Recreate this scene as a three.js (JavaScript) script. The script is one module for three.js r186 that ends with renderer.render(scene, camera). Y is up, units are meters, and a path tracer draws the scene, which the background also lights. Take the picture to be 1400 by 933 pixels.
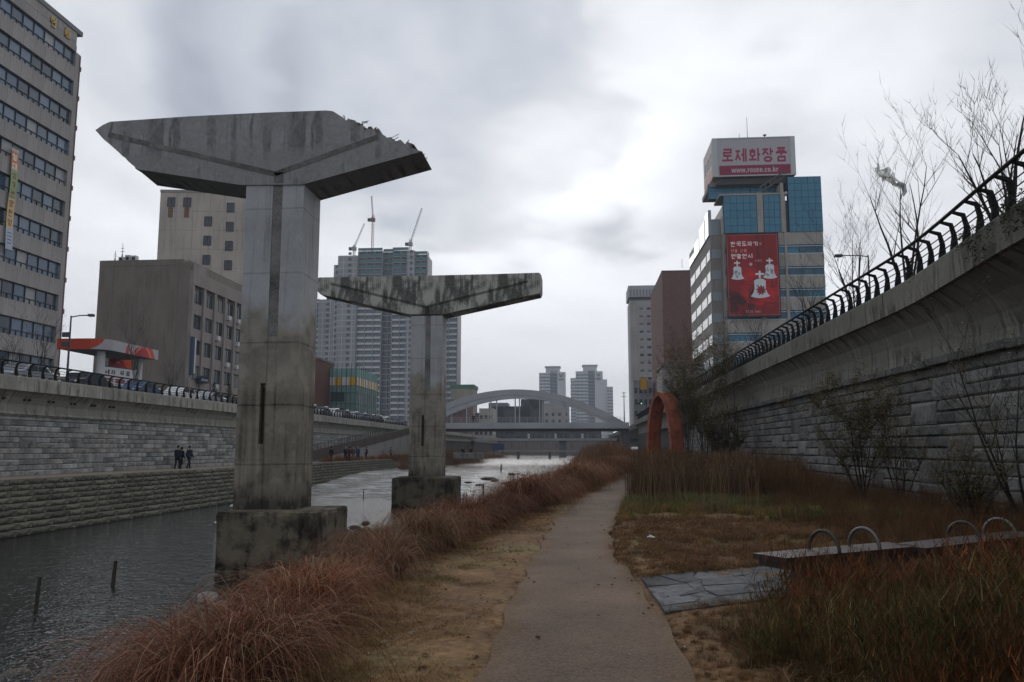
import * as THREE from 'three';
import { mergeGeometries } from 'three/addons/utils/BufferGeometryUtils.js';
import { MarchingCubes } from 'three/addons/objects/MarchingCubes.js';

// ---------------------------------------------------------------- camera, sky, sun, exposure
const V3 = THREE.Vector3;
const F = 1136, EYE = 1.6;
const scene = new THREE.Scene();
const camera = new THREE.PerspectiveCamera(44.65, 1400 / 933, 0.1, 6000);
camera.position.set(0, EYE, 0);
camera.rotation.order = 'YXZ';
camera.rotation.set(7.373 * Math.PI / 180, 4.741 * Math.PI / 180, 0);
camera.updateMatrixWorld(true);
const renderer = new THREE.WebGLRenderer({ antialias: true });
renderer.setSize(1024, 682);
renderer.toneMapping = THREE.LinearToneMapping;
renderer.toneMappingExposure = 1.0;
renderer.shadowMap.enabled = true;

let seed0 = 12345;
function rngOf(s) { let a = s >>> 0; return () => { a = (a + 0x6D2B79F5) >>> 0; let t = Math.imul(a ^ (a >>> 15), 1 | a); t = (t + Math.imul(t ^ (t >>> 7), 61 | t)) ^ t; return ((t ^ (t >>> 14)) >>> 0) / 4294967296; }; }
const rnd = rngOf(seed0);
const rr = (a, b, r = rnd) => a + (b - a) * r();
const clamp = (x, a = 0, b = 1) => Math.min(b, Math.max(a, x));
const mix = (a, b, t) => a + (b - a) * t;
const sstep = (a, b, x) => { const t = clamp((x - a) / (b - a)); return t * t * (3 - 2 * t); };

// value noise, periodic
const PERM = new Uint8Array(512); { const r = rngOf(99); const p = [...Array(256).keys()]; for (let i = 255; i > 0; i--) { const j = Math.floor(r() * (i + 1)); [p[i], p[j]] = [p[j], p[i]]; } for (let i = 0; i < 512; i++) PERM[i] = p[i & 255]; }
function vn(x, y, px, py, s) {
  const xi = Math.floor(x), yi = Math.floor(y), fx = x - xi, fy = y - yi;
  const x0 = ((xi % px) + px) % px, x1 = (x0 + 1) % px, y0 = ((yi % py) + py) % py, y1 = (y0 + 1) % py;
  const h = (a, b) => PERM[(PERM[(PERM[a & 255] + b) & 255] + s) & 255] / 255;
  const u = fx * fx * (3 - 2 * fx), v = fy * fy * (3 - 2 * fy);
  return mix(mix(h(x0, y0), h(x1, y0), u), mix(h(x0, y1), h(x1, y1), u), v);
}
function fbm(u, v, fx, fy, oct, s) { let a = 0.5, t = 0, n = 0; for (let o = 0; o < oct; o++) { t += a * vn(u * fx, v * fy, fx, fy, s + o * 17); n += a; a *= 0.55; fx *= 2; fy *= 2; } return t / n; }
// non periodic fbm for the sky
function fb2(x, y, oct, s) { let a = 0.5, t = 0, n = 0; for (let o = 0; o < oct; o++) { t += a * vn(x, y, 256, 256, s + o * 31); n += a; a *= 0.5; x = x * 2.03 + 7.1; y = y * 2.03 + 3.7; } return t / n; }

// directions of the photograph's pixels, used to read real positions on known planes
const rayOf = (px, py) => new V3((px - 700) / F, (466.5 - py) / F, -1).applyQuaternion(camera.quaternion);
const onX = (px, py, X) => { const d = rayOf(px, py), t = X / d.x; return new V3(X, EYE + d.y * t, d.z * t); };
const onY = (px, py, Y) => { const d = rayOf(px, py), t = (Y - EYE) / d.y; return new V3(d.x * t, Y, d.z * t); };
const onZ = (px, py, Z) => { const d = rayOf(px, py), t = Z / d.z; return new V3(d.x * t, EYE + d.y * t, Z); };

// overcast sky: layered cloud with the sun hidden ahead
const sunDir = rayOf(760, 250).normalize();
{
  const W = 2048, H = 1024, data = new Float32Array(W * H * 4);
  const darkA = rayOf(440, 110).normalize(), darkB = rayOf(590, 130).normalize(), darkC = rayOf(1080, 60).normalize(), darkD = rayOf(230, 80).normalize();
  const brightA = rayOf(720, 300).normalize(), brightB = rayOf(660, 420).normalize(), brightC = rayOf(860, 120).normalize();
  const lobe = (d, c, deg) => { const k = 2 / Math.pow(deg * Math.PI / 180, 2); return Math.exp((d.dot(c) - 1) * k); };
  const d = new V3();
  for (let j = 0; j < H; j++) {
    const el = ((j + 0.5) / H - 0.5) * Math.PI, ce = Math.cos(el), se = Math.sin(el);
    for (let i = 0; i < W; i++) {
      const az = ((i + 0.5) / W - 0.5) * 2 * Math.PI;
      d.set(ce * Math.cos(az), se, ce * Math.sin(az));
      const k = (j * W + i) * 4;
      const y = Math.max(se, 0), q = 1 / (y + 0.22);
      const X = d.x * q * 1.5 + 40, Y = d.z * q * 1.5 + 40;
      const w1 = fb2(X * 0.8 + 11, Y * 0.8, 4, 3), w2 = fb2(X * 0.8, Y * 0.8 + 21, 4, 57);
      let c = fb2(X * 0.75 + w1 * 1.7, Y * 0.75 + w2 * 1.7, 6, 101);          // 0..1 around .5
      const fine = fb2(X * 2.6 + w2 * 2, Y * 2.6 + w1 * 2, 5, 170);
      c = clamp((c - 0.5) * 2.6 + 0.5);
      const fr = 0.5 + 0.5 * d.dot(sunDir);
      let L = mix(0.38, 0.66, Math.pow(fr, 1.4));
      L += 0.065 * lobe(d, brightA, 17) + 0.03 * lobe(d, brightB, 14) + 0.03 * lobe(d, brightC, 10);
      const wob = (fine - 0.5) * 1.1 + (w1 - 0.5) * 1.2;
      const dk = 0.155 * sstep(0.3, 0.66, lobe(d, darkA, 13) + wob * 0.75) + 0.12 * sstep(0.40, 0.60, lobe(d, darkB, 10) + wob * 0.8) + 0.06 * sstep(0.2, 0.8, lobe(d, darkC, 15) + wob * 0.5) + 0.07 * sstep(0.4, 0.65, lobe(d, darkD, 9) + wob * 0.5);
      L -= dk;
      const amp = sstep(0.02, 0.30, y) * 0.17 + 0.03;
      L += (c - 0.5) * amp + (fine - 0.5) * amp * 1.1;
      L *= 1 - 0.20 * sstep(0.45, 0.95, se);
      L = Math.max(L * 1.45, 0.19);
      let g = sstep(0.45, 0.95, L);
      let r = L * mix(0.88, 0.97, g), gg = L * mix(0.96, 0.995, g), b = L * mix(1.12, 1.045, g);
      if (se < 0) { const f = sstep(0, -0.12, se); r = mix(r, 0.10, f); gg = mix(gg, 0.10, f); b = mix(b, 0.10, f); }
      data[k] = r; data[k + 1] = gg; data[k + 2] = b; data[k + 3] = 1;
    }
  }
  const sky = new THREE.DataTexture(data, W, H, THREE.RGBAFormat, THREE.FloatType);
  sky.mapping = THREE.EquirectangularReflectionMapping; sky.magFilter = THREE.LinearFilter; sky.minFilter = THREE.LinearFilter; sky.wrapS = THREE.RepeatWrapping; sky.needsUpdate = true;
  scene.background = sky; scene.environment = sky;
}
const sun = new THREE.DirectionalLight(new THREE.Color(1, 0.965, 0.92), 0.55);
sun.position.copy(sunDir).multiplyScalar(300); sun.target.position.set(0, 0, -60); sun.position.add(sun.target.position);
sun.castShadow = true; sun.shadow.radius = 60;
Object.assign(sun.shadow.camera, { left: -160, right: 160, top: 160, bottom: -160, near: 1, far: 900 }); sun.shadow.mapSize.set(2048, 2048);
scene.add(sun, sun.target);

// ---------------------------------------------------------------- helpers
const names = {};
function numbered(n) { const k = names[n] = (names[n] ?? -1) + 1; return k ? `${n}_${String(k).padStart(3, '0')}` : n; }
function tag(o, label, category, group) { o.userData.label = label; o.userData.category = category; if (group) o.userData.group = group; return o; }
function thing(name, label, category, pos = [0, 0, 0], turn = 0, group) { const o = new THREE.Group(); o.name = numbered(name); o.position.set(...pos); o.rotation.y = turn; scene.add(o); return tag(o, label, category, group); }
function copyOf(src, label, pos, turn, group) { const c = src.clone(); c.name = numbered(src.name.replace(/_\d{3}$/, '')); c.userData = { ...src.userData }; if (label) c.userData.label = label; if (group) c.userData.group = group; c.position.set(...pos); c.rotation.y = turn; scene.add(c); return c; }
function mesh(name, geo, mat, parent) { const m = new THREE.Mesh(geo, mat); m.name = name; m.castShadow = m.receiveShadow = true; if (parent) parent.add(m); else { m.name = numbered(name); scene.add(m); } return m; }
function struct(name, geo, mat, parent = null) { const m = mesh(name, geo, mat, parent); if (!parent) m.userData.kind = 'structure'; return m; }
function stuffMark(o, label, cat) { o.userData.kind = 'stuff'; if (label) { o.userData.label = label; o.userData.category = cat; } return o; }

const _m = new THREE.Matrix4(), _q = new THREE.Quaternion(), _e = new THREE.Euler();
class MB {
  constructor() { this.p = []; this.u = []; this.n = []; this.c = null; }
  tri(a, b, c, ua, ub, uc) {
    const ab = new V3().subVectors(b, a), ac = new V3().subVectors(c, a), n = ab.cross(ac).normalize();
    for (const v of [a, b, c]) { this.p.push(v.x, v.y, v.z); this.n.push(n.x, n.y, n.z); }
    if (ua) this.u.push(...ua, ...ub, ...uc); else { const ax = Math.abs(n.x), ay = Math.abs(n.y), az = Math.abs(n.z); for (const v of [a, b, c]) { if (ay >= ax && ay >= az) this.u.push(v.x, v.z); else if (ax >= az) this.u.push(v.z, v.y); else this.u.push(v.x, v.y); } }
    return this;
  }
  quad(a, b, c, d) { return this.tri(a, b, c).tri(a, c, d); }
  box(x0, x1, y0, y1, z0, z1) {
    const P = (x, y, z) => new V3(x, y, z);
    const a = P(x0, y0, z1), b = P(x1, y0, z1), c = P(x1, y1, z1), d = P(x0, y1, z1), e = P(x0, y0, z0), f = P(x1, y0, z0), g = P(x1, y1, z0), h = P(x0, y1, z0);
    return this.quad(a, b, c, d).quad(f, e, h, g).quad(b, f, g, c).quad(e, a, d, h).quad(d, c, g, h).quad(e, f, b, a);
  }
  geo(g, m) { // add a three geometry
    let q = g.index ? g.toNonIndexed() : g.clone(); if (m) q.applyMatrix4(m);
    const P = q.attributes.position.array, N = q.attributes.normal.array; for (let i = 0; i < P.length; i++) { this.p.push(P[i]); this.n.push(N[i]); }
    for (let i = 0; i < P.length; i += 3) { const ax = Math.abs(N[i]), ay = Math.abs(N[i + 1]), az = Math.abs(N[i + 2]); if (ay >= ax && ay >= az) this.u.push(P[i], P[i + 2]); else if (ax >= az) this.u.push(P[i + 2], P[i + 1]); else this.u.push(P[i], P[i + 1]); }
    return this;
  }
  tube(pts, rad, seg = 6, cap = true) { // polyline with radii
    const n = pts.length, rings = []; let up = new V3(0.31, 0.2, 0.93).normalize();
    for (let i = 0; i < n; i++) {
      const t = new V3().subVectors(pts[Math.min(n - 1, i + 1)], pts[Math.max(0, i - 1)]).normalize();
      let s = new V3().crossVectors(t, up); if (s.lengthSq() < 1e-4) s = new V3().crossVectors(t, new V3(1, 0, 0)); s.normalize(); const b = new V3().crossVectors(s, t).normalize(); up = b.clone().cross(s).length() > 0 ? new V3().crossVectors(s, t).normalize() : up;
      const r = Array.isArray(rad) ? rad[i] : rad, ring = []; for (let k = 0; k < seg; k++) { const a = k / seg * 2 * Math.PI, dir = s.clone().multiplyScalar(Math.cos(a)).addScaledVector(b, Math.sin(a)); ring.push([pts[i].clone().addScaledVector(dir, r), dir]); }
      rings.push(ring);
    }
    let L = 0; for (let i = 0; i + 1 < n; i++) { const dl = pts[i].distanceTo(pts[i + 1]); for (let k = 0; k < seg; k++) { const k2 = (k + 1) % seg, A = rings[i][k], B = rings[i][k2], C = rings[i + 1][k2], D = rings[i + 1][k]; for (const [q, uu, vv] of [[A, k, L], [C, k + 1, L + dl], [B, k + 1, L], [A, k, L], [D, k, L + dl], [C, k + 1, L + dl]]) { this.p.push(q[0].x, q[0].y, q[0].z); this.n.push(q[1].x, q[1].y, q[1].z); this.u.push(uu * 0.08, vv); } } L += dl; }
    if (cap && seg > 3) for (const [i, s] of [[0, 1], [n - 1, -1]]) for (let k = 1; k + 1 < seg; k++) s > 0 ? this.tri(rings[i][0][0], rings[i][k][0], rings[i][k + 1][0]) : this.tri(rings[i][0][0], rings[i][k + 1][0], rings[i][k][0]);
    return this;
  }
  prism(poly, z0, z1, jit) { // polygon (counter-clockwise from +z) [x,y] extruded along z
    const f = poly.map((p, i) => new V3(p[0], p[1], z1)), b = poly.map((p) => new V3(p[0], p[1], z0)); if (jit) jit(f, b);
    const tr = THREE.ShapeUtils.triangulateShape(poly.map((p) => new THREE.Vector2(p[0], p[1])), []);
    for (const [i, j, k] of tr) { this.tri(f[i], f[j], f[k]); this.tri(b[i], b[k], b[j]); }
    for (let i = 0; i < poly.length; i++) { const j = (i + 1) % poly.length; this.quad(f[i], b[i], b[j], f[j]); }
    return this;
  }
  cyl(x, y, z, r, h, seg = 12, r2 = r) { return this.geo(new THREE.CylinderGeometry(r2, r, h, seg), new THREE.Matrix4().makeTranslation(x, y + h / 2, z)); }
  geometry() { const g = new THREE.BufferGeometry(); g.setAttribute('position', new THREE.Float32BufferAttribute(this.p, 3)); g.setAttribute('normal', new THREE.Float32BufferAttribute(this.n, 3)); g.setAttribute('uv', new THREE.Float32BufferAttribute(this.u, 2)); if (this.c) g.setAttribute('color', new THREE.Float32BufferAttribute(this.c, 3)); return g; }
  build(name, mat, parent) { return mesh(name, this.geometry(), mat, parent); }
}
const vec = (x, y, z) => new V3(x, y, z);

// ---------------------------------------------------------------- textures and materials
function dataTex(w, h, fn, srgb, rep) {
  const a = new Uint8Array(w * h * 4); for (let j = 0; j < h; j++) for (let i = 0; i < w; i++) { const c = fn((i + 0.5) / w, (j + 0.5) / h), k = (j * w + i) * 4; if (typeof c === 'number') a[k] = a[k + 1] = a[k + 2] = clamp(c) * 255; else { a[k] = clamp(c[0]) * 255; a[k + 1] = clamp(c[1]) * 255; a[k + 2] = clamp(c[2]) * 255; } a[k + 3] = 255; }
  const t = new THREE.DataTexture(a, w, h, THREE.RGBAFormat); t.wrapS = t.wrapT = THREE.RepeatWrapping; t.magFilter = THREE.LinearFilter; t.minFilter = THREE.LinearMipmapLinearFilter; t.generateMipmaps = true; if (srgb) t.colorSpace = THREE.SRGBColorSpace; if (rep) t.repeat.set(rep[0], rep[1]); t.needsUpdate = true; return t;
}
const lin = (r, g, b) => new THREE.Color().setRGB(r, g, b);
// grey multipliers around 0.8 so that colour = base colour x map
const TX = {};
TX.concrete = dataTex(512, 512, (u, v) => { const a = fbm(u, v, 4, 4, 6, 1), b = fbm(u, v, 24, 2, 4, 9), c = fbm(u, v, 60, 60, 3, 22); const st = sstep(0.52, 0.72, b) * 0.25 * sstep(0.35, 0.65, a); const t = 0.55 + (a - 0.5) * 0.75 + (c - 0.5) * 0.35 - st; return [t, t * 0.985, t * 0.95]; }, false, [1 / 4, 1 / 4]);
TX.grain = dataTex(512, 512, (u, v) => fbm(u, v, 12, 12, 6, 5), false, [1, 1]);
TX.stone = dataTex(512, 512, (u, v) => { const a = fbm(u, v, 3, 3, 6, 41), c = fbm(u, v, 40, 40, 4, 42), s = fbm(u, v, 9, 5, 4, 43); const t = 0.62 + (a - 0.5) * 0.8 + (c - 0.5) * 0.5 - sstep(0.55, 0.8, s) * 0.35; return [t, t * 0.99, t * 0.97]; }, false, [1 / 2.2, 1 / 2.2]);
TX.bump = dataTex(512, 512, (u, v) => fbm(u, v, 8, 8, 7, 61), false, [1 / 1.5, 1 / 1.5]);
TX.soil = dataTex(512, 512, (u, v) => { const a = fbm(u, v, 5, 5, 6, 71), c = fbm(u, v, 50, 50, 4, 72), g = fbm(u, v, 3, 3, 3, 75); const t = 0.55 + (a - 0.5) * 0.7 + (c - 0.5) * 0.7; return [t, t * mix(0.86, 1.0, g), t * mix(0.72, 0.82, g)]; }, false, [1 / 2.6, 1 / 2.6]);
TX.asphalt = dataTex(512, 512, (u, v) => { const a = fbm(u, v, 3, 3, 5, 81), c = fbm(u, v, 120, 120, 2, 82); const t = 0.62 + (a - 0.5) * 0.35 + (c - 0.5) * 0.55; return [t, t * 0.97, t * 0.93]; }, false, [1 / 2, 1 / 2]);
TX.waves = dataTex(512, 512, (u, v) => { const a = fbm(u, v, 10, 22, 4, 91), b = fbm(u + 0.3 * fbm(u, v, 4, 4, 3, 95), v, 24, 46, 3, 92), c = fbm(u, v, 4, 6, 3, 94); const r = 1 - Math.abs(2 * a - 1), q = 1 - Math.abs(2 * b - 1); return 0.34 * r + 0.3 * q + 0.36 * c; }, false, [1 / 5, 1 / 5]);
TX.foam = dataTex(512, 512, (u, v) => { const a = fbm(u, v, 4, 14, 6, 111), b = fbm(u, v, 12, 40, 4, 112); const f = sstep(0.48, 0.64, a * 0.65 + b * 0.35); return [mix(0.04, 0.5, f), mix(0.045, 0.52, f), mix(0.04, 0.53, f)]; }, false, [1 / 9, 1 / 9]);
TX.brick = dataTex(512, 512, (u, v) => { const row = Math.floor(v * 32), x = u * 12 + (row % 2) * 0.5, fx = x - Math.floor(x), fy = v * 32 - row; const m = fx < 0.05 || fy < 0.14; const h = PERM[(PERM[Math.floor(x) % 12 + 7] + row) & 255] / 255; const t = m ? 0.75 : 0.7 + (h - 0.5) * 0.3 + (fbm(u, v, 20, 20, 4, 121) - 0.5) * 0.2; return [t, t, t]; }, false, [1 / 2.7, 1 / 2.7]);
TX.streak = dataTex(512, 512, (u, v) => { const a = fbm(u + 0.05 * (fbm(u, v, 6, 5, 4, 137) - .5), v + 0.2 * fbm(u, v, 14, 2, 3, 138), 30, 2, 5, 131), b = fbm(u, v, 5, 5, 5, 132), c = fbm(u, v, 60, 60, 3, 133); const t = 0.72 - sstep(0.45, 0.7, a) * 0.4 * sstep(0.3, 0.7, b) + (b - 0.5) * 0.4 + (c - 0.5) * 0.25; return [t, t * 0.985, t * 0.95]; }, false, [1 / 6, 1 / 6]);
TX.mildew = dataTex(512, 512, (u, v) => { const a = fbm(u, v, 5, 4, 6, 141), b = fbm(u, v, 26, 4, 4, 142), c = fbm(u, v, 60, 60, 3, 143); const m = sstep(0.40, 0.62, a * 0.6 + b * 0.4); const t = mix(0.22, 0.85, m) + (c - 0.5) * 0.3; return [t, t * 0.98, t * 0.9]; }, false, [1 / 3.5, 1 / 3.5]);
TX.clad = dataTex(512, 512, (u, v) => { const a = fbm(u, v, 4, 3, 5, 161), b = fbm(u, v, 40, 3, 4, 162), c = fbm(u, v, 50, 50, 3, 163); const t = 0.8 + (a - 0.5) * 0.28 - sstep(0.5, 0.75, b) * 0.12 + (c - 0.5) * 0.12; return [t, t * 0.985, t * 0.96]; }, false, [1 / 6, 1 / 6]);
TX.grime = dataTex(512, 512, (u, v) => { const w = u + 0.04 * (fbm(u, v, 6, 5, 4, 171) - .5); const a = fbm(w, v + 0.2 * fbm(u, v, 14, 2, 3, 172), 44, 2, 5, 173), b = fbm(u, v, 5, 4, 5, 174), c = fbm(u, v, 60, 60, 3, 175), p = fbm(w, v, 20, 2, 4, 176); let t = 0.82 + (b - .5) * .4 + (c - .5) * .2; t -= sstep(.42, .66, a) * .5 * sstep(.3, .6, b); t += sstep(.62, .75, p) * .3; return [t, t * .98, t * .93]; }, false, [1 / 8, 1 / 4]);
TX.blotch = dataTex(256, 256, (u, v) => { const a = fbm(u, v, 3, 3, 5, 151); const t = 0.78 + (a - 0.5) * 0.35; return [t, t, t]; }, false, [1 / 12, 1 / 12]);
function std(color, o = {}) { const m = new THREE.MeshPhysicalMaterial({ color, roughness: o.r ?? 0.9, metalness: o.m ?? 0, specularIntensity: o.sp ?? ((o.r ?? 0.9) > 0.8 ? 0.35 : 1) }); if (o.map) m.map = o.map; if (o.bump) { m.bumpMap = o.bump; m.bumpScale = o.bs ?? 0.01; } if (o.side) m.side = THREE.DoubleSide; if (o.vc) m.vertexColors = true; return m; }
const scaled = (t, x, y) => { const c = t.clone(); c.repeat.set(x, y ?? x); c.needsUpdate = true; return c; };
const M = {
  pierConc: std(lin(0.5, 0.5, 0.5), { map: TX.concrete, bump: TX.bump, bs: 0.006 }),
  pierDark: std(lin(0.30, 0.295, 0.285), { map: TX.concrete, bump: TX.bump, bs: 0.006 }),
  pierMildew: std(lin(0.52, 0.515, 0.49), { map: TX.mildew, bump: TX.bump, bs: 0.008 }),
  rubble: std(lin(0.26, 0.22, 0.17), { map: scaled(TX.stone, 1.2), bump: TX.bump, bs: 0.05 }),
  rebar: std(lin(0.10, 0.05, 0.03), { r: 0.8, m: 0.3 }),
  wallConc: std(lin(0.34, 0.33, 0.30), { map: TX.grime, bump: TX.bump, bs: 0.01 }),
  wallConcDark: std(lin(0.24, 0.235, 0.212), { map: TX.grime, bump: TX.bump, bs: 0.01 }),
  joint: std(lin(0.05, 0.05, 0.047)),
  railMetal: std(lin(0.012, 0.012, 0.013), { r: 0.85 }),
  soil: std(lin(0.30, 0.195, 0.115), { vc: 1, map: TX.soil, bump: TX.bump, bs: 0.03 }),
  bank: std(lin(0.15, 0.11, 0.07), { vc: 1, map: TX.soil, bump: TX.bump, bs: 0.05 }),
  path: std(lin(0.255, 0.183, 0.136), { vc: 1, map: TX.asphalt, bump: scaled(TX.bump, 4), bs: 0.004 }),
  street: std(lin(0.10, 0.10, 0.10), { map: TX.asphalt }),
  promenade: std(lin(0.36, 0.31, 0.25), { map: TX.asphalt }),
  water: std(lin(0.012, 0.014, 0.012), { r: 0.06, bump: TX.waves, bs: 0.075 }),
  waterFar: std(lin(0.012, 0.014, 0.012), { r: 0.06, bump: TX.waves, bs: 0.075 }),
  rapids: std(lin(0.9, 0.9, 0.9), { r: 0.2, map: TX.foam, bump: scaled(TX.waves, 1 / 4), bs: 0.28 }),
  woodRed: std(lin(0.06, 0.032, 0.028), { map: scaled(TX.streak, 0.2, 3), r: 0.5 }),
  steel: std(lin(0.15, 0.147, 0.138), { r: 0.5, m: 0.8 }),
  steelWorn: std(lin(0.12, 0.11, 0.1), { r: 0.55, m: 0.6, map: TX.concrete }),
  bark: std(lin(0.075, 0.062, 0.05), { map: scaled(TX.grain, 2), r: 0.95 }),
  barkPale: std(lin(0.12, 0.105, 0.09), { map: scaled(TX.grain, 2), r: 0.95 }),
  glassDark: std(lin(0.035, 0.045, 0.055), { r: 0.12 }),
  glassBlue: std(lin(0.11, 0.17, 0.25), { r: 0.15 }),
  glassTeal: std(lin(0.045, 0.20, 0.30), { r: 0.25 }),
  frameDark: std(lin(0.03, 0.035, 0.04), { r: 0.5 }),
  white: std(lin(0.7, 0.7, 0.7), { r: 0.6, map: TX.blotch }),
  black: std(lin(0.015, 0.015, 0.015), { r: 0.6 }),
};
// ---------------------------------------------------------------- ground, river, streets
const interp = (T, z) => { const q = -z; if (q <= T[0][0]) return T[0][1]; for (let i = 1; i < T.length; i++) if (q <= T[i][0]) { const t = (q - T[i - 1][0]) / (T[i][0] - T[i - 1][0]); return mix(T[i - 1][1], T[i][1], t); } return T[T.length - 1][1]; };
const PATH_L = [[-8, -0.75], [6, -0.75], [11, -0.74], [15, -0.68], [19.4, -0.58], [28, 0.05], [40, 1.5], [54, 3.2], [70, 4.9], [90, 6.2], [170, 6.6]];
const PATH_R = [[-8, 0.78], [6, 0.78], [8.8, 0.73], [10.5, 0.63], [13, 0.48], [16, 0.53], [21.7, 0.92], [28, 1.42], [36, 2.4], [45, 3.4], [54, 4.6], [70, 6.3], [90, 7.7], [170, 8.1]];
const REED_R = [[-8, -1.7], [5.9, -1.85], [7, -2.1], [12.7, -2.1], [16.7, -1.65], [24.4, -0.75], [35, 0.5], [45, 1.7], [60, 3.2], [90, 4.6], [170, 4.6]];
const waterY = (z) => -2.4 + 1.1 * sstep(-64, -108, z) + 0.35 * sstep(-175, -205, z);
const bankTop = (z) => interp(REED_R, z) - 0.55 - 0.5 * sstep(-20, -60, z);
const bankW = (z) => 3.0 + 1.6 * sstep(-20, -40, z) + 0.5 * Math.sin(z * 0.35);
function bump2(x, z) { return (fb2(x * 0.7 + 60, z * 0.7 + 90, 3, 7) - 0.5); }
function groundY(x, z) { const t = bankTop(z), f = (t - x) / bankW(z); const pl = interp(PATH_L, z), pr = interp(PATH_R, z); const d = Math.max(pl - x, x - pr, 0); let y = bump2(x, z) * 0.14 * sstep(0.1, 1.2, d) - 0.025 * (1 - sstep(0, 0.25, d)); if (f > 0) y += (waterY(z) - 0.45) * sstep(0, 1, f) + bump2(x * 2, z * 2) * 0.3 * sstep(0, 0.2, f); return y; }
function gridSheet(x0, x1, nx, z0, z1, nz, fy, mapX, col) {
  const g = new THREE.BufferGeometry(), P = [], U = [], I = [], C = [];
  for (let j = 0; j <= nz; j++) for (let i = 0; i <= nx; i++) { const tz = j / nz, z = mix(z0, z1, tz); let x = mix(x0, x1, i / nx); if (mapX) x = mapX(i / nx, z); P.push(x, fy(x, z), z); U.push(x, z); if (col) C.push(...col(x, z, i / nx)); else C.push(1, 1, 1); }
  for (let j = 0; j < nz; j++) for (let i = 0; i < nx; i++) { const a = j * (nx + 1) + i, b = a + 1, c = a + nx + 1, d = c + 1; if (z1 < z0) I.push(a, b, c, b, d, c); else I.push(a, c, b, b, c, d); }
  g.setAttribute('position', new THREE.Float32BufferAttribute(P, 3)); g.setAttribute('uv', new THREE.Float32BufferAttribute(U, 2)); g.setAttribute('color', new THREE.Float32BufferAttribute(C, 3)); g.setIndex(I); g.computeVertexNormals(); return g;
}
// worn and damp patches of the path, straw and bare earth of the verges
const pathWear = (x, z, t) => { const a = fb2(x * .55 + 20, z * .4 + 70, 4, 13), b = fb2(x * 2.2, z * 1.6 + 30, 3, 19); const e = Math.min(t, 1 - t); let k = 1 + (a - .5) * .55 + (b - .5) * .3; const s = sstep(.16, .0, e + (b - .5) * .22); return [k * mix(1, .92, s), k * mix(1, .84, s), k * mix(1, .68, s)]; };
const soilTone = (x, z) => { const a = fb2(x * .5 + 5, z * .5 + 8, 4, 23), b = fb2(x * 2.4 + 5, z * 2.4, 3, 29); const k = 1 + (a - .5) * .9 + (b - .5) * .7; const g = sstep(.52, .66, a); return [k * mix(1.05, .85, g), k * mix(.98, .98, g), k * mix(.9, .8, g)]; };
struct('river_bank', gridSheet(-10, 11.2, 150, 9, -60, 400, groundY, null, soilTone), M.soil);
struct('river_bank', gridSheet(-7, 11.2, 60, -60, -336, 250, groundY), M.bank);
struct('footpath', gridSheet(0, 1, 12, 9, -170, 700, (x, z) => 0.012 + 0.01 * bump2(x, z), (t, z) => mix(interp(PATH_L, z) + 0.05 * Math.sin(z * 3.1) * Math.sin(z * 1.3), interp(PATH_R, z) + 0.05 * Math.sin(z * 2.7 + 1) * Math.sin(z * 0.9), t), pathWear), M.path);
struct('water', gridSheet(-27.5, 6, 60, 14, -66, 120, (x, z) => waterY(z)), M.water);
struct('rapids', gridSheet(-27.5, 6, 60, -66, -108, 80, (x, z) => waterY(z) + 0.10 * (fb2(x * 1.1, z * 0.8, 3, 12) - 0.5)), M.rapids);
struct('water', gridSheet(-27.5, 6, 30, -108, -336, 100, (x, z) => waterY(z)), M.waterFar);
struct('promenade', new MB().box(-33.2, -29.62, -3, 0.0, -128, 12).geometry(), M.promenade);
// far left bank, past the steps
const leftBankY = (x, z) => { const t = clamp((x + 33) / 12); return mix(0.5, -2.6, Math.pow(t, 0.8)) + bump2(x, z) * 0.5; };
struct('river_bank', gridSheet(-33, -19.5, 30, -127, -336, 80, (x, z) => leftBankY(x, z), (t, z) => mix(-33.1, -24.5 + 4.5 * sstep(-127, -150, z) + 1.2 * Math.sin(z * 0.09), t)), M.bank);
struct('street', new MB().box(-420, -33.3, 4.7, 5.74, -336, 40).geometry(), M.street);
struct('street', new MB().box(10.95, 420, 5.6, 6.68, -336, 40).geometry(), M.street);
struct('ground', new MB().box(-1300, 1300, 4.2, 5.7, -1600, -336.01).geometry(), M.street);

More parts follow.
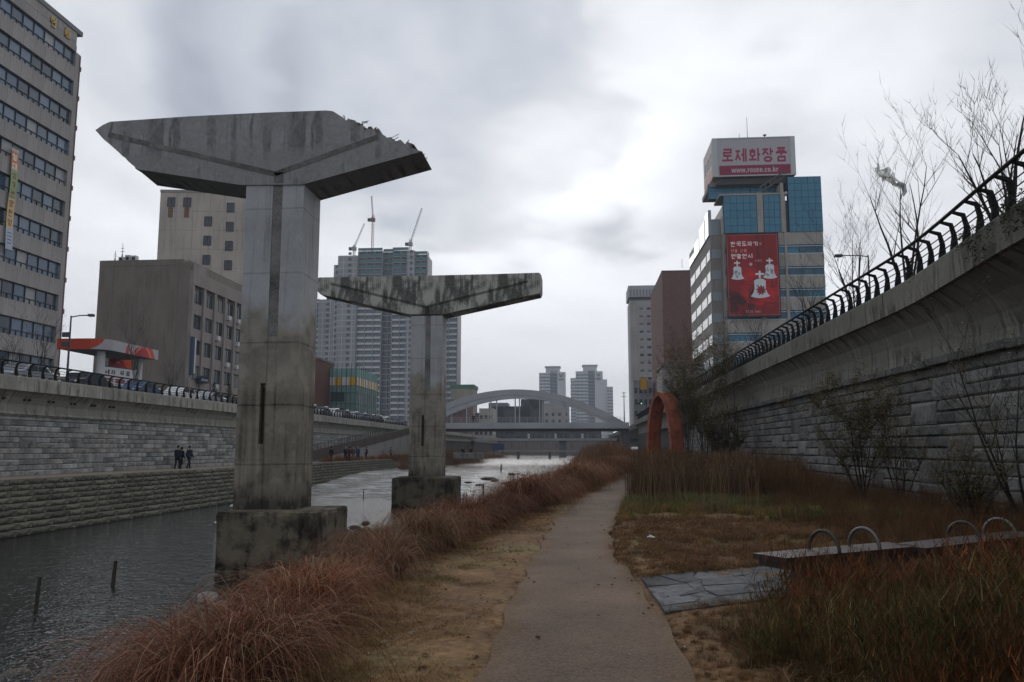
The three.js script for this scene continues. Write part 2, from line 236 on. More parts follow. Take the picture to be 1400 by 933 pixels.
// ---------------------------------------------------------------- retaining walls
function stoneGeo(seed, len, h, depth) { // rough front towards +z, unit sized in x and y
  const r = rngOf(seed), nx = 5, ny = 3, mb = new MB(), G = [];
  for (let j = 0; j <= ny; j++) { G.push([]); for (let i = 0; i <= nx; i++) { const e = i === 0 || j === 0 || i === nx || j === ny; const ux = [0, 0.02, 0.35, 0.66, 0.98, 1][i] - 0.5, uy = [0, 0.14, 0.84, 1][j] - 0.5; G[j].push(vec(ux + (e ? 0 : rr(-0.03, 0.03, r)), uy + (e ? 0 : rr(-0.03, 0.03, r)), (j === 0 || j === ny) ? -0.035 : e ? -0.012 : rr(-0.012, 0.026, r))); } }
  const o = [r() * 3, r() * 3], uv = (v) => [v.x * len + o[0], v.y * h + o[1]];
  const q = (a, b, c, d) => { mb.tri(a, b, c, uv(a), uv(b), uv(c)); mb.tri(a, c, d, uv(a), uv(c), uv(d)); };
  for (let j = 0; j < ny; j++) for (let i = 0; i < nx; i++) q(G[j][i], G[j][i + 1], G[j + 1][i + 1], G[j + 1][i]);
  const B = (v) => vec(v.x, v.y, -depth), sd = (a, b) => q(a, B(a), B(b), b);
  for (let i = 0; i < nx; i++) { sd(G[0][i], G[0][i + 1]); sd(G[ny][i + 1], G[ny][i]); }
  for (let j = 0; j < ny; j++) { sd(G[j + 1][0], G[j][0]); sd(G[j][nx], G[j + 1][nx]); }
  return mb.geometry();
}
function layStones(parent, opts) { // courses of blocks; the nearest 300 are pieces of their own
  const { rows, rowH, z0, z1, avg, place, geos, mats, y0, gap, vgap } = opts, r = rngOf(opts.seed), list = []; let blocked = [];
  for (let k = 0; k < rows; k++) {
    const next = []; let z = z0 - r() * avg;
    while (z > z1) {
      const L = avg * rr(0.6, 1.45, r), a = z - L;
      const hit = blocked.some(([p, q]) => p > a && q < z);
      if (!hit) { const tall = opts.tall && k + 1 < rows && r() < opts.tall; if (tall) next.push([z, a]); list.push([z - L / 2, y0 + (k + (tall ? 1 : 0.5)) * rowH, L, rowH * (tall ? 2 : 1)]); z = a; }
      else { const e = blocked.find(([p, q]) => p > a && q < z); if (z - e[0] > 0.25) list.push([(z + e[0]) / 2, y0 + (k + 0.5) * rowH, z - e[0], rowH]); z = e[1]; }
    }
    blocked = next;
  }
  list.sort((a, b) => opts.key(b) - opts.key(a));
  const rest = list.slice(300), o = new THREE.Object3D();
  const set = (t, s) => { const [p, ry] = place(s[0], s[1]); t.position.copy(p); t.rotation.set(0, ry, 0, 'YXZ'); t.rotateX(opts.tilt ?? 0); t.rotateZ(rr(-0.006, 0.006, r)); t.scale.set(s[2] - vgap, s[3] - gap, rr(0.7, 1.5, r)); };
  list.slice(0, 300).forEach((s, i) => { const m = mesh('stone', geos[i % geos.length], mats[Math.floor(r() * mats.length)], parent); set(m, s); });
  if (rest.length) for (let v = 0; v < 3; v++) { const part = rest.filter((_, i) => i % 3 === v); const im = new THREE.InstancedMesh(geos[v], mats[0], part.length); im.name = 'stonework'; const col = new THREE.Color(); part.forEach((s, i) => { set(o, s); o.updateMatrix(); im.setMatrixAt(i, o.matrix); const g = rr(0.72, 1.2, r); im.setColorAt(i, col.setRGB(g, g, g)); }); im.castShadow = im.receiveShadow = true; im.userData.kind = 'stuff'; parent.add(im); }
}
function sweep(profile, zs, off) { const mb = new MB(), acc = [0]; for (let k = 1; k < profile.length; k++) acc.push(acc[k - 1] + Math.hypot(profile[k][0] - profile[k - 1][0], profile[k][1] - profile[k - 1][1])); for (let i = 0; i + 1 < zs.length; i++) for (let k = 0; k + 1 < profile.length; k++) { const P = (q, z) => vec(q[0] + (q[2] ?? 0) * off(z), q[1], z); const a = P(profile[k], zs[i]), b = P(profile[k], zs[i + 1]), c = P(profile[k + 1], zs[i + 1]), d = P(profile[k + 1], zs[i]); const ua = [zs[i], acc[k]], ub = [zs[i + 1], acc[k]], uc = [zs[i + 1], acc[k + 1]], ud = [zs[i], acc[k + 1]]; mb.tri(a, b, c, ua, ub, uc).tri(a, c, d, ua, uc, ud); } return mb.geometry(); }
const bulge = (z) => -1.05 * sstep(-28, -14, z);
const zlist = (a, b, s) => { const l = []; for (let z = a; z > b; z -= s) l.push(z); l.push(b); return l; };

const rstone = [0, 1, 2, 3, 4, 5, 6, 7].map((i) => stoneGeo(500 + i, 1.25, 0.36, 0.16));
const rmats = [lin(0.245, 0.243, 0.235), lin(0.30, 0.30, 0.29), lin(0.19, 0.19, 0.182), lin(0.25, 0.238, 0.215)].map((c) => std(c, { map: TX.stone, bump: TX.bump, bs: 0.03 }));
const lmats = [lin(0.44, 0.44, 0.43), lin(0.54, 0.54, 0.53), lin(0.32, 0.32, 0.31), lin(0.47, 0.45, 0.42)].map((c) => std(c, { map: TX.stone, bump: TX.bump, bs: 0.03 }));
{
  const w = thing('retaining_wall', 'tall dark wall of rough coursed stone with a concrete ledge, right of the footpath', 'retaining wall', [10.4, 0, -60]);
  const off = new MB().box(0.16, 0.5, -1, 4.1, -98, 68); off.build('backing', M.joint, w);
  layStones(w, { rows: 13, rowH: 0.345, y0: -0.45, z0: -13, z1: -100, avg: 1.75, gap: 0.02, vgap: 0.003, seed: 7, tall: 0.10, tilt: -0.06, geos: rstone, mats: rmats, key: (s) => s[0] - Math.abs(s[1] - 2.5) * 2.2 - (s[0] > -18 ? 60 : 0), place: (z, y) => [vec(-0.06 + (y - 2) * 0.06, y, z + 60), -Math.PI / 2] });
  const zs = zlist(8, -158, 2);
  const prof = sweep([[10.62, 4.22], [10.66, 4.6], [10.66, 5.0, 0.2], [10.55, 5.4, 0.55], [10.3, 5.72, 0.85], [10.12, 5.88, 1]], zs, bulge); prof.translate(-10.4, 0, 60);
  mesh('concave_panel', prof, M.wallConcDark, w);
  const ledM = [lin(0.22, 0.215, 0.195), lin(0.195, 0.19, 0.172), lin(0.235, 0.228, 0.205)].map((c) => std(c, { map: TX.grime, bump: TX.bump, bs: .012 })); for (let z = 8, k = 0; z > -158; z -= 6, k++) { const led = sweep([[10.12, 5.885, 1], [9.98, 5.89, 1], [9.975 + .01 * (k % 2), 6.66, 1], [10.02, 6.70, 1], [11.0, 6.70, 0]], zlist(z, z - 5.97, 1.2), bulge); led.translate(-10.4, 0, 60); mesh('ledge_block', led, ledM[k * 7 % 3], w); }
  const cope = new MB(); const r = rngOf(3); for (let z = 8; z > -130; z -= 1.6) { const y = 4.02 + rr(-0.02, 0.02, r); cope.box(-0.17 + rr(-0.04, 0.02, r), 0.3, y, y + 0.2, z - 1.58 + 60, z + 60); } cope.build('coping', rmats[2], w);
}
{
  const w = thing('retaining_wall', 'long pale wall of coursed stone under a street, across the river on the left', 'retaining wall', [-33, 0, -80]);
  new MB().box(-0.6, -0.14, -1, 3.6, -256, 100).build('backing', M.joint, w);
  const g = [0, 1, 2, 3, 4, 5].map((i) => stoneGeo(600 + i, 1.15, 0.33, 0.14));
  layStones(w, { rows: 11, rowH: 0.328, y0: -0.03, z0: -36, z1: -168, avg: 1.55, gap: 0.018, vgap: 0.004, seed: 17, tall: 0.07, geos: g, mats: lmats, key: (s) => s[0] - (s[0] > -41 ? 40 : 0), place: (z, y) => [vec(0, y, z + 80), Math.PI / 2] });
  const zs = zlist(10, -330, 4);
  const pf = sweep([[-32.55, 4.93], [-32.72, 4.88], [-32.95, 4.6], [-33.12, 4.2], [-33.1, 3.75], [-33.02, 3.6], [-32.86, 3.6]], zs, () => 0); pf.translate(33, 0, 80); mesh('concave_panel', pf, M.wallConc, w);
  const ledL = [lin(0.37, 0.36, 0.33), lin(0.33, 0.32, 0.29), lin(0.40, 0.385, 0.35)].map((c) => std(c, { map: TX.grime, bump: TX.bump, bs: .012 })); for (let z = 10, k = 0; z > -330; z -= 8, k++) { const lf = sweep([[-33.6, 5.76], [-32.45, 5.76], [-32.42, 5.72], [-32.42 - .012 * (k % 2), 4.94], [-32.55, 4.93]], [z, z - 7.965], () => 0); lf.translate(33, 0, 80); mesh('ledge_block', lf, ledL[k * 5 % 3], w); }
  new MB().box(-0.3, 0.09, 3.5, 3.6, -250, 95).build('coping', M.wallConcDark, w);
  const hole = new THREE.CylinderGeometry(0.085, 0.085, 0.12, 12); hole.rotateZ(Math.PI / 2);
  for (const px of [5, 34, 40.5, 67, 73, 97.5, 102.4, 125.4, 129.6, 150.5, 155.2]) { const p = onX(px, 544 + px * 0.084, -32.93); const m = mesh('drain_hole', hole, M.black, w); m.position.set(p.x + 33, p.y, p.z + 80); }
}
{ // stepped embankment of stone blocks
  const w = thing('stepped_embankment', 'nine long stone steps going down to the water on the far bank', 'steps', [-25.8, -2.4, -80]);
  const ns = 9, rise = 0.267, run = 0.42; const base = new MB();
  for (let k = 0; k < ns; k++) base.box(-3.82, -k * run - 0.2, k === 0 ? -0.7 : (k - 0.2) * rise, (k + 1) * rise - 0.07, -48, 92);
  base.build('core', M.joint, w);
  const mats = [lin(0.26, 0.25, 0.21), lin(0.31, 0.30, 0.25), lin(0.215, 0.21, 0.175)].map((c) => std(c, { map: TX.mildew, bump: TX.bump, bs: 0.03 }));
  const geos = [0, 1, 2, 3].map((i) => { const r = rngOf(700 + i), mb = new MB(), j = () => rr(-0.02, 0.02, r); const a = [vec(j() - .2, 0, -.5), vec(.2 + j(), 0, -.5), vec(.2 + j(), 1, -.5), vec(-.2, 1 + j(), -.5), vec(j() - .2, 0, .5), vec(.2 + j(), 0, .5), vec(.2 + j(), 1 + j(), .5), vec(-.2, 1, .5)]; mb.quad(a[4], a[5], a[6], a[7]).quad(a[1], a[0], a[3], a[2]).quad(a[5], a[1], a[2], a[6]).quad(a[7], a[6], a[2], a[3]).quad(a[0], a[4], a[7], a[3]); return mb.geometry(); });
  const r = rngOf(23), list = []; for (let k = 0; k < ns; k++) { let z = -22 - r(); while (z > -127) { const L = rr(0.9, 1.9, r); list.push([z - L / 2, k, L]); z -= L; } }
  list.sort((a, b) => (b[0] > -35 ? b[0] - 90 : b[0]) - (a[0] > -35 ? a[0] - 90 : a[0]));
  const set = (t, [z, k, L]) => { t.position.set(-k * run + rr(-0.035, 0.035, r) - 0.2, k * rise + 0.012, z + 80); t.scale.set(1.06, rise - 0.035 + rr(-0.012, 0.01, r), L - 0.03); };
  list.slice(0, 300).forEach((s, i) => set(mesh('step_block', geos[i % 4], mats[Math.floor(r() * 3)], w), s));
  const rest = list.slice(300), im = new THREE.InstancedMesh(geos[0], mats[0], rest.length), o = new THREE.Object3D(), c = new THREE.Color(); rest.forEach((s, i) => { set(o, s); o.updateMatrix(); im.setMatrixAt(i, o.matrix); const g = rr(0.75, 1.2, r); im.setColorAt(i, c.setRGB(g, g, g)); }); im.name = 'step_blocks'; im.userData.kind = 'stuff'; w.add(im);
}
// railings
function railing(label, pos, zs, x, h, side, lean, ends) {
  const t = thing('railing', label, 'railing', pos);
  const mb = new MB(), s = side; // s = -1 leans towards -x
  mb.prism([[0.16 * s * -1, 0], [-0.02 * s * -1, 0], [0.03 * s * -1, 0.35 * h], [0.08 * s * -1, 0.6 * h], [0.03 * s * -1, 0.86 * h], [-0.24 * s * -1, 0.955 * h], [-0.22 * s * -1, 1.0 * h], [0.1 * s * -1, 0.93 * h], [0.19 * s * -1, 0.62 * h], [0.21 * s * -1, 0.3 * h]][s < 0 ? 'slice' : 'reverse'](), -0.045, 0.045);
  const g = mb.geometry(); const post = g;
  for (const z of zs) { const m = mesh('post', post, M.railMetal, t); m.position.set(x(z), 0, z - pos[2]); }
  const zz = zlist(ends[0], ends[1], 1.2);
  new MB().tube(zz.map((z) => vec(x(z) + s * 0.22, 0.985 * h, z - pos[2])), 0.05, 7).build('handrail', M.railMetal, t);
  for (const f of [0.2, 0.4, 0.6, 0.78]) new MB().tube(zz.map((z) => vec(x(z) + (s < 0 ? 0.07 : -0.07), f * h, z - pos[2])), 0.017, 5).build('rail', M.railMetal, t);
  return t;
}
const spaced = (a, b, s) => { const l = []; for (let z = a; z > b; z -= s) l.push(z); return l; };
railing('dark metal railing with curved posts along the top of the right wall', [10.4, 6.70, -60], spaced(-12.2, -156, 0.98), (z) => -0.05 + bulge(z), 1.06, -1, 0, [-11, -156]);
railing('dark metal railing along the street edge above the pale left wall', [-33, 5.76, -80], spaced(-30, -156, 1.22), () => 0.2, 0.86, 1, 0, [-28, -157]);
// ---------------------------------------------------------------- old expressway piers
const colTex = (seed, low) => dataTex(256, 1024, (u, v) => {
  const y = v * 16 - 3; const a = fbm(u, v, 4, 16, 6, seed), s = fbm(u, v, 30, 5, 4, seed + 5), c = fbm(u, v, 60, 200, 3, seed + 9), p = fbm(u, v, 8, 34, 4, seed + 3);
  let t = 0.86 + (a - 0.5) * 0.3 + (c - 0.5) * 0.16, warm = 0;
  const lower = sstep(6.6, 5.2, y + (a - 0.5) * 2.5); t -= lower * (0.19 + 0.15 * sstep(0.38, 0.66, p)); warm += lower * 0.34;
  const low2 = sstep(4.2, 3.2, y + (a - 0.5)); t -= low2 * (0.05 + 0.19 * sstep(0.45, 0.7, s)); warm += low2 * 0.05;
  t -= 0.35 * sstep(0.6, -0.3, y + (s - 0.5) * 1.5);
  t -= sstep(0.55, 0.75, s) * 0.22 * sstep(3, 9, y);
  for (const jy of [9.6, 7.4, 5.05, 3.0, 1.1]) t -= 0.22 * sstep(0.05, 0.0, Math.abs(y - jy + (a - 0.5) * 0.08));
  t = clamp(t, 0.1, 1); return [t, t * (1 - 0.25 * warm), t * (1 - 0.75 * warm)];
}, false, [1 / 4, 1 / 16]);
const colMat = (seed) => { const tx = colTex(seed); tx.offset.set(0.37, 3 / 16); return std(lin(0.42, 0.42, 0.42), { map: tx, bump: TX.bump, bs: 0.008 }); };
const capTex = dataTex(512, 256, (u, v) => { const a = fbm(u, v, 4, 3, 6, 331), b = fbm(u, v, 7, 5, 5, 332), c = fbm(u, v, 50, 30, 3, 333); const dr = fbm(u + 0.04 * (c - .5), v, 26, 2, 4, 336); const blot = sstep(0.44, 0.60, a * 0.55 + b * 0.25 + dr * 0.2 + (c - .5) * .12); let t = mix(0.82, 0.26, blot) - sstep(.5, .7, dr) * .15 + (c - 0.5) * 0.25; t -= 0.35 * sstep(0.14, 0.05, v); return [t, t * 0.96, t * 0.88]; }, false, [1 / 4.2, 1 / 2.1]);
function ragged(a, b, n, amp, r) { const o = []; for (let i = 1; i < n; i++) { const t = (i + rr(-.35, .35, r)) / n, L = Math.hypot(b[0] - a[0], b[1] - a[1]), k = rr(-amp, amp * .5, r); o.push([mix(a[0], b[0], t) - (b[1] - a[1]) / L * k * -1, mix(a[1], b[1], t) + (b[0] - a[0]) / L * k * -1]); } return o; }
function pier(label, zf, front, depth, col, cap, capY, seed, opt) {
  const t = thing('concrete_pier', label, 'pier', [(col[0] + col[1]) / 2, 0, zf - depth / 2], 0, 'old expressway piers standing in the river');
  const ox = t.position.x, oz = t.position.z, r = rngOf(seed);
  // beam: outline of the front face, extruded back
  const mb = new MB(), pts = front.map((p) => [p[0] - ox, p[1]]);
  mb.prism(pts, -depth / 2, depth / 2, (f, b) => { front.forEach((p, i) => { if (p[2]) { b[i].z += rr(0, 0.3, r) * p[2]; b[i].x += rr(-0.12, 0.12, r); b[i].y += rr(-0.15, 0.1, r); } }); });
  mb.build('beam', opt.beamMat, t);
  // column with a shallow groove down the front and a slot
  const x0 = col[0] - ox, x1 = col[1] - ox, gx = mix(x0, x1, 0.55), gw = 0.17, zF = depth / 2 - 0.05, zB = -depth / 2 + 0.03, sx = mix(x0, x1, 0.42), sw = 0.085, top = opt.colTop, c = new MB();
  c.box(x0, sx - sw, capY - 0.1, top, zB, zF).box(sx - sw, sx + sw, capY - 0.1, 1.75, zB, zF).box(sx - sw, sx + sw, 3.72, top, zB, zF).box(sx - sw, sx + sw, 1.75, 3.72, zB, zF - 0.22);
  c.box(sx + sw, gx - gw, capY - 0.1, top, zB, zF).box(gx - gw, gx + gw, capY - 0.1, top, zB, zF - 0.035).box(gx + gw, x1, capY - 0.1, top, zB, zF);
  c.build('column', opt.colMat, t);
  new MB().box(gx - gw + 0.01, gx + gw - 0.01, 5.3, top, zF - 0.034, zF - 0.02).build('drain_groove', M.pierDark, t);
  const sl = new MB(); sl.box(sx - sw + 0.005, sx + sw - 0.005, 1.0, 3.6, zF - 0.215, zF - 0.2); sl.build('rusty_slot', std(lin(0.12, 0.06, 0.035), { map: TX.concrete }), t).userData.label = 'rust stained upright slot';
  // stained bands forming a V on the beam
  const strip = (A, B, w) => { const a = vec(A[0] - ox, A[1], 0), b = vec(B[0] - ox, B[1], 0), n = vec(-(b.y - a.y), b.x - a.x, 0).normalize().multiplyScalar(w); const m = new MB(); m.prism([[a.x - n.x, a.y - n.y], [b.x - n.x, b.y - n.y], [b.x + n.x, b.y + n.y], [a.x + n.x, a.y + n.y]], depth / 2 - 0.02, depth / 2 + 0.012); m.build('drain_band', opt.bandMat, t); };
  for (const [A, B, w] of opt.strips) strip(A, B, w);
  // pile cap with uneven edges
  const k = new MB(), cx0 = cap[0] - ox, cx1 = cap[1] - ox, cz1 = cap[2] - oz, cz0 = cap[3] - oz; const n = 9, ring = (y, j) => { const o = []; const put = (ax, az, bx, bz) => { for (let i = 0; i < n; i++) { const s = i / n; o.push(vec(mix(ax, bx, s) + rr(-j, j, r), y + rr(-j, j, r), mix(az, bz, s) + rr(-j, j, r))); } }; put(cx0, cz1, cx1, cz1); put(cx1, cz1, cx1, cz0); put(cx1, cz0, cx0, cz0); put(cx0, cz0, cx0, cz1); return o; };
  const R = [ring(-3.2, 0.02), ring(-2.45, 0.03), ring(-1.8, 0.03), ring(-1.2, 0.03), ring(capY - 0.12, 0.035), ring(capY, 0.02).map((v) => vec(v.x * 0.975 + 0.025 * (cx0 + cx1) / 2, v.y, v.z * 0.975 + 0.025 * (cz0 + cz1) / 2))];
  for (let q = 0; q + 1 < R.length; q++) for (let i = 0; i < R[q].length; i++) { const j = (i + 1) % R[q].length; k.quad(R[q][i], R[q][j], R[q + 1][j], R[q + 1][i]); }
  const ctr = vec((cx0 + cx1) / 2, capY + 0.03, (cz0 + cz1) / 2), Rt = R[R.length - 1]; for (let i = 0; i < Rt.length; i++) k.tri(ctr, Rt[i], Rt[(i + 1) % Rt.length]);
  k.build('pile_cap', opt.capMat, t);
  if (opt.rubble) { const rb = new MB(), ic = new THREE.IcosahedronGeometry(1, 0); for (let i = 0; i < 240; i++) { const [A, B] = opt.rubble[Math.floor(r() * opt.rubble.length)], s = r() * .93, sz = rr(0.04, 0.15, r); _e.set(r() * 6, r() * 6, r() * 6); _m.compose(vec(mix(A[0], B[0], s) - ox + rr(-0.05, 0.05, r), mix(A[1], B[1], s) + (B[1] < A[1] && B[0] < -12 ? rr(0.02, 0.1, r) : rr(-0.24, -0.02, r)), rr(-depth / 2 + 0.1, depth / 2 - 0.03, r)), _q.setFromEuler(_e), vec(sz * rr(.8, 1.6, r), sz * rr(0.35, .7, r), sz)); rb.geo(ic, _m); } rb.build('broken_edge', M.rubble, t);
    const bars = new MB(); for (let i = 0; i < 22; i++) { const [A, B] = opt.rubble[Math.floor(r() * opt.rubble.length)], s = r(), p = vec(mix(A[0], B[0], s) - ox, mix(A[1], B[1], s), rr(-depth / 2 + 0.15, depth / 2 - 0.1, r)); bars.tube([p, p.clone().add(vec(rr(-0.1, 0.15, r), rr(0.05, 0.2, r), rr(-0.1, 0.1, r))), p.clone().add(vec(rr(-0.1, 0.3, r), rr(0.05, 0.28, r), rr(-0.1, 0.1, r)))], 0.013, 4); } bars.build('bent_bars', M.rebar, t); }
  return t;
}
{
  const z = -26.3, r = rngOf(77), p = (x, y, j) => { const q = onZ(x, y, z); return [q.x, q.y, j]; };
  const L0 = p(185, 231), Lt = p(130, 178), Ru = p(577, 203), Rk = p(445, 151);
  const jag = (A, B, n, a) => ragged(A, B, n, a, r).map((q) => [q[0], q[1], 1]);
  const front = [p(577, 207), p(571, 203), ...jag(p(574, 202), p(520, 180), 14, 0.12), p(520, 179, 0.7), ...jag(p(520, 179), p(466, 160), 15, 0.12), p(466, 159, 0.6), p(455, 152, 0.4), Rk, p(360, 154), p(260, 159), p(150, 166.5), p(140, 171, 0.5), [Lt[0], Lt[1], 0.6], ...jag(p(134, 184), p(160, 207), 9, 0.03), ...jag(p(160, 207), L0, 9, 0.035), L0, p(325, 252.5), p(333, 253), p(413, 252.5)].filter((q, i, a) => i !== 1);
  pier('larger near concrete pier with a broken T-shaped top beam and stained footing', z, front, 1.85, [-11.2, -9.2], [-11.25, -8.05, -25.3, -28.6], -0.36, 5, { beamMat: std(lin(0.40, 0.40, 0.405), { map: scaled(TX.streak, 1 / 5, 1 / 5), bump: TX.bump, bs: 0.008 }), bandMat: M.pierDark, colMat: colMat(301), capMat: std(lin(0.20, 0.175, 0.135), { map: capTex, bump: TX.bump, bs: 0.02 }), colTop: 10.44, strips: [[p(148, 184), p(376, 238), 0.085], [p(376, 238), p(517, 187), 0.085], [p(381, 236), p(381, 250), 0.16]], rubble: [[p(470, 161), p(520, 179)], [p(520, 179), p(574, 203)]] });
}
{
  const z = -53, p = (x, y, j) => { const q = onZ(x, y, z); return [q.x, q.y, j]; };
  const front = [p(738, 401), p(740, 396), p(740, 376), p(737, 373), p(670, 375), p(560, 377.5), p(436, 379.5), p(433, 382), p(433, 397), p(437, 402), p(560, 430), p(605, 430)];
  pier('smaller far concrete pier with an intact mildewed T-shaped top beam', z, front, 1.85, [-11.05, -8.95], [-11.85, -8.0, -51.8, -55.4], -0.2, 9, { beamMat: M.pierMildew, bandMat: std(lin(0.2, 0.195, 0.18), { map: TX.mildew }), colMat: colMat(311), capMat: std(lin(0.12, 0.11, 0.085), { map: capTex, bump: TX.bump, bs: 0.02 }), colTop: 10.22, strips: [[p(452, 388), p(582, 420), 0.085], [p(582, 420), p(722, 385), 0.085], [p(584, 420), p(584, 430), 0.15]], rubble: null });
}
// ---------------------------------------------------------------- arch bridge and what crosses the river beyond it
const bridgePaint = std(lin(0.52, 0.52, 0.54), { r: 0.55, map: TX.blotch }), bridgeDark = std(lin(0.13, 0.13, 0.135), { r: 0.7 });
{
  const t = thing('arch_bridge', 'grey bridge with low arches over its deck crossing the river', 'bridge', [-12.6, 0, -164]);
  const rib = (zc) => { const mb = new MB(), N = 44, H = (x) => 6.25 * (1 - (x / 20.6) ** 2), pts = []; for (let i = 0; i <= N; i++) { const x = mix(-21, 21, i / N); pts.push(vec(x, 6.5 + H(x), 0)); } const top = [], bot = []; for (let i = 0; i <= N; i++) { const x = pts[i].x, sl = -2 * x / 20.6 ** 2 * 6.25, n = vec(-sl, 1, 0).normalize(), h = 0.62 + 0.15 * Math.abs(x / 20); top.push(pts[i].clone().addScaledVector(n, 0.1)); bot.push(pts[i].clone().addScaledVector(n, -h * 1.55)); } for (let i = 0; i < N; i++) { const f = (v, z) => vec(v.x, v.y, zc + z); for (const [a, b, c, d] of [[f(bot[i], .55), f(bot[i + 1], .55), f(top[i + 1], .55), f(top[i], .55)], [f(bot[i + 1], -.55), f(bot[i], -.55), f(top[i], -.55), f(top[i + 1], -.55)], [f(top[i], .55), f(top[i + 1], .55), f(top[i + 1], -.55), f(top[i], -.55)], [f(bot[i + 1], .55), f(bot[i], .55), f(bot[i], -.55), f(bot[i + 1], -.55)]]) mb.quad(a, b, c, d); } return mb; };
  rib(4.6).build('arch_rib', bridgePaint, t); rib(-6.5).build('arch_rib', bridgePaint, t);
  new MB().box(-20.8, 21.6, 5.35, 6.5, 3.4, 5.4).box(-20.8, 21.6, 5.35, 6.5, -7.4, -5.6).build('edge_girder', bridgePaint, t);
  new MB().box(-20.8, 21.6, 5.0, 6.3, -5.6, 3.4).box(-20.8, 21.6, 4.8, 5.35, 4.0, 4.4).build('deck', bridgeDark, t);
  for (const s of [4.6, -6.5]) for (let i = -3; i <= 3; i++) { const x = i * 4.7; const y1 = 6.5 + 6.25 * (1 - (x / 20.6) ** 2) - 1; new MB().box(x - 0.11, x + 0.11, 6.5, y1, s - 0.11, s + 0.11).build('hanger', bridgePaint, t); }
  const rl = new MB(); for (let x = -20; x <= 20.6; x += 1.6) rl.box(x - 0.03, x + 0.03, 6.5, 7.5, 5.2, 5.26); for (const y of [6.8, 7.15, 7.5]) rl.box(-20.6, 21, y - 0.025, y + 0.025, 5.2, 5.25); rl.build('guard_rail', bridgePaint, t);
  for (let i = 0; i < 3; i++) { const x = -14 + i * 13; const f = new MB(); f.box(x - 0.12, x + 0.12, 6.5, 9.6, 6.0, 6.2); }
  new MB().box(20.4, 21.9, -1, 5.0, -6.5, 4.2).build('abutment', bridgeDark, t);
  new MB().box(-20.9, -19.4, -1, 5.0, -6.5, 4.2).build('abutment', bridgeDark, t);
}
{
  const t = thing('beam_bridge', 'low flat bridge on a single middle pier beyond the arch bridge', 'bridge', [-11, 0, -255]);
  new MB().box(-22, 21.5, 3.9, 4.6, -4, 4).build('deck', std(lin(0.42, 0.42, 0.42), { map: TX.blotch }), t);
  new MB().box(4.3, 6.4, -2.5, 3.9, -3, 3).build('support', bridgeDark, t);
  const f = new MB(); for (let x = -21; x < 21; x += 2) f.box(x - 0.04, x + 0.04, 4.6, 5.5, 3.7, 3.8); f.box(-22, 21.5, 5.44, 5.52, 3.7, 3.8); f.build('guard_rail', bridgeDark, t);
}
{
  const t = thing('foot_bridge', 'very low footbridge just above the water far upstream', 'footbridge', [-6, 0, -212]);
  new MB().box(-15, 16, 0.75, 1.15, -1.2, 1.2).build('deck', std(lin(0.40, 0.37, 0.35), { map: TX.blotch }), t);
  for (const x of [-10, -2, 6, 13]) new MB().box(x - 0.3, x + 0.3, -2, 0.75, -0.9, 0.9).build('support', bridgeDark, t);
}
{
  const t = thing('retaining_wall', 'pinkish wall closing off the river valley under the far windowed building', 'retaining wall', [-11, 0, -335]);
  new MB().box(-24, 24, -3, 4.1, -1, 0).build('wall', std(lin(0.32, 0.28, 0.27), { map: TX.streak }), t);
  new MB().box(-24, 24, 4.1, 4.35, -1.1, 0.15).build('coping', M.wallConc, t);
}
{ // ramp along the left wall
  const t = thing('ramp', 'concrete ramp with a dark sloping parapet climbing the left wall to the bridge', 'ramp', [-31.2, 0, -120]);
  const za = -92 + 120, zb = -150 + 120, side = new MB(), Y = (z) => mix(0.35, 4.6, (za - z) / (za - zb));
  const N = 20; for (let i = 0; i < N; i++) { const z1 = mix(za, zb, i / N), z2 = mix(za, zb, (i + 1) / N); side.quad(vec(-0.06, -0.1, z1), vec(-0.06, -0.1, z2), vec(-0.06, Y(z2), z2), vec(-0.06, Y(z1), z1)); side.quad(vec(-1.7, Y(z1), z1), vec(-0.06, Y(z1), z1), vec(-0.06, Y(z2), z2), vec(-1.7, Y(z2), z2)); }
  side.build('side_wall', std(lin(0.36, 0.35, 0.33), { map: TX.streak }), t);
  const par = new MB(); par.quad(vec(0, Y(za) - 0.45, za), vec(0, Y(zb) - 0.45, zb), vec(0, Y(zb) + 0.75, zb), vec(0, Y(za) + 0.75, za)); par.quad(vec(-0.2, Y(za) + 0.75, za), vec(0, Y(za) + 0.75, za), vec(0, Y(zb) + 0.75, zb), vec(-0.2, Y(zb) + 0.75, zb)); par.quad(vec(-0.2, Y(zb), zb), vec(-0.2, Y(za), za), vec(-0.2, Y(za) + 0.75, za), vec(-0.2, Y(zb) + 0.75, zb)); par.quad(vec(-0.2, Y(za) - .45, za), vec(0, Y(za) - .45, za), vec(0, Y(za) + .75, za), vec(-0.2, Y(za) + .75, za));
  par.build('parapet', std(lin(0.11, 0.085, 0.075), { map: TX.streak }), t);
  const rl = new MB(); for (let i = 0; i <= 40; i++) { const z = mix(za, zb, i / 40); rl.box(-1.64, -1.58, Y(z), Y(z) + 1.2, z - 0.03, z + 0.03); } rl.tube([vec(-1.61, Y(za) + 1.2, za), vec(-1.61, Y(zb) + 1.2, zb)], 0.04, 5).tube([vec(-1.61, Y(za) + 0.7, za), vec(-1.61, Y(zb) + 0.7, zb)], 0.03, 5); rl.build('ramp_rail', M.steel, t);
}
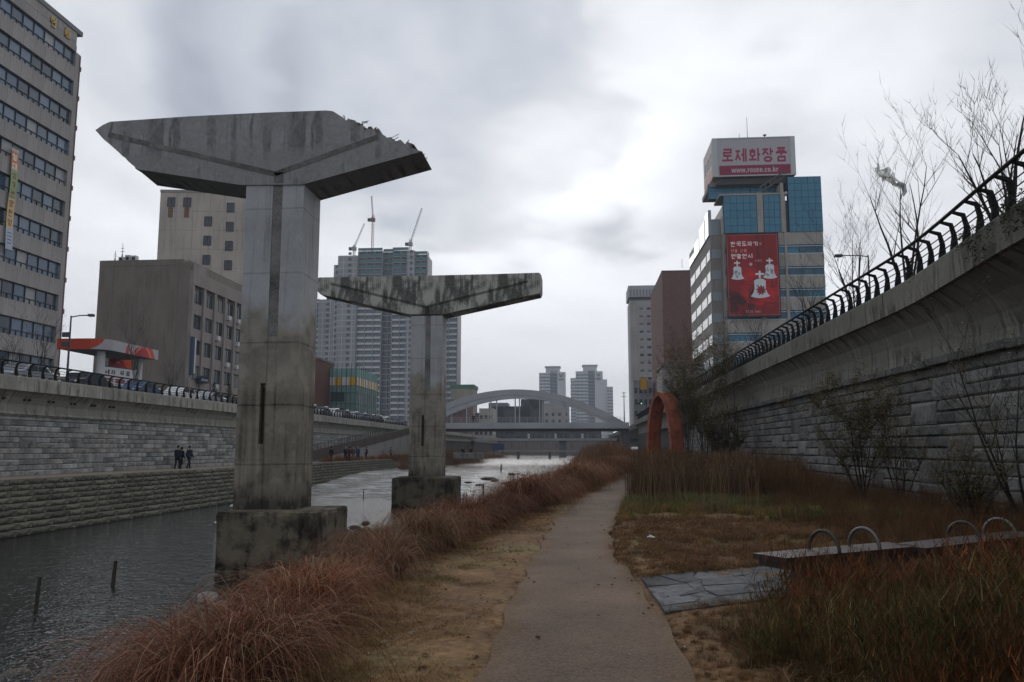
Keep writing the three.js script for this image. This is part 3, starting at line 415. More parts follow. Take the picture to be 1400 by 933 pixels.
{ // red arch over the path by the right wall
  const t = thing('arch_gate', 'weathered orange-red arch standing over the path by the right wall', 'arch', [5.9, 0, -60], -1.15);
  const mb = new MB(), N = 32, w = 1.85, H = 5.6, band = 0.3, d = 0.5; const C = (k, o) => { const a = Math.PI * k / N, x = -Math.cos(a) * (w - o) * 1, y = Math.pow(Math.sin(a), 0.8) * (H - o); return [x, y]; };
  for (let k = 0; k < N; k++) { const [ax, ay] = C(k, 0), [bx, by] = C(k + 1, 0), [cx, cy] = C(k, band), [dx, dy] = C(k + 1, band); const A = (x, y, z) => vec(x, y, z); mb.quad(A(cx, cy, d), A(ax, ay, d), A(bx, by, d), A(dx, dy, d)); mb.quad(A(ax, ay, -d), A(cx, cy, -d), A(dx, dy, -d), A(bx, by, -d)); mb.quad(A(ax, ay, d), A(ax, ay, -d), A(bx, by, -d), A(bx, by, d)); mb.quad(A(cx, cy, -d), A(cx, cy, d), A(dx, dy, d), A(dx, dy, -d)); }
  mb.build('arch_band', std(lin(0.52, 0.145, 0.075), { map: scaled(TX.stone, 1 / 1.5), r: 0.7, bump: TX.bump, bs: 0.02 }), t);
}
// ---------------------------------------------------------------- lettering: Korean syllables drawn as strokes
const LEADS = 'ㄱㄲㄴㄷㄸㄹㅁㅂㅃㅅㅆㅇㅈㅉㅊㅋㅌㅍㅎ', VOWELS = 'ㅏㅐㅑㅒㅓㅔㅕㅖㅗㅘㅙㅚㅛㅜㅝㅞㅟㅠㅡㅢㅣ', TAILS = ' ㄱㄲㄳㄴㄵㄶㄷㄹㄺㄻㄼㄽㄾㄿㅀㅁㅂㅄㅅㅆㅇㅈㅊㅋㅌㅍㅎ';
const CONS = { // polylines in a unit box, y down; ['o', cx, cy, rx, ry] is a ring
  'ㄱ': [[0, .1, 1, .1, .9, 1]], 'ㄴ': [[.05, 0, .05, .95, 1, .95]], 'ㄷ': [[1, .05, .05, .05, .05, .95, 1, .95]], 'ㄹ': [[0, .05, .95, .05, .95, .5, .05, .5, .05, .95, 1, .95]],
  'ㅁ': [[.05, .05, .95, .05, .95, .95, .05, .95, .05, .05]], 'ㅂ': [[.08, 0, .08, .95, .92, .95, .92, 0], [.08, .5, .92, .5]], 'ㅅ': [[.5, 0, .42, .4, 0, 1], [.48, .35, 1, 1]], 'ㅇ': [['o', .5, .5, .46, .46]],
  'ㅈ': [[0, .08, 1, .08], [.5, .08, .42, .5, 0, 1], [.48, .45, 1, 1]], 'ㅊ': [[.5, -.15, .5, .05], [0, .15, 1, .15], [.5, .15, .42, .55, 0, 1], [.48, .5, 1, 1]], 'ㅋ': [[0, .1, 1, .1, .9, 1], [0, .5, .95, .5]], 'ㅌ': [[1, .05, .05, .05, .05, .95, 1, .95], [.05, .5, .95, .5]],
  'ㅍ': [[0, .05, 1, .05], [0, .95, 1, .95], [.3, .05, .3, .95], [.7, .05, .7, .95]], 'ㅎ': [[.5, -.18, .5, .02], [0, .14, 1, .14], ['o', .5, .66, .36, .33]],
};
function syllable(ch) { const k = ch.charCodeAt(0) - 0xAC00; if (k < 0 || k > 11171) return null; return [LEADS[Math.floor(k / 588)], VOWELS[Math.floor(k % 588 / 28)], k % 28 ? TAILS[k % 28] : null]; }
function hangul(cx, ch, x, y, s) {
  const q = syllable(ch); if (!q) return; const [l, v, t] = q;
  const stroke = (pts, bx, by, bw, bh) => { cx.beginPath(); if (pts[0] === 'o') cx.ellipse(x + s * (bx + pts[1] * bw), y + s * (by + pts[2] * bh), pts[3] * bw * s, pts[4] * bh * s, 0, 0, 7); else for (let i = 0; i < pts.length; i += 2) { const X = x + s * (bx + pts[i] * bw), Y = y + s * (by + pts[i + 1] * bh); i ? cx.lineTo(X, Y) : cx.moveTo(X, Y); } cx.stroke(); };
  const cons = (c, bx, by, bw, bh) => CONS[c].forEach((p) => stroke(p, bx, by, bw, bh)), ln = (...p) => stroke(p, 0, 0, 1, 1);
  const H = t ? 0.56 : 0.96;
  const vert = { 'ㅏ': [0, 1, 0], 'ㅐ': [0, 2, 0], 'ㅑ': [0, 1, 1], 'ㅓ': [1, 1, 0], 'ㅔ': [1, 2, 0], 'ㅕ': [1, 1, 1], 'ㅖ': [1, 2, 1], 'ㅣ': [2, 1, 0] };
  if (vert[v]) { const [side, n, dbl] = vert[v]; const vx = n === 2 ? 0.72 : side === 0 ? 0.74 : 0.88; cons(l, 0.04, H * 0.14, n === 2 ? 0.40 : side === 1 ? .5 : .52, H * 0.74); ln(vx, 0, vx, H); if (n === 2) ln(0.92, 0, 0.92, H); const ys = dbl ? [H * .34, H * .62] : [H * .48]; for (const yy of ys) { if (side === 0) ln(vx, yy, n === 2 ? 0.92 : vx + 0.22, yy); if (side === 1) ln(vx - 0.2, yy, vx, yy); } }
  else if ('ㅗㅛㅜㅠㅡ'.includes(v)) { const up = 'ㅗㅛ'.includes(v), b = up ? H * .88 : H * .66; cons(l, 0.16, 0.03, 0.68, H * (up ? .52 : .46)); ln(0.02, b, 0.98, b); if (v === 'ㅗ') ln(.5, H * .6, .5, b); if (v === 'ㅛ') { ln(.35, H * .62, .35, b); ln(.65, H * .62, .65, b); } if (v === 'ㅜ') ln(.5, b, .5, H); if (v === 'ㅠ') { ln(.35, b, .35, H); ln(.65, b, .65, H); } }
  else { const o = 'ㅘㅙㅚ'.includes(v); cons(l, 0.08, H * .12, .52, H * .48); if (o) ln(.34, H * .68, .34, H * .86); ln(.02, H * .87, .68, H * .87); if (!o && v !== 'ㅢ') ln(.34, H * .87, .34, H); ln(.82, 0, .82, H); if (v === 'ㅘ') ln(.82, H * .48, 1, H * .48); if (v === 'ㅝ') ln(.66, H * .5, .82, H * .5); }
  if (t) cons(CONS[t] ? t : 'ㄱ', 0.18, 0.66, 0.64, 0.32);
}
function hangulLine(cx, txt, x, y, s, adv, color, lw) { cx.strokeStyle = color; cx.lineWidth = lw; cx.lineJoin = 'miter'; cx.lineCap = 'butt'; for (const c of txt) { if (c !== ' ') hangul(cx, c, x, y, s); x += c === ' ' ? adv * 0.5 : adv; } }
function canvasMat(w, h, draw, o = {}) { const c = document.createElement('canvas'); c.width = w; c.height = h; draw(c.getContext('2d'), w, h); const t = new THREE.CanvasTexture(c); t.colorSpace = THREE.SRGBColorSpace; t.anisotropy = 8; return new THREE.MeshStandardMaterial({ map: t, roughness: o.r ?? 0.6 }); }
function board(name, mat, parent, w, h, d, edge) { // printed front on a slab; origin at its centre, facing +z
  const m = mesh(name, new THREE.PlaneGeometry(w, h), mat, parent); m.position.z = d / 2 + 0.01; return m;
}
// ---------------------------------------------------------------- buildings
const bld = (name, label, cat, pos, turn) => thing(name, label, cat, pos, turn);
// left office tower: windows in long bands
{
  const X = -53.4, SY = 5.74, zR = -80.7; // right-hand edge
  const t = bld('office_tower', 'tall grey office tower with long window bands and gold letters under its roof', 'office building', [X, SY, zR], Math.PI / 2);
  // local +z faces the street, local x runs up the street; the tower spans x from -20 to 0
  const FH = 3.3, NF = 11, W = 20, bay = 1.62, y0 = 1.6;
  const clad = std(lin(0.42, 0.40, 0.39), { map: scaled(TX.clad, 1 / 5), bump: TX.bump, bs: 0.004 }), edge = std(lin(0.20, 0.12, 0.12));
  new MB().box(-W, -0.05, 0, y0 + NF * FH + 1.0, -14, -0.42).build('core', M.frameDark, t);
  new MB().box(-0.75, 0, 0, 37.9, -14, 0).build('corner_pier', clad, t);
  new MB().box(-0.06, 0.1, 0, 37.8, -0.6, 0.05).build('edge_trim', edge, t);
  for (let f = 0; f < NF; f++) new MB().box(0, 0.22, y0 + f * FH + 1.5, y0 + f * FH + 2.0, -0.5, 0.1).build('bracket', edge, t);
  const panel = new MB().box(0.01, bay - 0.01, 0, 1.60, -0.4, 0).geometry(), jt = new MB();
  const frame = new MB(); frame.box(0, 0.07, 0, 1.68, -0.36, -0.2).box(0, bay, 1.62, 1.68, -0.36, -0.2).box(0, bay, 0.50, 0.56, -0.36, -0.2).box(0, bay, 0, 0.05, -0.36, -0.2).box(bay / 2 - .03, bay / 2 + .03, 0, 0.5, -0.36, -0.21); const frameG = frame.geometry();
  const pane = new MB().box(0.07, bay, 0.05, 1.62, -0.33, -0.30).geometry();
  const gm = [M.glassBlue, std(lin(0.045, 0.07, 0.10), { r: 0.15 }), std(lin(0.07, 0.10, 0.14), { r: 0.2 }), M.glassBlue, std(lin(0.07, 0.12, 0.19), { r: 0.12 }), std(lin(0.30, 0.31, 0.32), { r: 0.4 })], cm = [clad, std(lin(0.46, 0.438, 0.425), { map: scaled(TX.clad, 1 / 5), bump: TX.bump, bs: 0.004 })];
  const r = rngOf(31);
  for (let f = 0; f < NF; f++) for (let b = 0; b < 11; b++) { const x = -0.75 - (b + 1) * bay, y = y0 + f * FH; const p = mesh('wall_panel', panel, cm[Math.floor(r() * 2)], t); p.position.set(x, y, 0); const w = mesh('window', frameG, M.frameDark, t); w.position.set(x, y + 1.61, 0); mesh('pane', pane, gm[Math.floor(Math.pow(r(), 1.3) * 6)], w); }
  new MB().box(-W, -0.75, 0, y0 - 0.02, -0.5, 0.02).build('plinth', clad, t);
  const top = y0 + NF * FH; for (let b = 0; b < 6; b++) for (let k = 0; k < 2; k++) new MB().box(-0.75 - (b + 1) * 3.24 + .015, -0.75 - b * 3.24 - .015, top + 0.02 + k * 1.05, top + 1.04 + k * 1.05, -0.4, 0).build('wall_panel', cm[(b + k) % 2], t);
  new MB().box(-W, 0.08, top + 2.12, top + 2.62, -14, 0.1).build('parapet', std(lin(0.22, 0.215, 0.21)), t);
  new MB().cyl(-9.5, top + 2.6, -4, 2.3, 3.0, 24).cyl(-9.5, top + 5.6, -4, 2.0, 0.4, 24).build('water_tank', M.white, t);
  // gold letters
  const gold = std(lin(0.55, 0.36, 0.10), { r: 0.4, m: 0.4 }); const letter = (x, y, bars) => { const m = new MB(); for (const [a, b, c, d] of bars) m.box(x + a, x + c, y + b, y + d, 0.03, 0.14); m.build('gold_letter', gold, t); };
  const ly = top + 0.62; letter(-2.9, ly, [[0, .1, .1, 1.0], [0, .9, .8, 1], [.7, .1, .8, 1], [0, .1, .8, .2], [.18, .7, .62, .78], [.2, .3, .3, .7], [.5, .3, .6, .7], [.2, .3, .6, .38]]); letter(-5.3, ly, [[0, .75, .5, .85], [.1, .9, .4, 1], [.05, .4, .15, .7], [.4, .4, .5, .7], [.05, .4, .5, .48], [.7, .1, .8, 1], [.5, .6, .7, .68], [.2, .05, .8, .15]]);
  // hanging banner
  const a = onX(28, 203, X + 0.6), b = onX(18, 342, X + 0.6); const bn = thing('banner', 'long narrow printed banner hanging down the front of the grey office tower', 'banner', [X + 0.25, (a.y + b.y) / 2, (a.z + b.z) / 2 + 0.2], Math.PI / 2);
  const bh = a.y - b.y, bw = 0.95; const bm = canvasMat(160, 1500, (c, w, h) => { c.fillStyle = '#b9b3a6'; c.fillRect(0, 0, w, h); c.fillStyle = '#c07a4a'; c.fillRect(0, 60, w, 250); c.fillStyle = '#8aa06a'; c.fillRect(0, 330, w, 420); c.fillStyle = '#c9b07a'; c.fillRect(0, 760, w, 420); c.fillStyle = '#a9b4c4'; c.fillRect(0, 1200, w, 300); let y = 90; for (const s of '임대상가분양환영') { hangulLine(c, s, 30, y, 96, 100, y < 330 ? '#f3e3d0' : '#8a3b22', 15); y += 138; } c.fillStyle = '#55606e'; for (let i = 0; i < 4; i++) c.fillRect(30, 1250 + i * 50, 100, 14); });
  const sheet = new THREE.PlaneGeometry(bw, bh, 2, 24); { const P = sheet.attributes.position; for (let i = 0; i < P.count; i++) P.setZ(i, 0.06 * Math.sin(P.getY(i) * 0.9) + 0.02 * P.getX(i)); sheet.computeVertexNormals(); } mesh('banner_sheet', sheet, bm, bn); new MB().box(-bw / 2 - .05, bw / 2 + .05, bh / 2, bh / 2 + .06, -.04, .04).box(-bw / 2 - .05, bw / 2 + .05, -bh / 2 - .06, -bh / 2, -.04, .04).build('banner_rod', M.steel, bn);
}
function windowGrid(parent, list, fw, fh, frameMat, paneMats, r, o = {}) { // list of [x, y]; local +z facade
  const f = new MB(), e = 0.07, dp = o.depth ?? 0.12; f.box(0, e, 0, fh, -dp, 0.03).box(fw - e, fw, 0, fh, -dp, 0.03).box(e, fw - e, 0, e, -dp, 0.03).box(e, fw - e, fh - e, fh, -dp, 0.03); if (o.mullion) f.box(fw / 2 - e / 2, fw / 2 + e / 2, e, fh - e, -dp, 0.02); if (o.transom) f.box(e, fw - e, fh * 0.68, fh * 0.68 + e, -dp, 0.02); const fg = f.geometry(), pg = new MB().box(e, fw - e, e, fh - e, -dp - .02, -dp + 0.02).geometry(); const holder = o.side ? (() => { const g = new THREE.Group(); return g; })() : null;
  for (const [x, y] of list) { const w = mesh('window', fg, frameMat, parent); if (o.at) o.at(w, x, y); else w.position.set(x, y, o.z ?? 0); mesh('pane', pg, paneMats[Math.floor(r() * paneMats.length)], w); }
}
// dark block with a blank side
{
  const zF = -104, xC = -51.4, SY = 5.74; const t = bld('apartment_block', 'dark grey five-storey block with a blank side wall and recessed window bays', 'building', [xC, SY, zF], 0);
  const h = 20.6, w = 12.6, L = 17.5, wall = std(lin(0.28, 0.25, 0.215), { map: scaled(TX.clad, 1 / 9), bump: TX.bump, bs: 0.01 }), trim = std(lin(0.37, 0.33, 0.30), { map: scaled(TX.clad, 1 / 6) });
  new MB().box(-w, 0, 0, h - 0.02, -L, 0).build('wall', wall, t);
  new MB().box(-w, -1.0, h - 0.6, h + 0.2, -0.35, 0.03).box(-w, -w + .35, h - .02, h + .2, -L, -.35).build('parapet', wall, t);
  // street side, along -z at x = 0: pilasters and recessed windows
  const bays = 5, bw = (L - 0.6) / bays, pil = new MB(), r = rngOf(41);
  for (let b = 0; b <= bays; b++) pil.box(0.004, 0.5, 0, 17.4, -0.55 - b * bw - (b === bays ? 0 : 0), -0.05 - b * bw + (b ? 0.05 : 0));
  for (let b = 0; b <= bays; b++) new MB().box(0.004, 0.5, 0, 17.4, -0.6 - b * bw, -b * bw + (b ? 0.02 : 0)).build('pilaster', trim, t);
  new MB().box(0.004, 0.55, 17.4, 19.2, -L - 0.02, 0.02).build('cornice', trim, t);
  const sp = new MB().box(0, 0.28, 0, 1.45, -(bw - 0.62), 0).geometry(); const win = new MB(), e = .08; win.box(0, .1, 0, 1.85, -e, 0).box(0, .1, 0, 1.85, -(bw - .62), -(bw - .62) + e).box(0, .1, 0, e, -(bw - .62) + e, -e).box(0, .1, 1.85 - e, 1.85, -(bw - .62) + e, -e).box(0, .1, e, 1.85 - e, -(bw - .62) / 2 - .04, -(bw - .62) / 2 + .04); const wg = win.geometry(), pg = new MB().box(0, .05, e, 1.85 - e, -(bw - .62) + e, -e).geometry();
  const gl = [M.glassDark, std(lin(0.06, 0.075, 0.075), { r: .15 }), std(lin(0.03, 0.035, 0.035), { r: .1 }), std(lin(0.22, 0.22, 0.21), { r: .5 })];
  for (let f = 0; f < 5; f++) for (let b = 0; b < bays; b++) { const z = -0.61 - b * bw, y = f * 3.4; const s = mesh('spandrel', sp, trim, t); s.position.set(0.004, y + (f ? 0 : -.3), z); const q = mesh('window', wg, M.frameDark, t); q.position.set(0.05, y + 1.48 - (f ? 0 : .3), z); mesh('pane', pg, gl[Math.floor(Math.pow(r(), 1.2) * 4)], q); if (r() < .22) { const u = new MB().box(.3, .85, 0, .62, -.95, -.15).build('cooling_unit', M.white, t); u.position.set(0, y + .7, z); } }
  // stair house at the roof corner, vertical sign
  new MB().box(-0.9, 0.3, h - 2.0, h - 0.3, -4.2, -0.4).box(-1.0, -0.02, h - .3, h, -3, 0.02).build('roof_step', trim, t);
  const sg = thing('shop_sign', 'narrow upright white and blue sign fixed to the dark block corner', 'sign', [xC + 0.72, SY + 8.0, zF - 0.5], Math.PI / 2);
  new MB().box(-0.5, 0.5, -2.6, 2.4, -0.2, 0.12).build('sign_box', std(lin(0.05, 0.07, 0.12)), sg); new MB().box(0.12, 0.48, -2.4, 2.3, .12, .15).build('sign_face', M.white, sg);
  const shop = thing('shop_sign', 'small dark oval awning sign over the dark block doorway', 'sign', [xC + 0.5, SY + 4.6, zF - 3.6], Math.PI / 2); new MB().prism([[-1.3, 0], [1.3, 0], [1.3, .5], [.9, .9], [-.9, .9], [-1.3, .5]], 0, 0.5).build('sign_box', std(lin(0.03, 0.04, 0.06)), shop); new MB().box(-1, 1, .25, .5, .5, .53).build('sign_lettering', std(lin(.3, .3, .33)), shop);
  // roof plant: cooling units and masts
  const cool = thing('cooling_unit', 'cluster of pale rooftop cooling units on the dark block', 'cooling units', [xC - 9.2, SY + h, zF - 1.2], 0); new MB().box(-1.2, 1.3, 0, .15, -.5, .5).build('stand', M.frameDark, cool); for (const [x, s] of [[-1, .9], [-.1, 1.2], [.75, 1.1]]) { const u = new MB().box(x - .35, x + .35, .16, .16 + s * .8, -.35, .35).build('unit', M.white, cool); new MB().geo(new THREE.CylinderGeometry(.24, .24, .05, 16), new THREE.Matrix4().makeRotationX(Math.PI / 2).setPosition(x, .16 + s * .42, .36)).build('fan', M.black, u); }
  const mast = (x, hh, lab) => { const a = thing('antenna_mast', lab, 'antenna', [xC + x, SY + h, zF - 1.5]); new MB().tube([vec(0, 0, 0), vec(0, hh, 0)], [.05, .03], 5).build('pole', M.frameDark, a); new MB().tube([vec(-.3, 0, 0), vec(0, hh * .55, 0)], .025, 4).tube([vec(.3, 0, 0), vec(0, hh * .55, 0)], .025, 4).build('brace', M.frameDark, a); new MB().box(-.28, .28, hh * .6, hh * .62, -.02, .02).box(-.2, .2, hh * .75, hh * .77, -.02, .02).build('crossbar', M.frameDark, a); };
  mast(-11.4, 1.9, 'shorter lattice antenna at the left of the dark block roof'); mast(-10.4, 2.9, 'taller pole antenna beside the rooftop cooling units');
}
// tall beige block
{
  const t = bld('apartment_tower', 'tall beige block with a few small staggered windows, behind the near pier', 'building', [-75.5, 5.74, -140], 0.12);
  const wall = std(lin(0.60, 0.53, 0.47), { map: scaled(TX.clad, 1 / 14), bump: TX.bump, bs: .01 }), W = 21, H = 41.9; new MB().box(0, W, 0, H, -13, -0.3).build('core', wall, t);
  const cols = [[1.35, 1.2, [39.2]], [4.2, 1.2, [39.2]], [8.1, 1.2, [0, 1, 2, 3, 4, 5, 6, 7].map((i) => 35.7 - i * 3.55)], [12.0, 1.2, [0, 1, 2, 3, 4, 5, 6, 7, 8].map((i) => 39.2 - 0.9 - i * 3.55)]];
  // cladding in tall sheets, windows set between
  const cl = []; for (let k = 0; k < 12; k++) for (let b = 0; b < 7; b++) cl.push([b * 3, k * 3.49]); for (const [x, y] of cl) new MB().box(x + .012, x + 2.988, y + .012, y + 3.478, -.3, 0).build('wall_panel', wall, t);
  const r = rngOf(51), L = []; for (const [x, w, ys] of cols) for (const y of ys) L.push([x, y]); windowGrid(t, L, 1.35, 1.75, M.frameDark, [M.glassDark], r, { z: 0.1, depth: .08, mullion: true });
  new MB().box(-.05, W, H, H + .5, -13, 0.06).build('parapet', std(lin(.3, .27, .24)), t); const st = new MB(); for (const x of [1.5, 4.4]) st.box(x, x + .9, 37.2, 39.1, 0.003, .006); st.build('rust_stain', std(lin(.2, .12, .08)), t);
}
// residential towers under construction
function constrTower(label, pos, turn, segs, H, fh, o = {}) {
  const t = bld('unfinished_tower', label, 'construction site', pos, turn); const conc = std(lin(0.38, 0.39, 0.41), { map: scaled(TX.clad, 1 / 30) }), slab = std(lin(0.62, 0.62, 0.62)), dark = std(lin(0.06, 0.07, 0.085), { r: .5 }), net = std(lin(0.10, 0.19, 0.20));
  for (const [x0, x1, z, kind, top] of segs) {
    const nf = Math.floor(top / fh);
    if (kind === 'wall') { new MB().box(x0, x1, 0, top, z - 14, z).build('end_wall', conc, t); const j = new MB(), wn = new MB(), xm = mix(x0, x1, .62); for (let f = 1; f * fh < top; f++) { j.box(x0 - .04, x1 + .04, f * fh - .09, f * fh + .09, z + .002, z + .05); wn.box(xm - .8, xm + .8, f * fh + .9, f * fh + 2.2, z + .004, z + .06); } for (let k = 0; k < 2; k++) j.box(mix(x0, x1, .3 + .5 * k) - .1, mix(x0, x1, .3 + .5 * k) + .1, 0, top, z + .052, z + .07); j.build('floor_joints', slab, t).userData.kind = 'stuff'; wn.build('windows', dark, t).userData.kind = 'stuff'; continue; }
    new MB().box(x0, x1, 0, nf * fh, z - 14, z - .9).build('core', dark, t);
    const s = new MB(), p = new MB(), nb = Math.max(2, Math.round((x1 - x0) / 3.6)), bw = (x1 - x0) / nb;
    for (let f = 0; f <= nf; f++) { s.box(x0, x1, f * fh - .12, f * fh + (f < nf - 3 && kind !== 'net' ? .85 : .2), z - 1.2, z); }
    for (let b = 0; b <= nb; b++) p.box(x0 + b * bw - .22, x0 + b * bw + .22, 0, nf * fh, z - 1.0, z + .06);
    const sm = s.build('floor_slabs', slab, t); sm.userData.kind = 'stuff'; p.build('wall_fins', conc, t).userData.kind = 'stuff';
    const w = new MB(); for (let f = 0; f < nf - 3; f++) for (let b = 0; b < nb; b++) w.box(x0 + b * bw + .6, x0 + (b + 1) * bw - .6, f * fh + .9, f * fh + fh - .35, z - .89, z - .8); const wm = w.build('windows', std(lin(0.12, 0.16, 0.19), { r: .2 }), t); wm.userData.kind = 'stuff';
    const nn = new MB(); for (let f = nf - 4; f <= nf; f++) nn.box(x0 - .1, x1 + .1, f * fh + .3, f * fh + 1.7, z + .25, z + .3); const q = nn.build('safety_net', net, t);
    const sc = new MB(), rg = rngOf(Math.floor(x0 * 7 + 991)); for (let i = 0; i < 26; i++) { const x = rr(x0, x1, rg), y = nf * fh; sc.tube([vec(x, y, z - rg() * 8), vec(x + rr(-1, 1, rg), y + rr(.6, 2.2, rg), z - rg() * 8)], .09, 4); } for (let y = 1; y < 2.4; y += .7) sc.box(x0, x1, nf * fh + y, nf * fh + y + .12, z - .2, z - .08); sc.build('scaffold', M.frameDark, t);
  }
  return t;
}
{
  const q = (x) => onZ(x, 613, -400).x;
  constrTower('unfinished tall grey housing tower with netted top floors, left of the far pier', [0, 5.7, -400], 0, [[q(455), q(482), 0, 'wall', 92], [q(482), q(516), -2, 'bays', 94.5], [q(516), q(531), -5, 'net', 95.5], [q(531), q(553), -2, 'bays', 95.5], [q(553), q(564), 2, 'wall', 93.5], [q(564), q(581), 1, 'bays', 92.5], [q(447), q(455), -3, 'wall', 88]], 95, 2.95);
  constrTower('grey housing tower wing seen just right of the far pier column', [0, 5.7, -415], 0, [[onZ(581, 613, -415).x, onZ(600, 613, -415).x, 0, 'wall', 82], [onZ(600, 613, -415).x, onZ(624, 613, -415).x, 1, 'bays', 81]], 82, 2.95);
  constrTower('pale housing tower edge between the near pier and the tall unfinished tower', [0, 5.7, -430], 0, [[onZ(415, 613, -430).x, onZ(431, 613, -430).x, 0, 'bays', 75], [onZ(431, 613, -430).x, onZ(452, 613, -430).x, 2, 'wall', 75]], 75, 2.95);
  const lattice = (mb, a, b, w, n) => { const d = new V3().subVectors(b, a), up = Math.abs(d.y) > d.length() * 0.3 ? vec(1, 0, 0) : vec(0, 1, 0); const s = new V3().crossVectors(d, up).normalize().multiplyScalar(w), u = new V3().crossVectors(s, d).normalize().multiplyScalar(w); const at = (t, k) => a.clone().addScaledVector(d, t).addScaledVector(s, [1, -1, 0][k]).addScaledVector(u, [-.6, -.6, 1][k]); for (let k = 0; k < 3; k++) mb.tube([at(0, k), at(1, k)], w * .16, 4); for (let i = 0; i < n; i++) for (let k = 0; k < 3; k++) mb.tube([at(i / n, k), at((i + 1) / n, (k + 1) % 3)], w * .1, 3); };
  const crane = (label, base, mh, tip, mat, body) => { const t = thing('tower_crane', label, 'crane', base.toArray()); const m = new MB(); lattice(m, vec(0, -4, 0), vec(0, mh, 0), .6, 14); m.build('mast', mat, t); const j = new MB(); lattice(j, vec(0, body, 0), tip, .38, 12); j.build('jib', mat, t); new MB().box(-1, 1, body - 1.3, body + .4, -1, 1).build('cab', mat, t); new MB().tube([vec(0, mh, 0), tip], .06, 3).build('cable', mat, t); new MB().box(-2.6, -1.2, body - 1.2, body + .2, -.8, .8).build('counterweight', M.frameDark, t); };
  const red = std(lin(.25, .13, .11)), wh = std(lin(.36, .34, .34));
  crane('tall upright tower crane with raised jib on the unfinished tower', onZ(509, 339, -402), 17, vec(-1, 27, 0), red, 15);
  crane('thin slanted crane jib at the left on the unfinished tower', onZ(484, 343, -402), 3, vec(5, 14, 0), wh, 1.5);
  crane('thin slanted crane jib at the right on the unfinished tower', onZ(561, 338, -402), 4, vec(5.6, 20, 0), wh, 2);
}
// green netted low building with a yellow and white band
{
  const a = onZ(447, 560, -150), c = onZ(487, 505, -150); const t = bld('netted_building', 'low building wrapped in green netting with a yellow and white band', 'building', [c.x, 5.74, -150], 0);
  const net = std(lin(0.20, 0.34, 0.315), { map: scaled(TX.clad, 1 / 7), r: .8 }), W = c.x - a.x, H = 10.6, L = 16; new MB().box(-W, 0, 0, 7.4, -L, 0).build('wall', net, t); new MB().box(-W, 0, 8.95, H, -L, 0).build('roof_net', std(lin(.24, .46, .42), { r: .8, map: scaled(TX.clad, 1 / 7) }), t);
  for (let i = 0; i < 4; i++) new MB().box(-W + i * W / 4, -W + (i + 1) * W / 4 - .02, 7.42, 8.93, -.3, .12).build('band_panel', i % 2 ? std(lin(.62, .36, .03)) : M.white, t);
  for (let i = 0; i < 14; i++) new MB().box(-.2, .12, 7.42, 8.93, -(i + 1) * L / 14 + .02, -i * L / 14).build('band_panel', i % 2 ? std(lin(.55, .36, .09)) : M.white, t);
  const poles = new MB(); for (let i = 0; i <= 6; i++) poles.box(-W + i * W / 6 - .04, -W + i * W / 6 + .04, 0, H + .8, .15, .23); for (let i = 0; i <= 10; i++) poles.box(.1, .18, 0, H + .6, -i * L / 10 - .04, -i * L / 10 + .04); for (const y of [2, 4, 6]) poles.box(-W, .1, y, y + .07, .15, .2).box(.1, .15, y, y + .07, -L, .1); poles.build('scaffold', M.frameDark, t);
  const r = rngOf(3); for (let i = 0; i < 6; i++) for (let f = 0; f < 2; f++) new MB().box(.005, .05, 1.4 + f * 3.0, 3.3 + f * 3, -1.2 - i * 2.5 - 1.1, -1.2 - i * 2.5).build('window', std(lin(.03, .07, .065), { r: .3 }), t);
  for (let f = 0; f < 2; f++) new MB().box(-W + .6, -W + 3.2, 1.4 + f * 3, 3.2 + f * 3, .005, .04).build('window', std(lin(.03, .07, .065), { r: .3 }), t);
  const br = bld('brick_house', 'narrow dark red brick house edge beside the green netted building', 'building', [-46.2, 5.74, -140], 0); new MB().box(-3.4, 0, 0, 11.5, -12, 0).build('wall', std(lin(.16, .075, .06), { map: scaled(TX.brick, 1 / 3) }), br); new MB().box(-3.5, .1, 11.5, 11.9, -12, .1).build('parapet', M.wallConcDark, br); for (let f = 0; f < 3; f++) new MB().box(-1.4, -.4, 2 + f * 3.2, 3.6 + f * 3.2, .004, .05).build('window', M.glassDark, br);
}
function plainBlock(name, label, x0, x1, yTop, z, depth, col, o = {}) { // a smaller far building with windows in a grid, given by pixel edges at depth z
  const A = onZ(x0, yTop, z), B = onZ(x1, yTop, z), base = o.base ?? 5.7, W = B.x - A.x, H = (A.y + B.y) / 2 - base; const t = bld(name, label, 'building', [A.x, base, z], o.turn ?? 0);
  const mat = o.mat ?? std(col, { map: scaled(TX.clad, 1 / 12) }); new MB().box(0, W, 0, H, -depth, 0).build('wall', mat, t);
  if (o.roof) new MB().box(-.3, W + .3, H, H + o.roof, -depth - .3, .3).build('roof', o.roofMat ?? M.wallConcDark, t); else new MB().box(0, W, H, H + .4, -depth, .05).build('parapet', o.roofMat ?? mat, t);
  if (o.nx) { const fh = o.fh ?? 3.2, nf = Math.floor((H - 1) / fh), bw = W / o.nx, ww = bw * (o.ww ?? .55), wh = o.wh ?? 1.5, g = new MB().box(0, ww, 0, wh, -.1, .06).geometry(), fr = new MB().box(-.08, ww + .08, -.14, 0, 0, .14).geometry(), gl = o.glass ?? [M.glassDark, std(lin(.05, .06, .07), { r: .2 })]; const r = rngOf(Math.floor(x0)); let n = 0; for (let f = nf - 1; f >= 0; f--) for (let i = 0; i < o.nx; i++) { if (n++ > 140) break; const w = mesh('window', g, gl[Math.floor(r() * gl.length)], t); w.position.set(i * bw + (bw - ww) / 2, f * fh + 1.2 + (o.wy ?? 0), 0); mesh('sill', fr, o.sill ?? mat, w); } }
  return t;
}
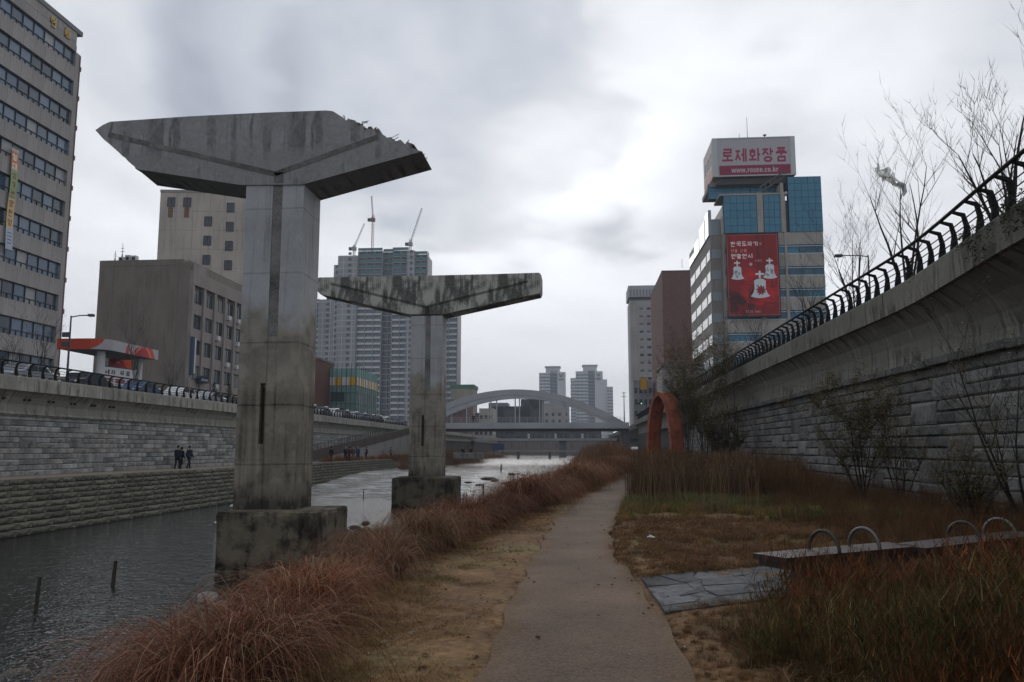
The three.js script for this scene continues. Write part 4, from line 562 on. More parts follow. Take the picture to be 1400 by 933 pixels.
// behind the arch bridge
plainBlock('netted_building', 'dark netted building seen under the arch of the bridge', 672, 743, 557, -375, 20, lin(.10, .12, .13), { mat: std(lin(.10, .125, .135), { map: scaled(TX.mildew, 1 / 12) }), nx: 10, fh: 3.6, ww: .7, wh: 1.6, glass: [std(lin(.05, .06, .065), { r: .5 })] });
plainBlock('netted_building', 'taller dark netted stair tower rising behind the arch bridge', 712, 742, 547, -398, 14, lin(.09, .11, .12), { mat: std(lin(.09, .115, .125), { map: scaled(TX.mildew, 1 / 12) }) });
plainBlock('white_apartment', 'small white apartment block seen under the right side of the arch', 743, 778, 553, -370, 14, lin(.52, .51, .49), { nx: 4, fh: 3, ww: .4, wh: 1.4 });
plainBlock('cream_house', 'small cream building with dark windows under the left side of the arch', 655, 674, 560, -330, 12, lin(.5, .46, .4), { nx: 3, fh: 3.2, ww: .6, wh: 1.4 });
plainBlock('blue_building', 'bluish glass building beyond the dark netted building under the arch', 668, 694, 552, -470, 14, lin(.22, .27, .33), { nx: 5, fh: 3.4, ww: .7 });
plainBlock('brick_house', 'red-brown low building right of the far pier behind the bridge arch', 604, 640, 553, -300, 14, lin(.17, .085, .075), { nx: 5, fh: 3.2, ww: .45, wh: 1.3 });
plainBlock('green_roof_building', 'tan building with a green roof edge right of the far pier', 616, 647, 531, -345, 14, lin(.36, .34, .28), { nx: 5, fh: 3.4, ww: .55, roof: 1.5, roofMat: std(lin(.05, .17, .10)) });
plainBlock('brown_building', 'brown low building under the left haunch of the bridge arch', 636, 660, 566, -352, 12, lin(.2, .15, .13), { nx: 4, fh: 3.2 });
plainBlock('low_building', 'long dark low building with tall bright windows under the bridge deck', 712, 822, 586, -342, 14, lin(.10, .10, .11), { base: 4.4, nx: 15, fh: 4, ww: .42, wh: 2.5, wy: -.5, glass: [M.glassDark, std(lin(.12, .15, .16), { r: .2 }), M.glassDark, M.white] });
// twin far towers
function farTower(label, z, parts, logoPx) {
  const t = bld('housing_tower', label, 'apartment tower', [0, 5.7, z], 0); const wht = std(lin(.62, .62, .62), { r: .8 }), gl = std(lin(.16, .21, .25), { r: .3 }), sh = std(lin(.42, .43, .45));
  for (const [x0, x1, top, kind, zo] of parts) { const A = onZ(x0, top, z), B = onZ(x1, top, z), H = A.y - 5.7; if (kind === 'wall') { new MB().box(A.x, B.x, 0, H, -16 + zo, zo).build('end_wall', wht, t); continue; } if (kind === 'cap') { new MB().box(A.x, B.x, H - 7, H, -14 + zo, zo).build('roof_house', wht, t); new MB().box(A.x - .8, B.x + .8, H, H + .9, -15 + zo, zo + .8).build('roof', sh, t); continue; } new MB().box(A.x, B.x, 0, H, -16 + zo, zo - .5).build(kind === 'glass' ? 'glass_core' : 'core', kind === 'glass' ? gl : sh, t); const fh = 2.85, s = new MB(), w = new MB(), nb = Math.max(1, Math.round((B.x - A.x) / 3.4)), bw = (B.x - A.x) / nb; for (let f = 0; f * fh + 1 < H; f++) { s.box(A.x, B.x, f * fh, f * fh + (kind === 'glass' ? .5 : 1.45), zo - .5, zo); for (let b = 0; b < nb; b++) w.box(A.x + b * bw + .5, A.x + (b + 1) * bw - .5, f * fh + 1.45, f * fh + 2.5, zo - .5, zo - .42); } s.box(A.x, B.x, H - 1.2, H, zo - 16, zo); s.build('floor_bands', kind === 'glass' ? sh : wht, t).userData.kind = 'stuff'; w.build('windows', gl, t).userData.kind = 'stuff'; }
  if (logoPx) { const p = onZ(logoPx[0], logoPx[1], z + 1.5); const lg = new MB(); lg.prism([[-2, 1.6], [0, -1.8], [2, 1.6], [1.1, 1.6], [0, -.2], [-1.1, 1.6]].reverse(), 0, .3).box(-2.2, 2.2, -3.6, -2.7, 0, .3); const m = lg.build('emblem', std(lin(.18, .2, .24)), t); m.position.set(p.x, p.y - 5.7, 1.5); }
}
farTower('left of the two pale far housing towers beyond the bridge', -710, [[737, 752, 510, 'bays', 0], [752, 762, 508, 'glass', -2], [762, 773, 509, 'wall', 1], [746, 765, 502, 'cap', -3]], [767, 514]);
farTower('right of the two pale far housing towers beyond the bridge', -720, [[787, 804, 508, 'bays', 0], [804, 813, 506, 'glass', -2], [813, 824, 508, 'wall', 1], [797, 816, 500, 'cap', -3]], [818, 513]);
farTower('lower pale housing block just right of the two far towers', -760, [[824, 830, 519, 'wall', 0], [830, 838, 529, 'bays', 1]]);
farTower('pale narrow housing block just left of the right far tower', -760, [[780, 788, 517, 'bays', 0]]);
// right: grey tower and brown tower
{
  const A = onZ(861, 391, -330), B = onZ(893, 391, -330), t = bld('grey_tower', 'tall slim grey tower with small windows, left of the brown brick tower', 'office building', [A.x, 6.6, -330], 0); const W = B.x - A.x, H = A.y - 6.6, wall = std(lin(.44, .42, .40), { map: scaled(TX.clad, 1 / 15) });
  new MB().box(0, W + 4, 0, H - 6, -16, 0).build('wall', wall, t); new MB().box(-.6, W + 4, H - 4.6, H, -16, .4).build('crown_storey', std(lin(.42, .42, .42)), t); new MB().box(.5, W + 3.5, H - 6, H - 4.6, -15, -.5).build('recess', M.frameDark, t); for (let i = 0; i < 8; i++) new MB().box(.1 + i * 1.25, .6 + i * 1.25, H - 4.3, H - 1.6, .405, .5).build('fin', std(lin(.2, .2, .21)), t);
  const r = rngOf(6), g = new MB().box(0, 1.5, 0, 1.2, -.1, .05).geometry(), s = new MB().box(-.2, 1.7, -.25, 0, 0, .22).geometry(); for (let f = 0; f < 17; f++) for (let b = 0; b < 2; b++) { const w = mesh('window', g, r() < .4 ? M.glassDark : std(lin(.12, .12, .12), { r: .3 }), t); w.position.set(3.6 + b * 2.9, H - 10 - f * 3.1, 0); mesh('sill', s, M.white, w); }
  new MB().box(-.15, .02, 0, H - 6, -16, -.2).build('side_wall', std(lin(.44, .43, .42)), t);
}
{
  const z = -230, A = onZ(893, 372, z), B = onZ(952, 366, z), t = bld('brown_tower', 'tall windowless brown brick tower left of the red-bannered tower', 'building', [onZ(905, 372, z).x, 6.6, z], 0); const W = B.x - t.position.x, H = A.y - 6.6, br = std(lin(.235, .125, .105), { map: scaled(TX.brick, 1 / 4), bump: scaled(TX.brick, 1 / 4), bs: .01 });
  new MB().box(0, W + 6, 0, H, -38, 0).build('wall', br, t); new MB().box(8.2, W + 6, H, H + 1.5, -38, -.4).build('roof_house', br, t); new MB().box(-.05, 8.1, H, H + .35, -38, .05).build('parapet', std(lin(.13, .08, .07)), t); new MB().box(0.002, 5, 0, 17, .005, .3).build('lower_facing', std(lin(.3, .28, .26), { map: TX.streak }), t);
  const an = thing('antenna_mast', 'pair of thin antennas on top of the brown brick tower', 'antenna', [onZ(934, 366, z).x, H + 8, z - 2]); new MB().tube([vec(0, 0, 0), vec(0, 2.6, 0)], .06, 4).build('pole', M.frameDark, an); new MB().tube([vec(2.2, 0, 0), vec(2.2, 3, 0)], .06, 4).build('pole', M.frameDark, an);
}
plainBlock('low_building', 'small pale low building with a tilted roof, foot of the brown tower', 905, 948, 503, -175, 12, lin(.38, .35, .33), { base: 6.6, nx: 5, fh: 3.3, ww: .5, wh: 1.5, roof: .7 });
plainBlock('shop_building', 'small pale shop building at the foot of the slim grey tower', 866, 892, 522, -260, 10, lin(.36, .37, .39), { base: 6.6, nx: 4, fh: 3.6, ww: .6, wh: 1.7 });
{ const s = onZ(880, 525, -255), t = thing('shop_sign', 'square orange-yellow sign on the small shop by the grey tower', 'sign', s.toArray()); new MB().box(-1.1, 1.1, -1.9, 1.9, -.3, 0).build('sign_box', M.frameDark, t); new MB().box(-1.0, 1.0, -1.8, 1.8, .0, .05).build('sign_face', std(lin(.62, .32, .02)), t); }
// right tower with rooftop sign and banner
{
  const z = -140, x0 = onZ(993, 400, z).x, x1 = onZ(1130, 400, z).x, SY = 6.68, t = bld('glass_tower', 'stone-banded tower with blue glass upper floors, a rooftop sign and red banner', 'office building', [x0, SY, z], 0); const W = x1 - x0, ytop = onZ(1121, 241, z).y - SY, D = 30;
  const stone = std(lin(.50, .465, .42), { map: scaled(TX.clad, 1 / 8) }), r = rngOf(61);
  new MB().box(0.3, W - .3, 0, ytop - 4, -D, -.35).build('core', M.frameDark, t);
  // lower floors: stone bands with window strips, in sections between piers
  const yb = onZ(1060, 318, z).y - SY, FH = 3.72, nf = 9; const secs = [[0.1, 5.6], [6.6, 9.9], [10.3, W - .05]];
  const gl = [M.glassTeal, std(lin(.035, .10, .15), { r: .2 }), std(lin(.05, .13, .18), { r: .25 })];
  for (let f = 0; f < nf; f++) { const y = yb - (f + 1) * FH; if (y < -1) break; for (const [a, b] of secs) { const n = Math.max(2, Math.round((b - a) / 1.8)), bw = (b - a) / n; for (let i = 0; i < n; i++) { new MB().box(a + i * bw + .012, a + (i + 1) * bw - .012, y + 1.75, y + FH - .01, -.4, 0).build('stone_panel', stone, t); }
    const w = new MB().box(a, b, y + .0, y + .12, -.3, -.05).box(a, b, y + 1.25, y + 1.38, -.3, -.02).box(a, b, y + 1.63, y + 1.75, -.3, -.05).build('window', std(lin(.45, .5, .52), { r: .4, m: .3 }), t); for (let i = 0; i < n; i++) new MB().box(a + i * bw + .03, a + (i + 1) * bw - .03, y + .12, y + 1.25, -.28, -.2).build('pane', gl[Math.floor(r() * 3)], w); const up = new MB().box(a, b, y + 1.38, y + 1.63, -.28, -.22).build('upper_pane', gl[1], w); } }
  for (const [a, b] of [[5.6, 6.6], [9.9, 10.3]]) new MB().box(a, b, 0, yb + 7, -.4, .12).build('stone_pier', stone, t);
  // upper curtain wall: panes with thin joints
  const cg = [M.glassTeal, std(lin(.05, .205, .30), { r: .22 }), std(lin(.042, .185, .28), { r: .28 })]; const curtain = (a, b, y0, y1, zf, nx, ny, nm) => { const g = new MB().box(0, (b - a) / nx - .05, 0, (y1 - y0) / ny - .05, -.1, 0).geometry(); const back = new MB().box(a, b, y0, y1, zf - 1.2, zf - .06).build(nm ?? 'curtain_wall', std(lin(.02, .05, .08)), t); for (let i = 0; i < nx; i++) for (let j = 0; j < ny; j++) { const m = mesh('pane', g, cg[Math.floor(r() * 3)], back); m.position.set(a + i * (b - a) / nx + .025, y0 + j * (y1 - y0) / ny + .025, zf); } };
  const yA = onZ(1000, 268, z).y - SY, xr = onZ(1070, 300, z).x - x0;
  curtain(0.05, 5.55, yb, yA, 0.05, 5, 5); curtain(6.7, xr + .5, yb, yA, .05, 4, 5); curtain(xr + 1.1, W, yb, ytop, 0.1, 5, 8); curtain(-1.9, 5.2, yA + .4, yA + 3.2, -3, 5, 2, 'setback_wall'); curtain(5.25, xr + .9, yA + .4, yA + 3.2, -3, 5, 2, 'setback_wall');
  new MB().box(xr - .2, xr + .3, yb, yA + 2, -3, 0.2).build('stone_pier', stone, t); new MB().box(-.6, xr + 1, yA + .05, yA + .35, -6, .1).build('terrace', stone, t); new MB().box(-1.7, xr + 1, yA + 3.3, onZ(1088, 236, z).y - SY - 1.31, -12, -2.6).build('roof_storey', std(lin(.28, .26, .24)), t);
  const st = new MB(); for (let i = 0; i < 2; i++) st.tube([vec(xr - 3.4, yA + .6 + i * .9, -.2), vec(xr + .8, yA + 3.3 + i * .9, -.2)], .13, 4); for (let i = 0; i < 6; i++) { const s = i / 5; st.box(xr - 3.4 + s * 4.2 - .06, xr - 3.4 + s * 4.2 + .06, yA + .6 + s * 2.7, yA + 1.6 + s * 2.7, -.26, -.14); } st.build('roof_stair', M.steel, t);
  // left side, facing the river
  const sideM = std(lin(.36, .335, .31), { map: scaled(TX.clad, 1 / 8) }), sg = std(lin(.26, .30, .33), { r: .3 }); const dz = (D - 1) / 4; new MB().box(-1.92, .28, 0, yb + .4, -D, -3).box(-.02, .28, 0, yb + .4, -3, -.4).build('side_wall', sideM, t);
  for (let b = 0; b < 4; b++) { const za = (b ? -.6 : -3.3) - b * dz, zb = -.6 - b * dz - dz + 1.1; for (let f = 0; f < nf; f++) { const y = yb - (f + 1) * FH; if (y < 0) break; const w = new MB().box(-2.0, -1.93, y + .1, y + 1.7, zb, za).build('window', sg, t); } const h = ytop - 4 + (b ? -1.2 * b : -.6); new MB().box(-2.15, -1.6, yb + .5, h, zb - .2, za + .2).build('side_glass', std(lin(.34, .38, .41), { r: .15 }), t); }
  new MB().box(-1.95, .3, yb + .4, ytop - 6.2, -D, -3.3).box(-.05, .3, yb + .4, ytop - 6.2, -3.3, -.4).build('side_wall', stone, t);
  for (let f = 0; f < nf; f++) { const y = yb - (f + 1) * FH; if (y > 0) new MB().box(-1.75, -.12, y + .1, y + 1.7, -2.995, -2.93).build('window', sg, t); } new MB().box(-1.8, -.1, yb + .6, ytop - 6.4, -3.29, -3.2).build('side_glass', sg, t);
  // rooftop sign box
  const p0 = onZ(975, 187, z), p1 = onZ(1088, 184, z), pb = onZ(1088, 236, z); const sw = p1.x - p0.x, shh = p0.y - pb.y, sb = thing('rooftop_sign', 'large white and crimson Korean sign box on the roof of the glass tower', 'billboard', [p0.x, pb.y, z - 1], 0);
  new MB().box(0, sw, 0, shh, -10.5, -.02).build('sign_box', std(lin(.5, .5, .49)), sb);
  const face = canvasMat(1024, 440, (c, w, h) => { c.fillStyle = '#b5b1b1'; c.fillRect(0, 0, w, h); c.fillStyle = '#8e2a45'; c.fillRect(0, h * .735, w, h * .265); hangulLine(c, '로제화장품', 40, 118, 168, 194, '#a02a4e', 26); c.fillStyle = '#c9c2c4'; c.font = 'bold 84px sans-serif'; c.textAlign = 'center'; c.textBaseline = 'middle'; c.fillText('www.rosee.co.kr', w / 2, h * .868, w * .8); });
  const fm = mesh('sign_face', new THREE.PlaneGeometry(sw - 1.9, shh - .35), face, sb); fm.position.set(sw / 2 + .12, shh / 2, .01);
  const side = canvasMat(700, 440, (c, w, h) => { c.fillStyle = '#b9a9a4'; c.fillRect(0, 0, w, h); c.fillStyle = '#c98f86'; c.fillRect(0, h * .75, w, h * .25); hangulLine(c, '로제화장', 40, 120, 150, 165, '#39455e', 26); }); const sm = mesh('sign_face', new THREE.PlaneGeometry(9.2, shh - .35), side, sb); sm.rotation.y = -Math.PI / 2; sm.position.set(-.02, shh / 2, -5.4);
  const fr = std(lin(.55, .58, .56)); new MB().box(-.06, .75, -.05, shh + .05, -.3, .06).box(sw - .75, sw + .06, -.05, shh + .05, -.3, .06).box(.75, sw - .75, shh - .12, shh + .06, -.3, .06).box(.75, sw - .75, -.06, .12, -.3, .06).build('sign_frame', fr, sb);
  new MB().box(.6, sw - .4, -1.3, -.06, -10, -.6).build('sign_base', std(lin(.1, .1, .1)), sb);
  const an = thing('antenna_mast', 'thin tall antenna rod on top of the rooftop sign', 'antenna', [onZ(1027, 185, z).x, p0.y, z - 3]); new MB().tube([vec(0, 0, 0), vec(0, 4.6, 0)], [.06, .03], 5).build('pole', M.frameDark, an); new MB().tube([vec(-1.4, 0, 0), vec(-1.4, 1.5, 0)], .04, 4).build('pole', M.frameDark, an);
  const ds = thing('roof_light', 'small dark dish-shaped fitting on the front edge of the rooftop sign', 'floodlight', [onZ(1048, 184, z).x, p0.y, z - 1.3]); new MB().tube([vec(0, 0, 0), vec(0, .3, 0)], .06, 5).build('stem', M.frameDark, ds); new MB().cyl(0, .3, 0, .12, .22, 12, .34).build('dish', M.black, ds);
  // red banner
  const b0 = onZ(990, 321, z), b1 = onZ(1062, 321, z), b2 = onZ(995, 434, z), bw = b1.x - b0.x, bh = b0.y - b2.y; const ban = thing('wall_banner', 'huge red banner with white bells and Korean lettering on the glass tower', 'banner', [(b0.x + b1.x) / 2 + .1, (b0.y + b2.y) / 2, z + .55], 0);
  const bmat = canvasMat(720, 1120, (c, w, h) => { const rg = rngOf(8); c.fillStyle = '#8f1013'; c.fillRect(0, 0, w, h); for (let i = 0; i < 40; i++) { c.globalAlpha = .13; c.fillStyle = i % 2 ? '#c8161c' : '#4a0a0c'; c.fillRect(rg() * w, 0, 20 + rg() * 60, h * .42); } c.globalAlpha = .5; c.fillStyle = '#3c1410'; for (let i = 0; i < 26; i++) { c.beginPath(); c.ellipse(rg() * w * .5, h * (.70 + rg() * .3), 60 * rg() + 20, 50 * rg() + 20, 0, 0, 7); c.fill(); } c.globalAlpha = .35; c.fillStyle = '#e0181c'; for (let i = 0; i < 40; i++) { c.beginPath(); c.ellipse(w * (.3 + rg() * .7), h * (.38 + rg() * .5), 90 * rg() + 20, 60 * rg() + 10, 0, 0, 7); c.fill(); } c.globalAlpha = 1;
    c.strokeStyle = '#3a0c10'; c.lineWidth = 26; c.strokeRect(0, 0, w, h); c.strokeStyle = '#b98a86'; c.lineWidth = 4; c.strokeRect(20, 20, w - 40, h - 40);
    hangulLine(c, '한국도자기', 70, 110, 66, 76, '#f0ded8', 12); hangulLine(c, '와', 460, 128, 32, 40, '#d8a09a', 6); hangulLine(c, '연말 선물', 72, 214, 40, 50, '#d49a92', 7); hangulLine(c, '연말연시', 72, 278, 62, 76, '#f0ded8', 12); hangulLine(c, '선물전', 396, 360, 26, 34, '#d49a92', 5);
    const bell = (x, y, s, rot) => { c.save(); c.translate(x, y); c.scale(s, s); c.fillStyle = '#dcdfe2'; c.beginPath(); c.moveTo(-46, -60); c.quadraticCurveTo(0, -92, 46, -60); c.lineTo(44, 0); c.quadraticCurveTo(52, 44, 78, 62); c.quadraticCurveTo(0, 92, -78, 62); c.quadraticCurveTo(-52, 44, -44, 0); c.closePath(); c.fill(); c.lineWidth = 16; c.strokeStyle = '#e4e6e8'; c.beginPath(); c.moveTo(0, -80); c.lineTo(0, -138); c.moveTo(-34, -112); c.lineTo(34, -112); c.stroke(); c.globalAlpha = .5; c.fillStyle = '#5e7a72'; for (let i = 0; i < 12; i++) { c.beginPath(); c.ellipse(-34 + rg() * 60, -30 + rg() * 80, 5 + rg() * 14, 4 + rg() * 12, rg() * 3, 0, 7); c.fill(); } c.globalAlpha = 1; c.restore(); };
    bell(150, 535, 1.2); bell(590, 520, 1.3); bell(450, 745, 1.7); c.fillStyle = '#9a1a22'; for (let i = 0; i < 9; i++) { c.save(); c.translate(462, 770); c.rotate(i * .7); c.beginPath(); c.ellipse(0, -34, 13, 34, 0, 0, 7); c.fill(); c.restore(); } c.strokeStyle = '#f2e6e6'; c.lineWidth = 5; for (let i = 0; i < 4; i++) { c.save(); c.translate(335, 420); c.rotate(i * Math.PI / 4); c.beginPath(); c.moveTo(-26, 0); c.lineTo(26, 0); c.stroke(); c.restore(); }
    c.fillStyle = '#c8a9a4'; c.font = 'bold 40px serif'; c.fillText('12.21  Sale', 240, 1068); });
  const bp = new THREE.PlaneGeometry(bw, bh, 10, 14); { const P = bp.attributes.position; for (let i = 0; i < P.count; i++) P.setZ(i, .05 * Math.sin(P.getX(i) * 1.4 + P.getY(i) * .5)); bp.computeVertexNormals(); } mesh('banner_sheet', bp, bmat, ban); new MB().box(-bw / 2 - .1, bw / 2 + .1, bh / 2, bh / 2 + .12, -.1, .1).box(-bw / 2 - .1, bw / 2 + .1, -bh / 2 - .12, -bh / 2, -.1, .1).build('banner_rod', M.frameDark, ban);
}
// petrol station canopy
{
  const c0 = onZ(143, 463, -72); const SY = 5.74, x = c0.x - .6, z = -73, top = 11.75, bot = 10.75; const t = thing('station_canopy', 'petrol station canopy with orange, red and white fascia on two columns', 'canopy', [x, SY, z], 0);
  const W = 4.6, L = 9.8, R = 1.6; const pr = [[0, 0]]; const outline = []; outline.push([-W, 0]); for (let i = 0; i <= 8; i++) { const a = -Math.PI / 2 + i / 8 * Math.PI / 2; outline.push([-R + Math.cos(a) * R, R + Math.sin(a) * R]); } outline.push([0, L], [-W, L]);
  const mb = new MB(); mb.prism(outline, bot - SY + .05, top - SY - .1); const g = mb.geometry(); g.rotateX(-Math.PI / 2); // (x,y,z)->(x, z, -y)
  mesh('canopy_roof', g, std(lin(.25, .26, .27)), t);
  const fas = canvasMat(1024, 128, (c, w, h) => { c.fillStyle = '#a2a0a2'; c.fillRect(0, 0, w, h); c.fillStyle = '#b83c1a'; c.beginPath(); c.moveTo(0, 0); c.lineTo(330, 0); c.quadraticCurveTo(310, 80, 240, h); c.lineTo(0, h); c.fill(); c.fillStyle = '#bf401c'; c.beginPath(); c.moveTo(640, h); c.quadraticCurveTo(680, 20, 790, 0); c.lineTo(930, 0); c.lineTo(980, h); c.fill(); c.fillStyle = '#a81a24'; c.beginPath(); c.moveTo(675, h); c.quadraticCurveTo(740, 20, 800, 10); c.quadraticCurveTo(860, 30, 890, h); c.fill(); c.strokeStyle = '#d9a58e'; c.lineWidth = 8; c.beginPath(); c.moveTo(675, h); c.quadraticCurveTo(740, 20, 800, 6); c.moveTo(840, 6); c.quadraticCurveTo(880, 30, 915, h); c.stroke(); c.fillStyle = '#a52028'; c.beginPath(); c.moveTo(560, h); c.quadraticCurveTo(560, 40, 590, 8); c.quadraticCurveTo(620, 60, 600, h); c.fill(); });
  const fg = new MB(); let s = 0; const tot = W + L; const seg = outline.slice(0, -1); for (let i = 0; i + 1 < seg.length; i++) { const [ax, ay] = seg[i], [bx, by] = seg[i + 1], dl = Math.hypot(bx - ax, by - ay), y0 = bot - SY, y1 = top - SY, u0 = s / (tot - .7), u1 = (s + dl) / (tot - .7); const n = [(by - ay) / dl * .05, -(bx - ax) / dl * .05]; const A = vec(ax + n[0], y0, -ay - n[1]), B = vec(bx + n[0], y0, -by - n[1]), C = vec(bx + n[0], y1, -by - n[1]), D = vec(ax + n[0], y1, -ay - n[1]); fg.tri(A, B, C, [u0, 0], [u1, 0], [u1, 1]).tri(A, C, D, [u0, 0], [u1, 1], [u0, 1]); s += dl; } fg.build('fascia', fas, t);
  for (const q of [onZ(137, 500, -74.5), onX(189, 500, x - 1.3)]) { const c = new MB().cyl(0, 0, 0, .38, bot - SY, 16).build('column', M.white, t); c.position.set(q.x - x, 0, q.z - z); }
  const k = onX(165, 496, x - 4); const lg = thing('station_sign', 'red and orange panel sign hanging under the petrol station canopy', 'sign', [k.x, k.y, k.z], 1.1); const lm = canvasMat(256, 120, (c, w, h) => { c.fillStyle = '#b01e22'; c.fillRect(0, 0, w, h); c.fillStyle = '#cf4f1a'; c.beginPath(); c.moveTo(w * .55, 0); c.quadraticCurveTo(w * .62, h * .5, w * .78, h); c.lineTo(w, h); c.lineTo(w, 0); c.fill(); c.fillStyle = '#e6c8bc'; c.font = 'bold 30px sans-serif'; c.fillText('oil', w * .3, h * .6); }); new MB().box(-1.3, 1.3, -.62, .62, -.15, 0).build('panel', M.frameDark, lg); mesh('sign_face', new THREE.PlaneGeometry(2.55, 1.2), lm, lg).position.z = .01;
  const b = onX(164, 516, x - .4), bn = thing('price_banner', 'white printed banner tied low in front of the petrol station', 'banner', [b.x, b.y, b.z], 1.35); const bm = canvasMat(400, 180, (c, w, h) => { c.fillStyle = '#c4c2c2'; c.fillRect(0, 0, w, h); hangulLine(c, '세차 무료', 30, 24, 50, 66, '#33343c', 9); c.fillStyle = '#8c4a56'; for (let i = 0; i < 3; i++) c.fillRect(20 + i * 130, 110, 105, 46); }); mesh('banner_sheet', new THREE.PlaneGeometry(4.6, 1.7), bm, bn); new MB().box(-2.35, 2.35, .85, .92, -.05, .02).box(-2.35, -2.28, -1.3, .85, -.05, .02).box(2.28, 2.35, -1.3, .85, -.05, .02).build('banner_frame', M.frameDark, bn);
  const kiosk = thing('station_kiosk', 'low glazed station office under the petrol canopy', 'kiosk', [x - 6.6, SY, z - 8]); new MB().box(-3, 3, 0, 3.2, -3, 0).build('wall', std(lin(.2, .18, .17)), kiosk); new MB().box(-2.9, 2.9, 2.3, 3.0, .01, .12).build('sign_band', std(lin(.25, .06, .05)), kiosk); for (let i = 0; i < 4; i++) new MB().box(-2.8 + i * 1.42, -2.8 + i * 1.42 + 1.3, .5, 2.2, .01, .06).build('window', M.glassDark, kiosk);
  const gb = bld('grey_block', 'sliver of a grey-green block between the office tower and petrol canopy', 'building', [-64, 5.74, -118]); new MB().box(-4, 2.2, 0, 12.6, -10, 0).build('wall', std(lin(.2, .24, .24), { map: TX.streak }), gb); for (let f = 0; f < 3; f++) new MB().box(-1.5, 1.5, 2 + f * 3.4, 3.6 + f * 3.4, .004, .06).build('window', M.glassDark, gb);
}
// ---------------------------------------------------------------- plants
const leafMat = (c, tr = 0.35) => new THREE.MeshPhysicalMaterial({ color: c, roughness: 0.9, side: THREE.DoubleSide, specularIntensity: 0.12, transmission: tr, thickness: 0, vertexColors: true });
function blade(mb, x, y, z, az, L, w, fn, seg, col) { // ribbon following fn(t) -> [out, up]
  const ca = Math.cos(az), sa = Math.sin(az), pts = []; for (let i = 0; i <= seg; i++) { const [o, u] = fn(i / seg); pts.push(vec(x + ca * o, y + u, z + sa * o)); }
  const tw = az + Math.PI / 2 + (mb.rg() - .5) * 1.2, wx = Math.cos(tw), wz = Math.sin(tw); const n0 = mb.p.length / 3;
  for (let i = 0; i < seg; i++) { const wa = w * (1 - (i / seg) * .75), wb = w * (1 - ((i + 1) / seg) * .75); const a = pts[i], b = pts[i + 1]; const A = vec(a.x - wx * wa, a.y, a.z - wz * wa), B = vec(a.x + wx * wa, a.y, a.z + wz * wa), C = vec(b.x + wx * wb, b.y, b.z + wz * wb), D = vec(b.x - wx * wb, b.y, b.z - wz * wb); if (i === seg - 1) mb.tri(A, B, b, [0, 0], [1, 0], [.5, 1]); else { mb.tri(A, B, C, [0, 0], [1, 0], [1, 1]); mb.tri(A, C, D, [0, 0], [1, 1], [0, 1]); } }
  for (let i = n0; i < mb.p.length / 3; i++) mb.c.push(...col);
}
const newMB = (seed) => { const m = new MB(); m.c = []; m.rg = rngOf(seed); return m; };
function tussock(seed, n, H, R, pal) { const mb = newMB(seed), r = mb.rg; const flow = r() * 6.28; for (let i = 0; i < n; i++) { const up = r() < .07, az = r() < .6 ? r() * 6.283 : flow + (r() - .5) * 2.2, h = H * rr(.5, up ? 1.25 : 1.05, r), rad = R * rr(.5, 1.3, r), e = up ? rr(1.7, 2.3, r) : rr(2.45, 3.3, r), c = pal[Math.floor(r() * pal.length)], g = rr(.75, 1.25, r); const wob = (r() - .5) * .12; blade(mb, rr(-.28, .28, r), 0, rr(-.28, .28, r), az, 1, rr(.0026, .0072, r), up ? (t) => [rad * .7 * t * t + wob * Math.sin(t * 5), h * Math.sin(t * e)] : (t) => { const q = .4 + (e - .4) * t; return [rad * .62 * (.92 - Math.cos(q)) + wob * Math.sin(t * 5), h * (Math.sin(q) * 1.05 - .38 * (1 - t))]; }, 7, [c[0] * g, c[1] * g, c[2] * g]); } return mb.geometry(); }
function tuft(seed, n, H, spread, w, pal, up = .6) { const mb = newMB(seed), r = mb.rg; for (let i = 0; i < n; i++) { const az = r() * 6.283, h = H * rr(.4, 1.15, r), o = spread * rr(.2, 1, r), c = pal[Math.floor(r() * pal.length)], g = rr(.75, 1.25, r); blade(mb, rr(-.09, .09, r), -.02, rr(-.09, .09, r), az, 1, w * rr(.6, 1.2, r), (t) => [o * t * t + .02 * t, h * (t - (1 - up) * t * t)], 3, [c[0] * g, c[1] * g, c[2] * g]); } return mb.geometry(); }
function twiggy(seed, n, H, spread, pal, leaves) { const mb = newMB(seed), r = mb.rg; for (let i = 0; i < n; i++) { const az = r() * 6.283, h = H * rr(.55, 1.12, r), o = spread * rr(.1, 1, r), x = rr(-.22, .22, r), z = rr(-.22, .22, r), c = pal[Math.floor(r() * pal.length)], g = rr(.7, 1.25, r), C = [c[0] * g, c[1] * g, c[2] * g]; const f = (t) => [o * t * t + .05 * t, h * t]; blade(mb, x, -.03, z, az, 1, leaves ? .003 : .0045, f, 3, C); for (let k = 0; k < (leaves ? 11 : 8); k++) { const t = rr(.25, 1, r), [bo, bu] = f(t), a2 = r() * 6.283, l = rr(.07, .22, r) * H; blade(mb, x + Math.cos(az) * bo, bu, z + Math.sin(az) * bo, a2, 1, leaves ? .0038 : .0032, (s) => [l * .6 * s, l * (s - .15 * s * s)], 2, C); } } return mb.geometry(); }
const _o = new THREE.Object3D(), _c = new THREE.Color();
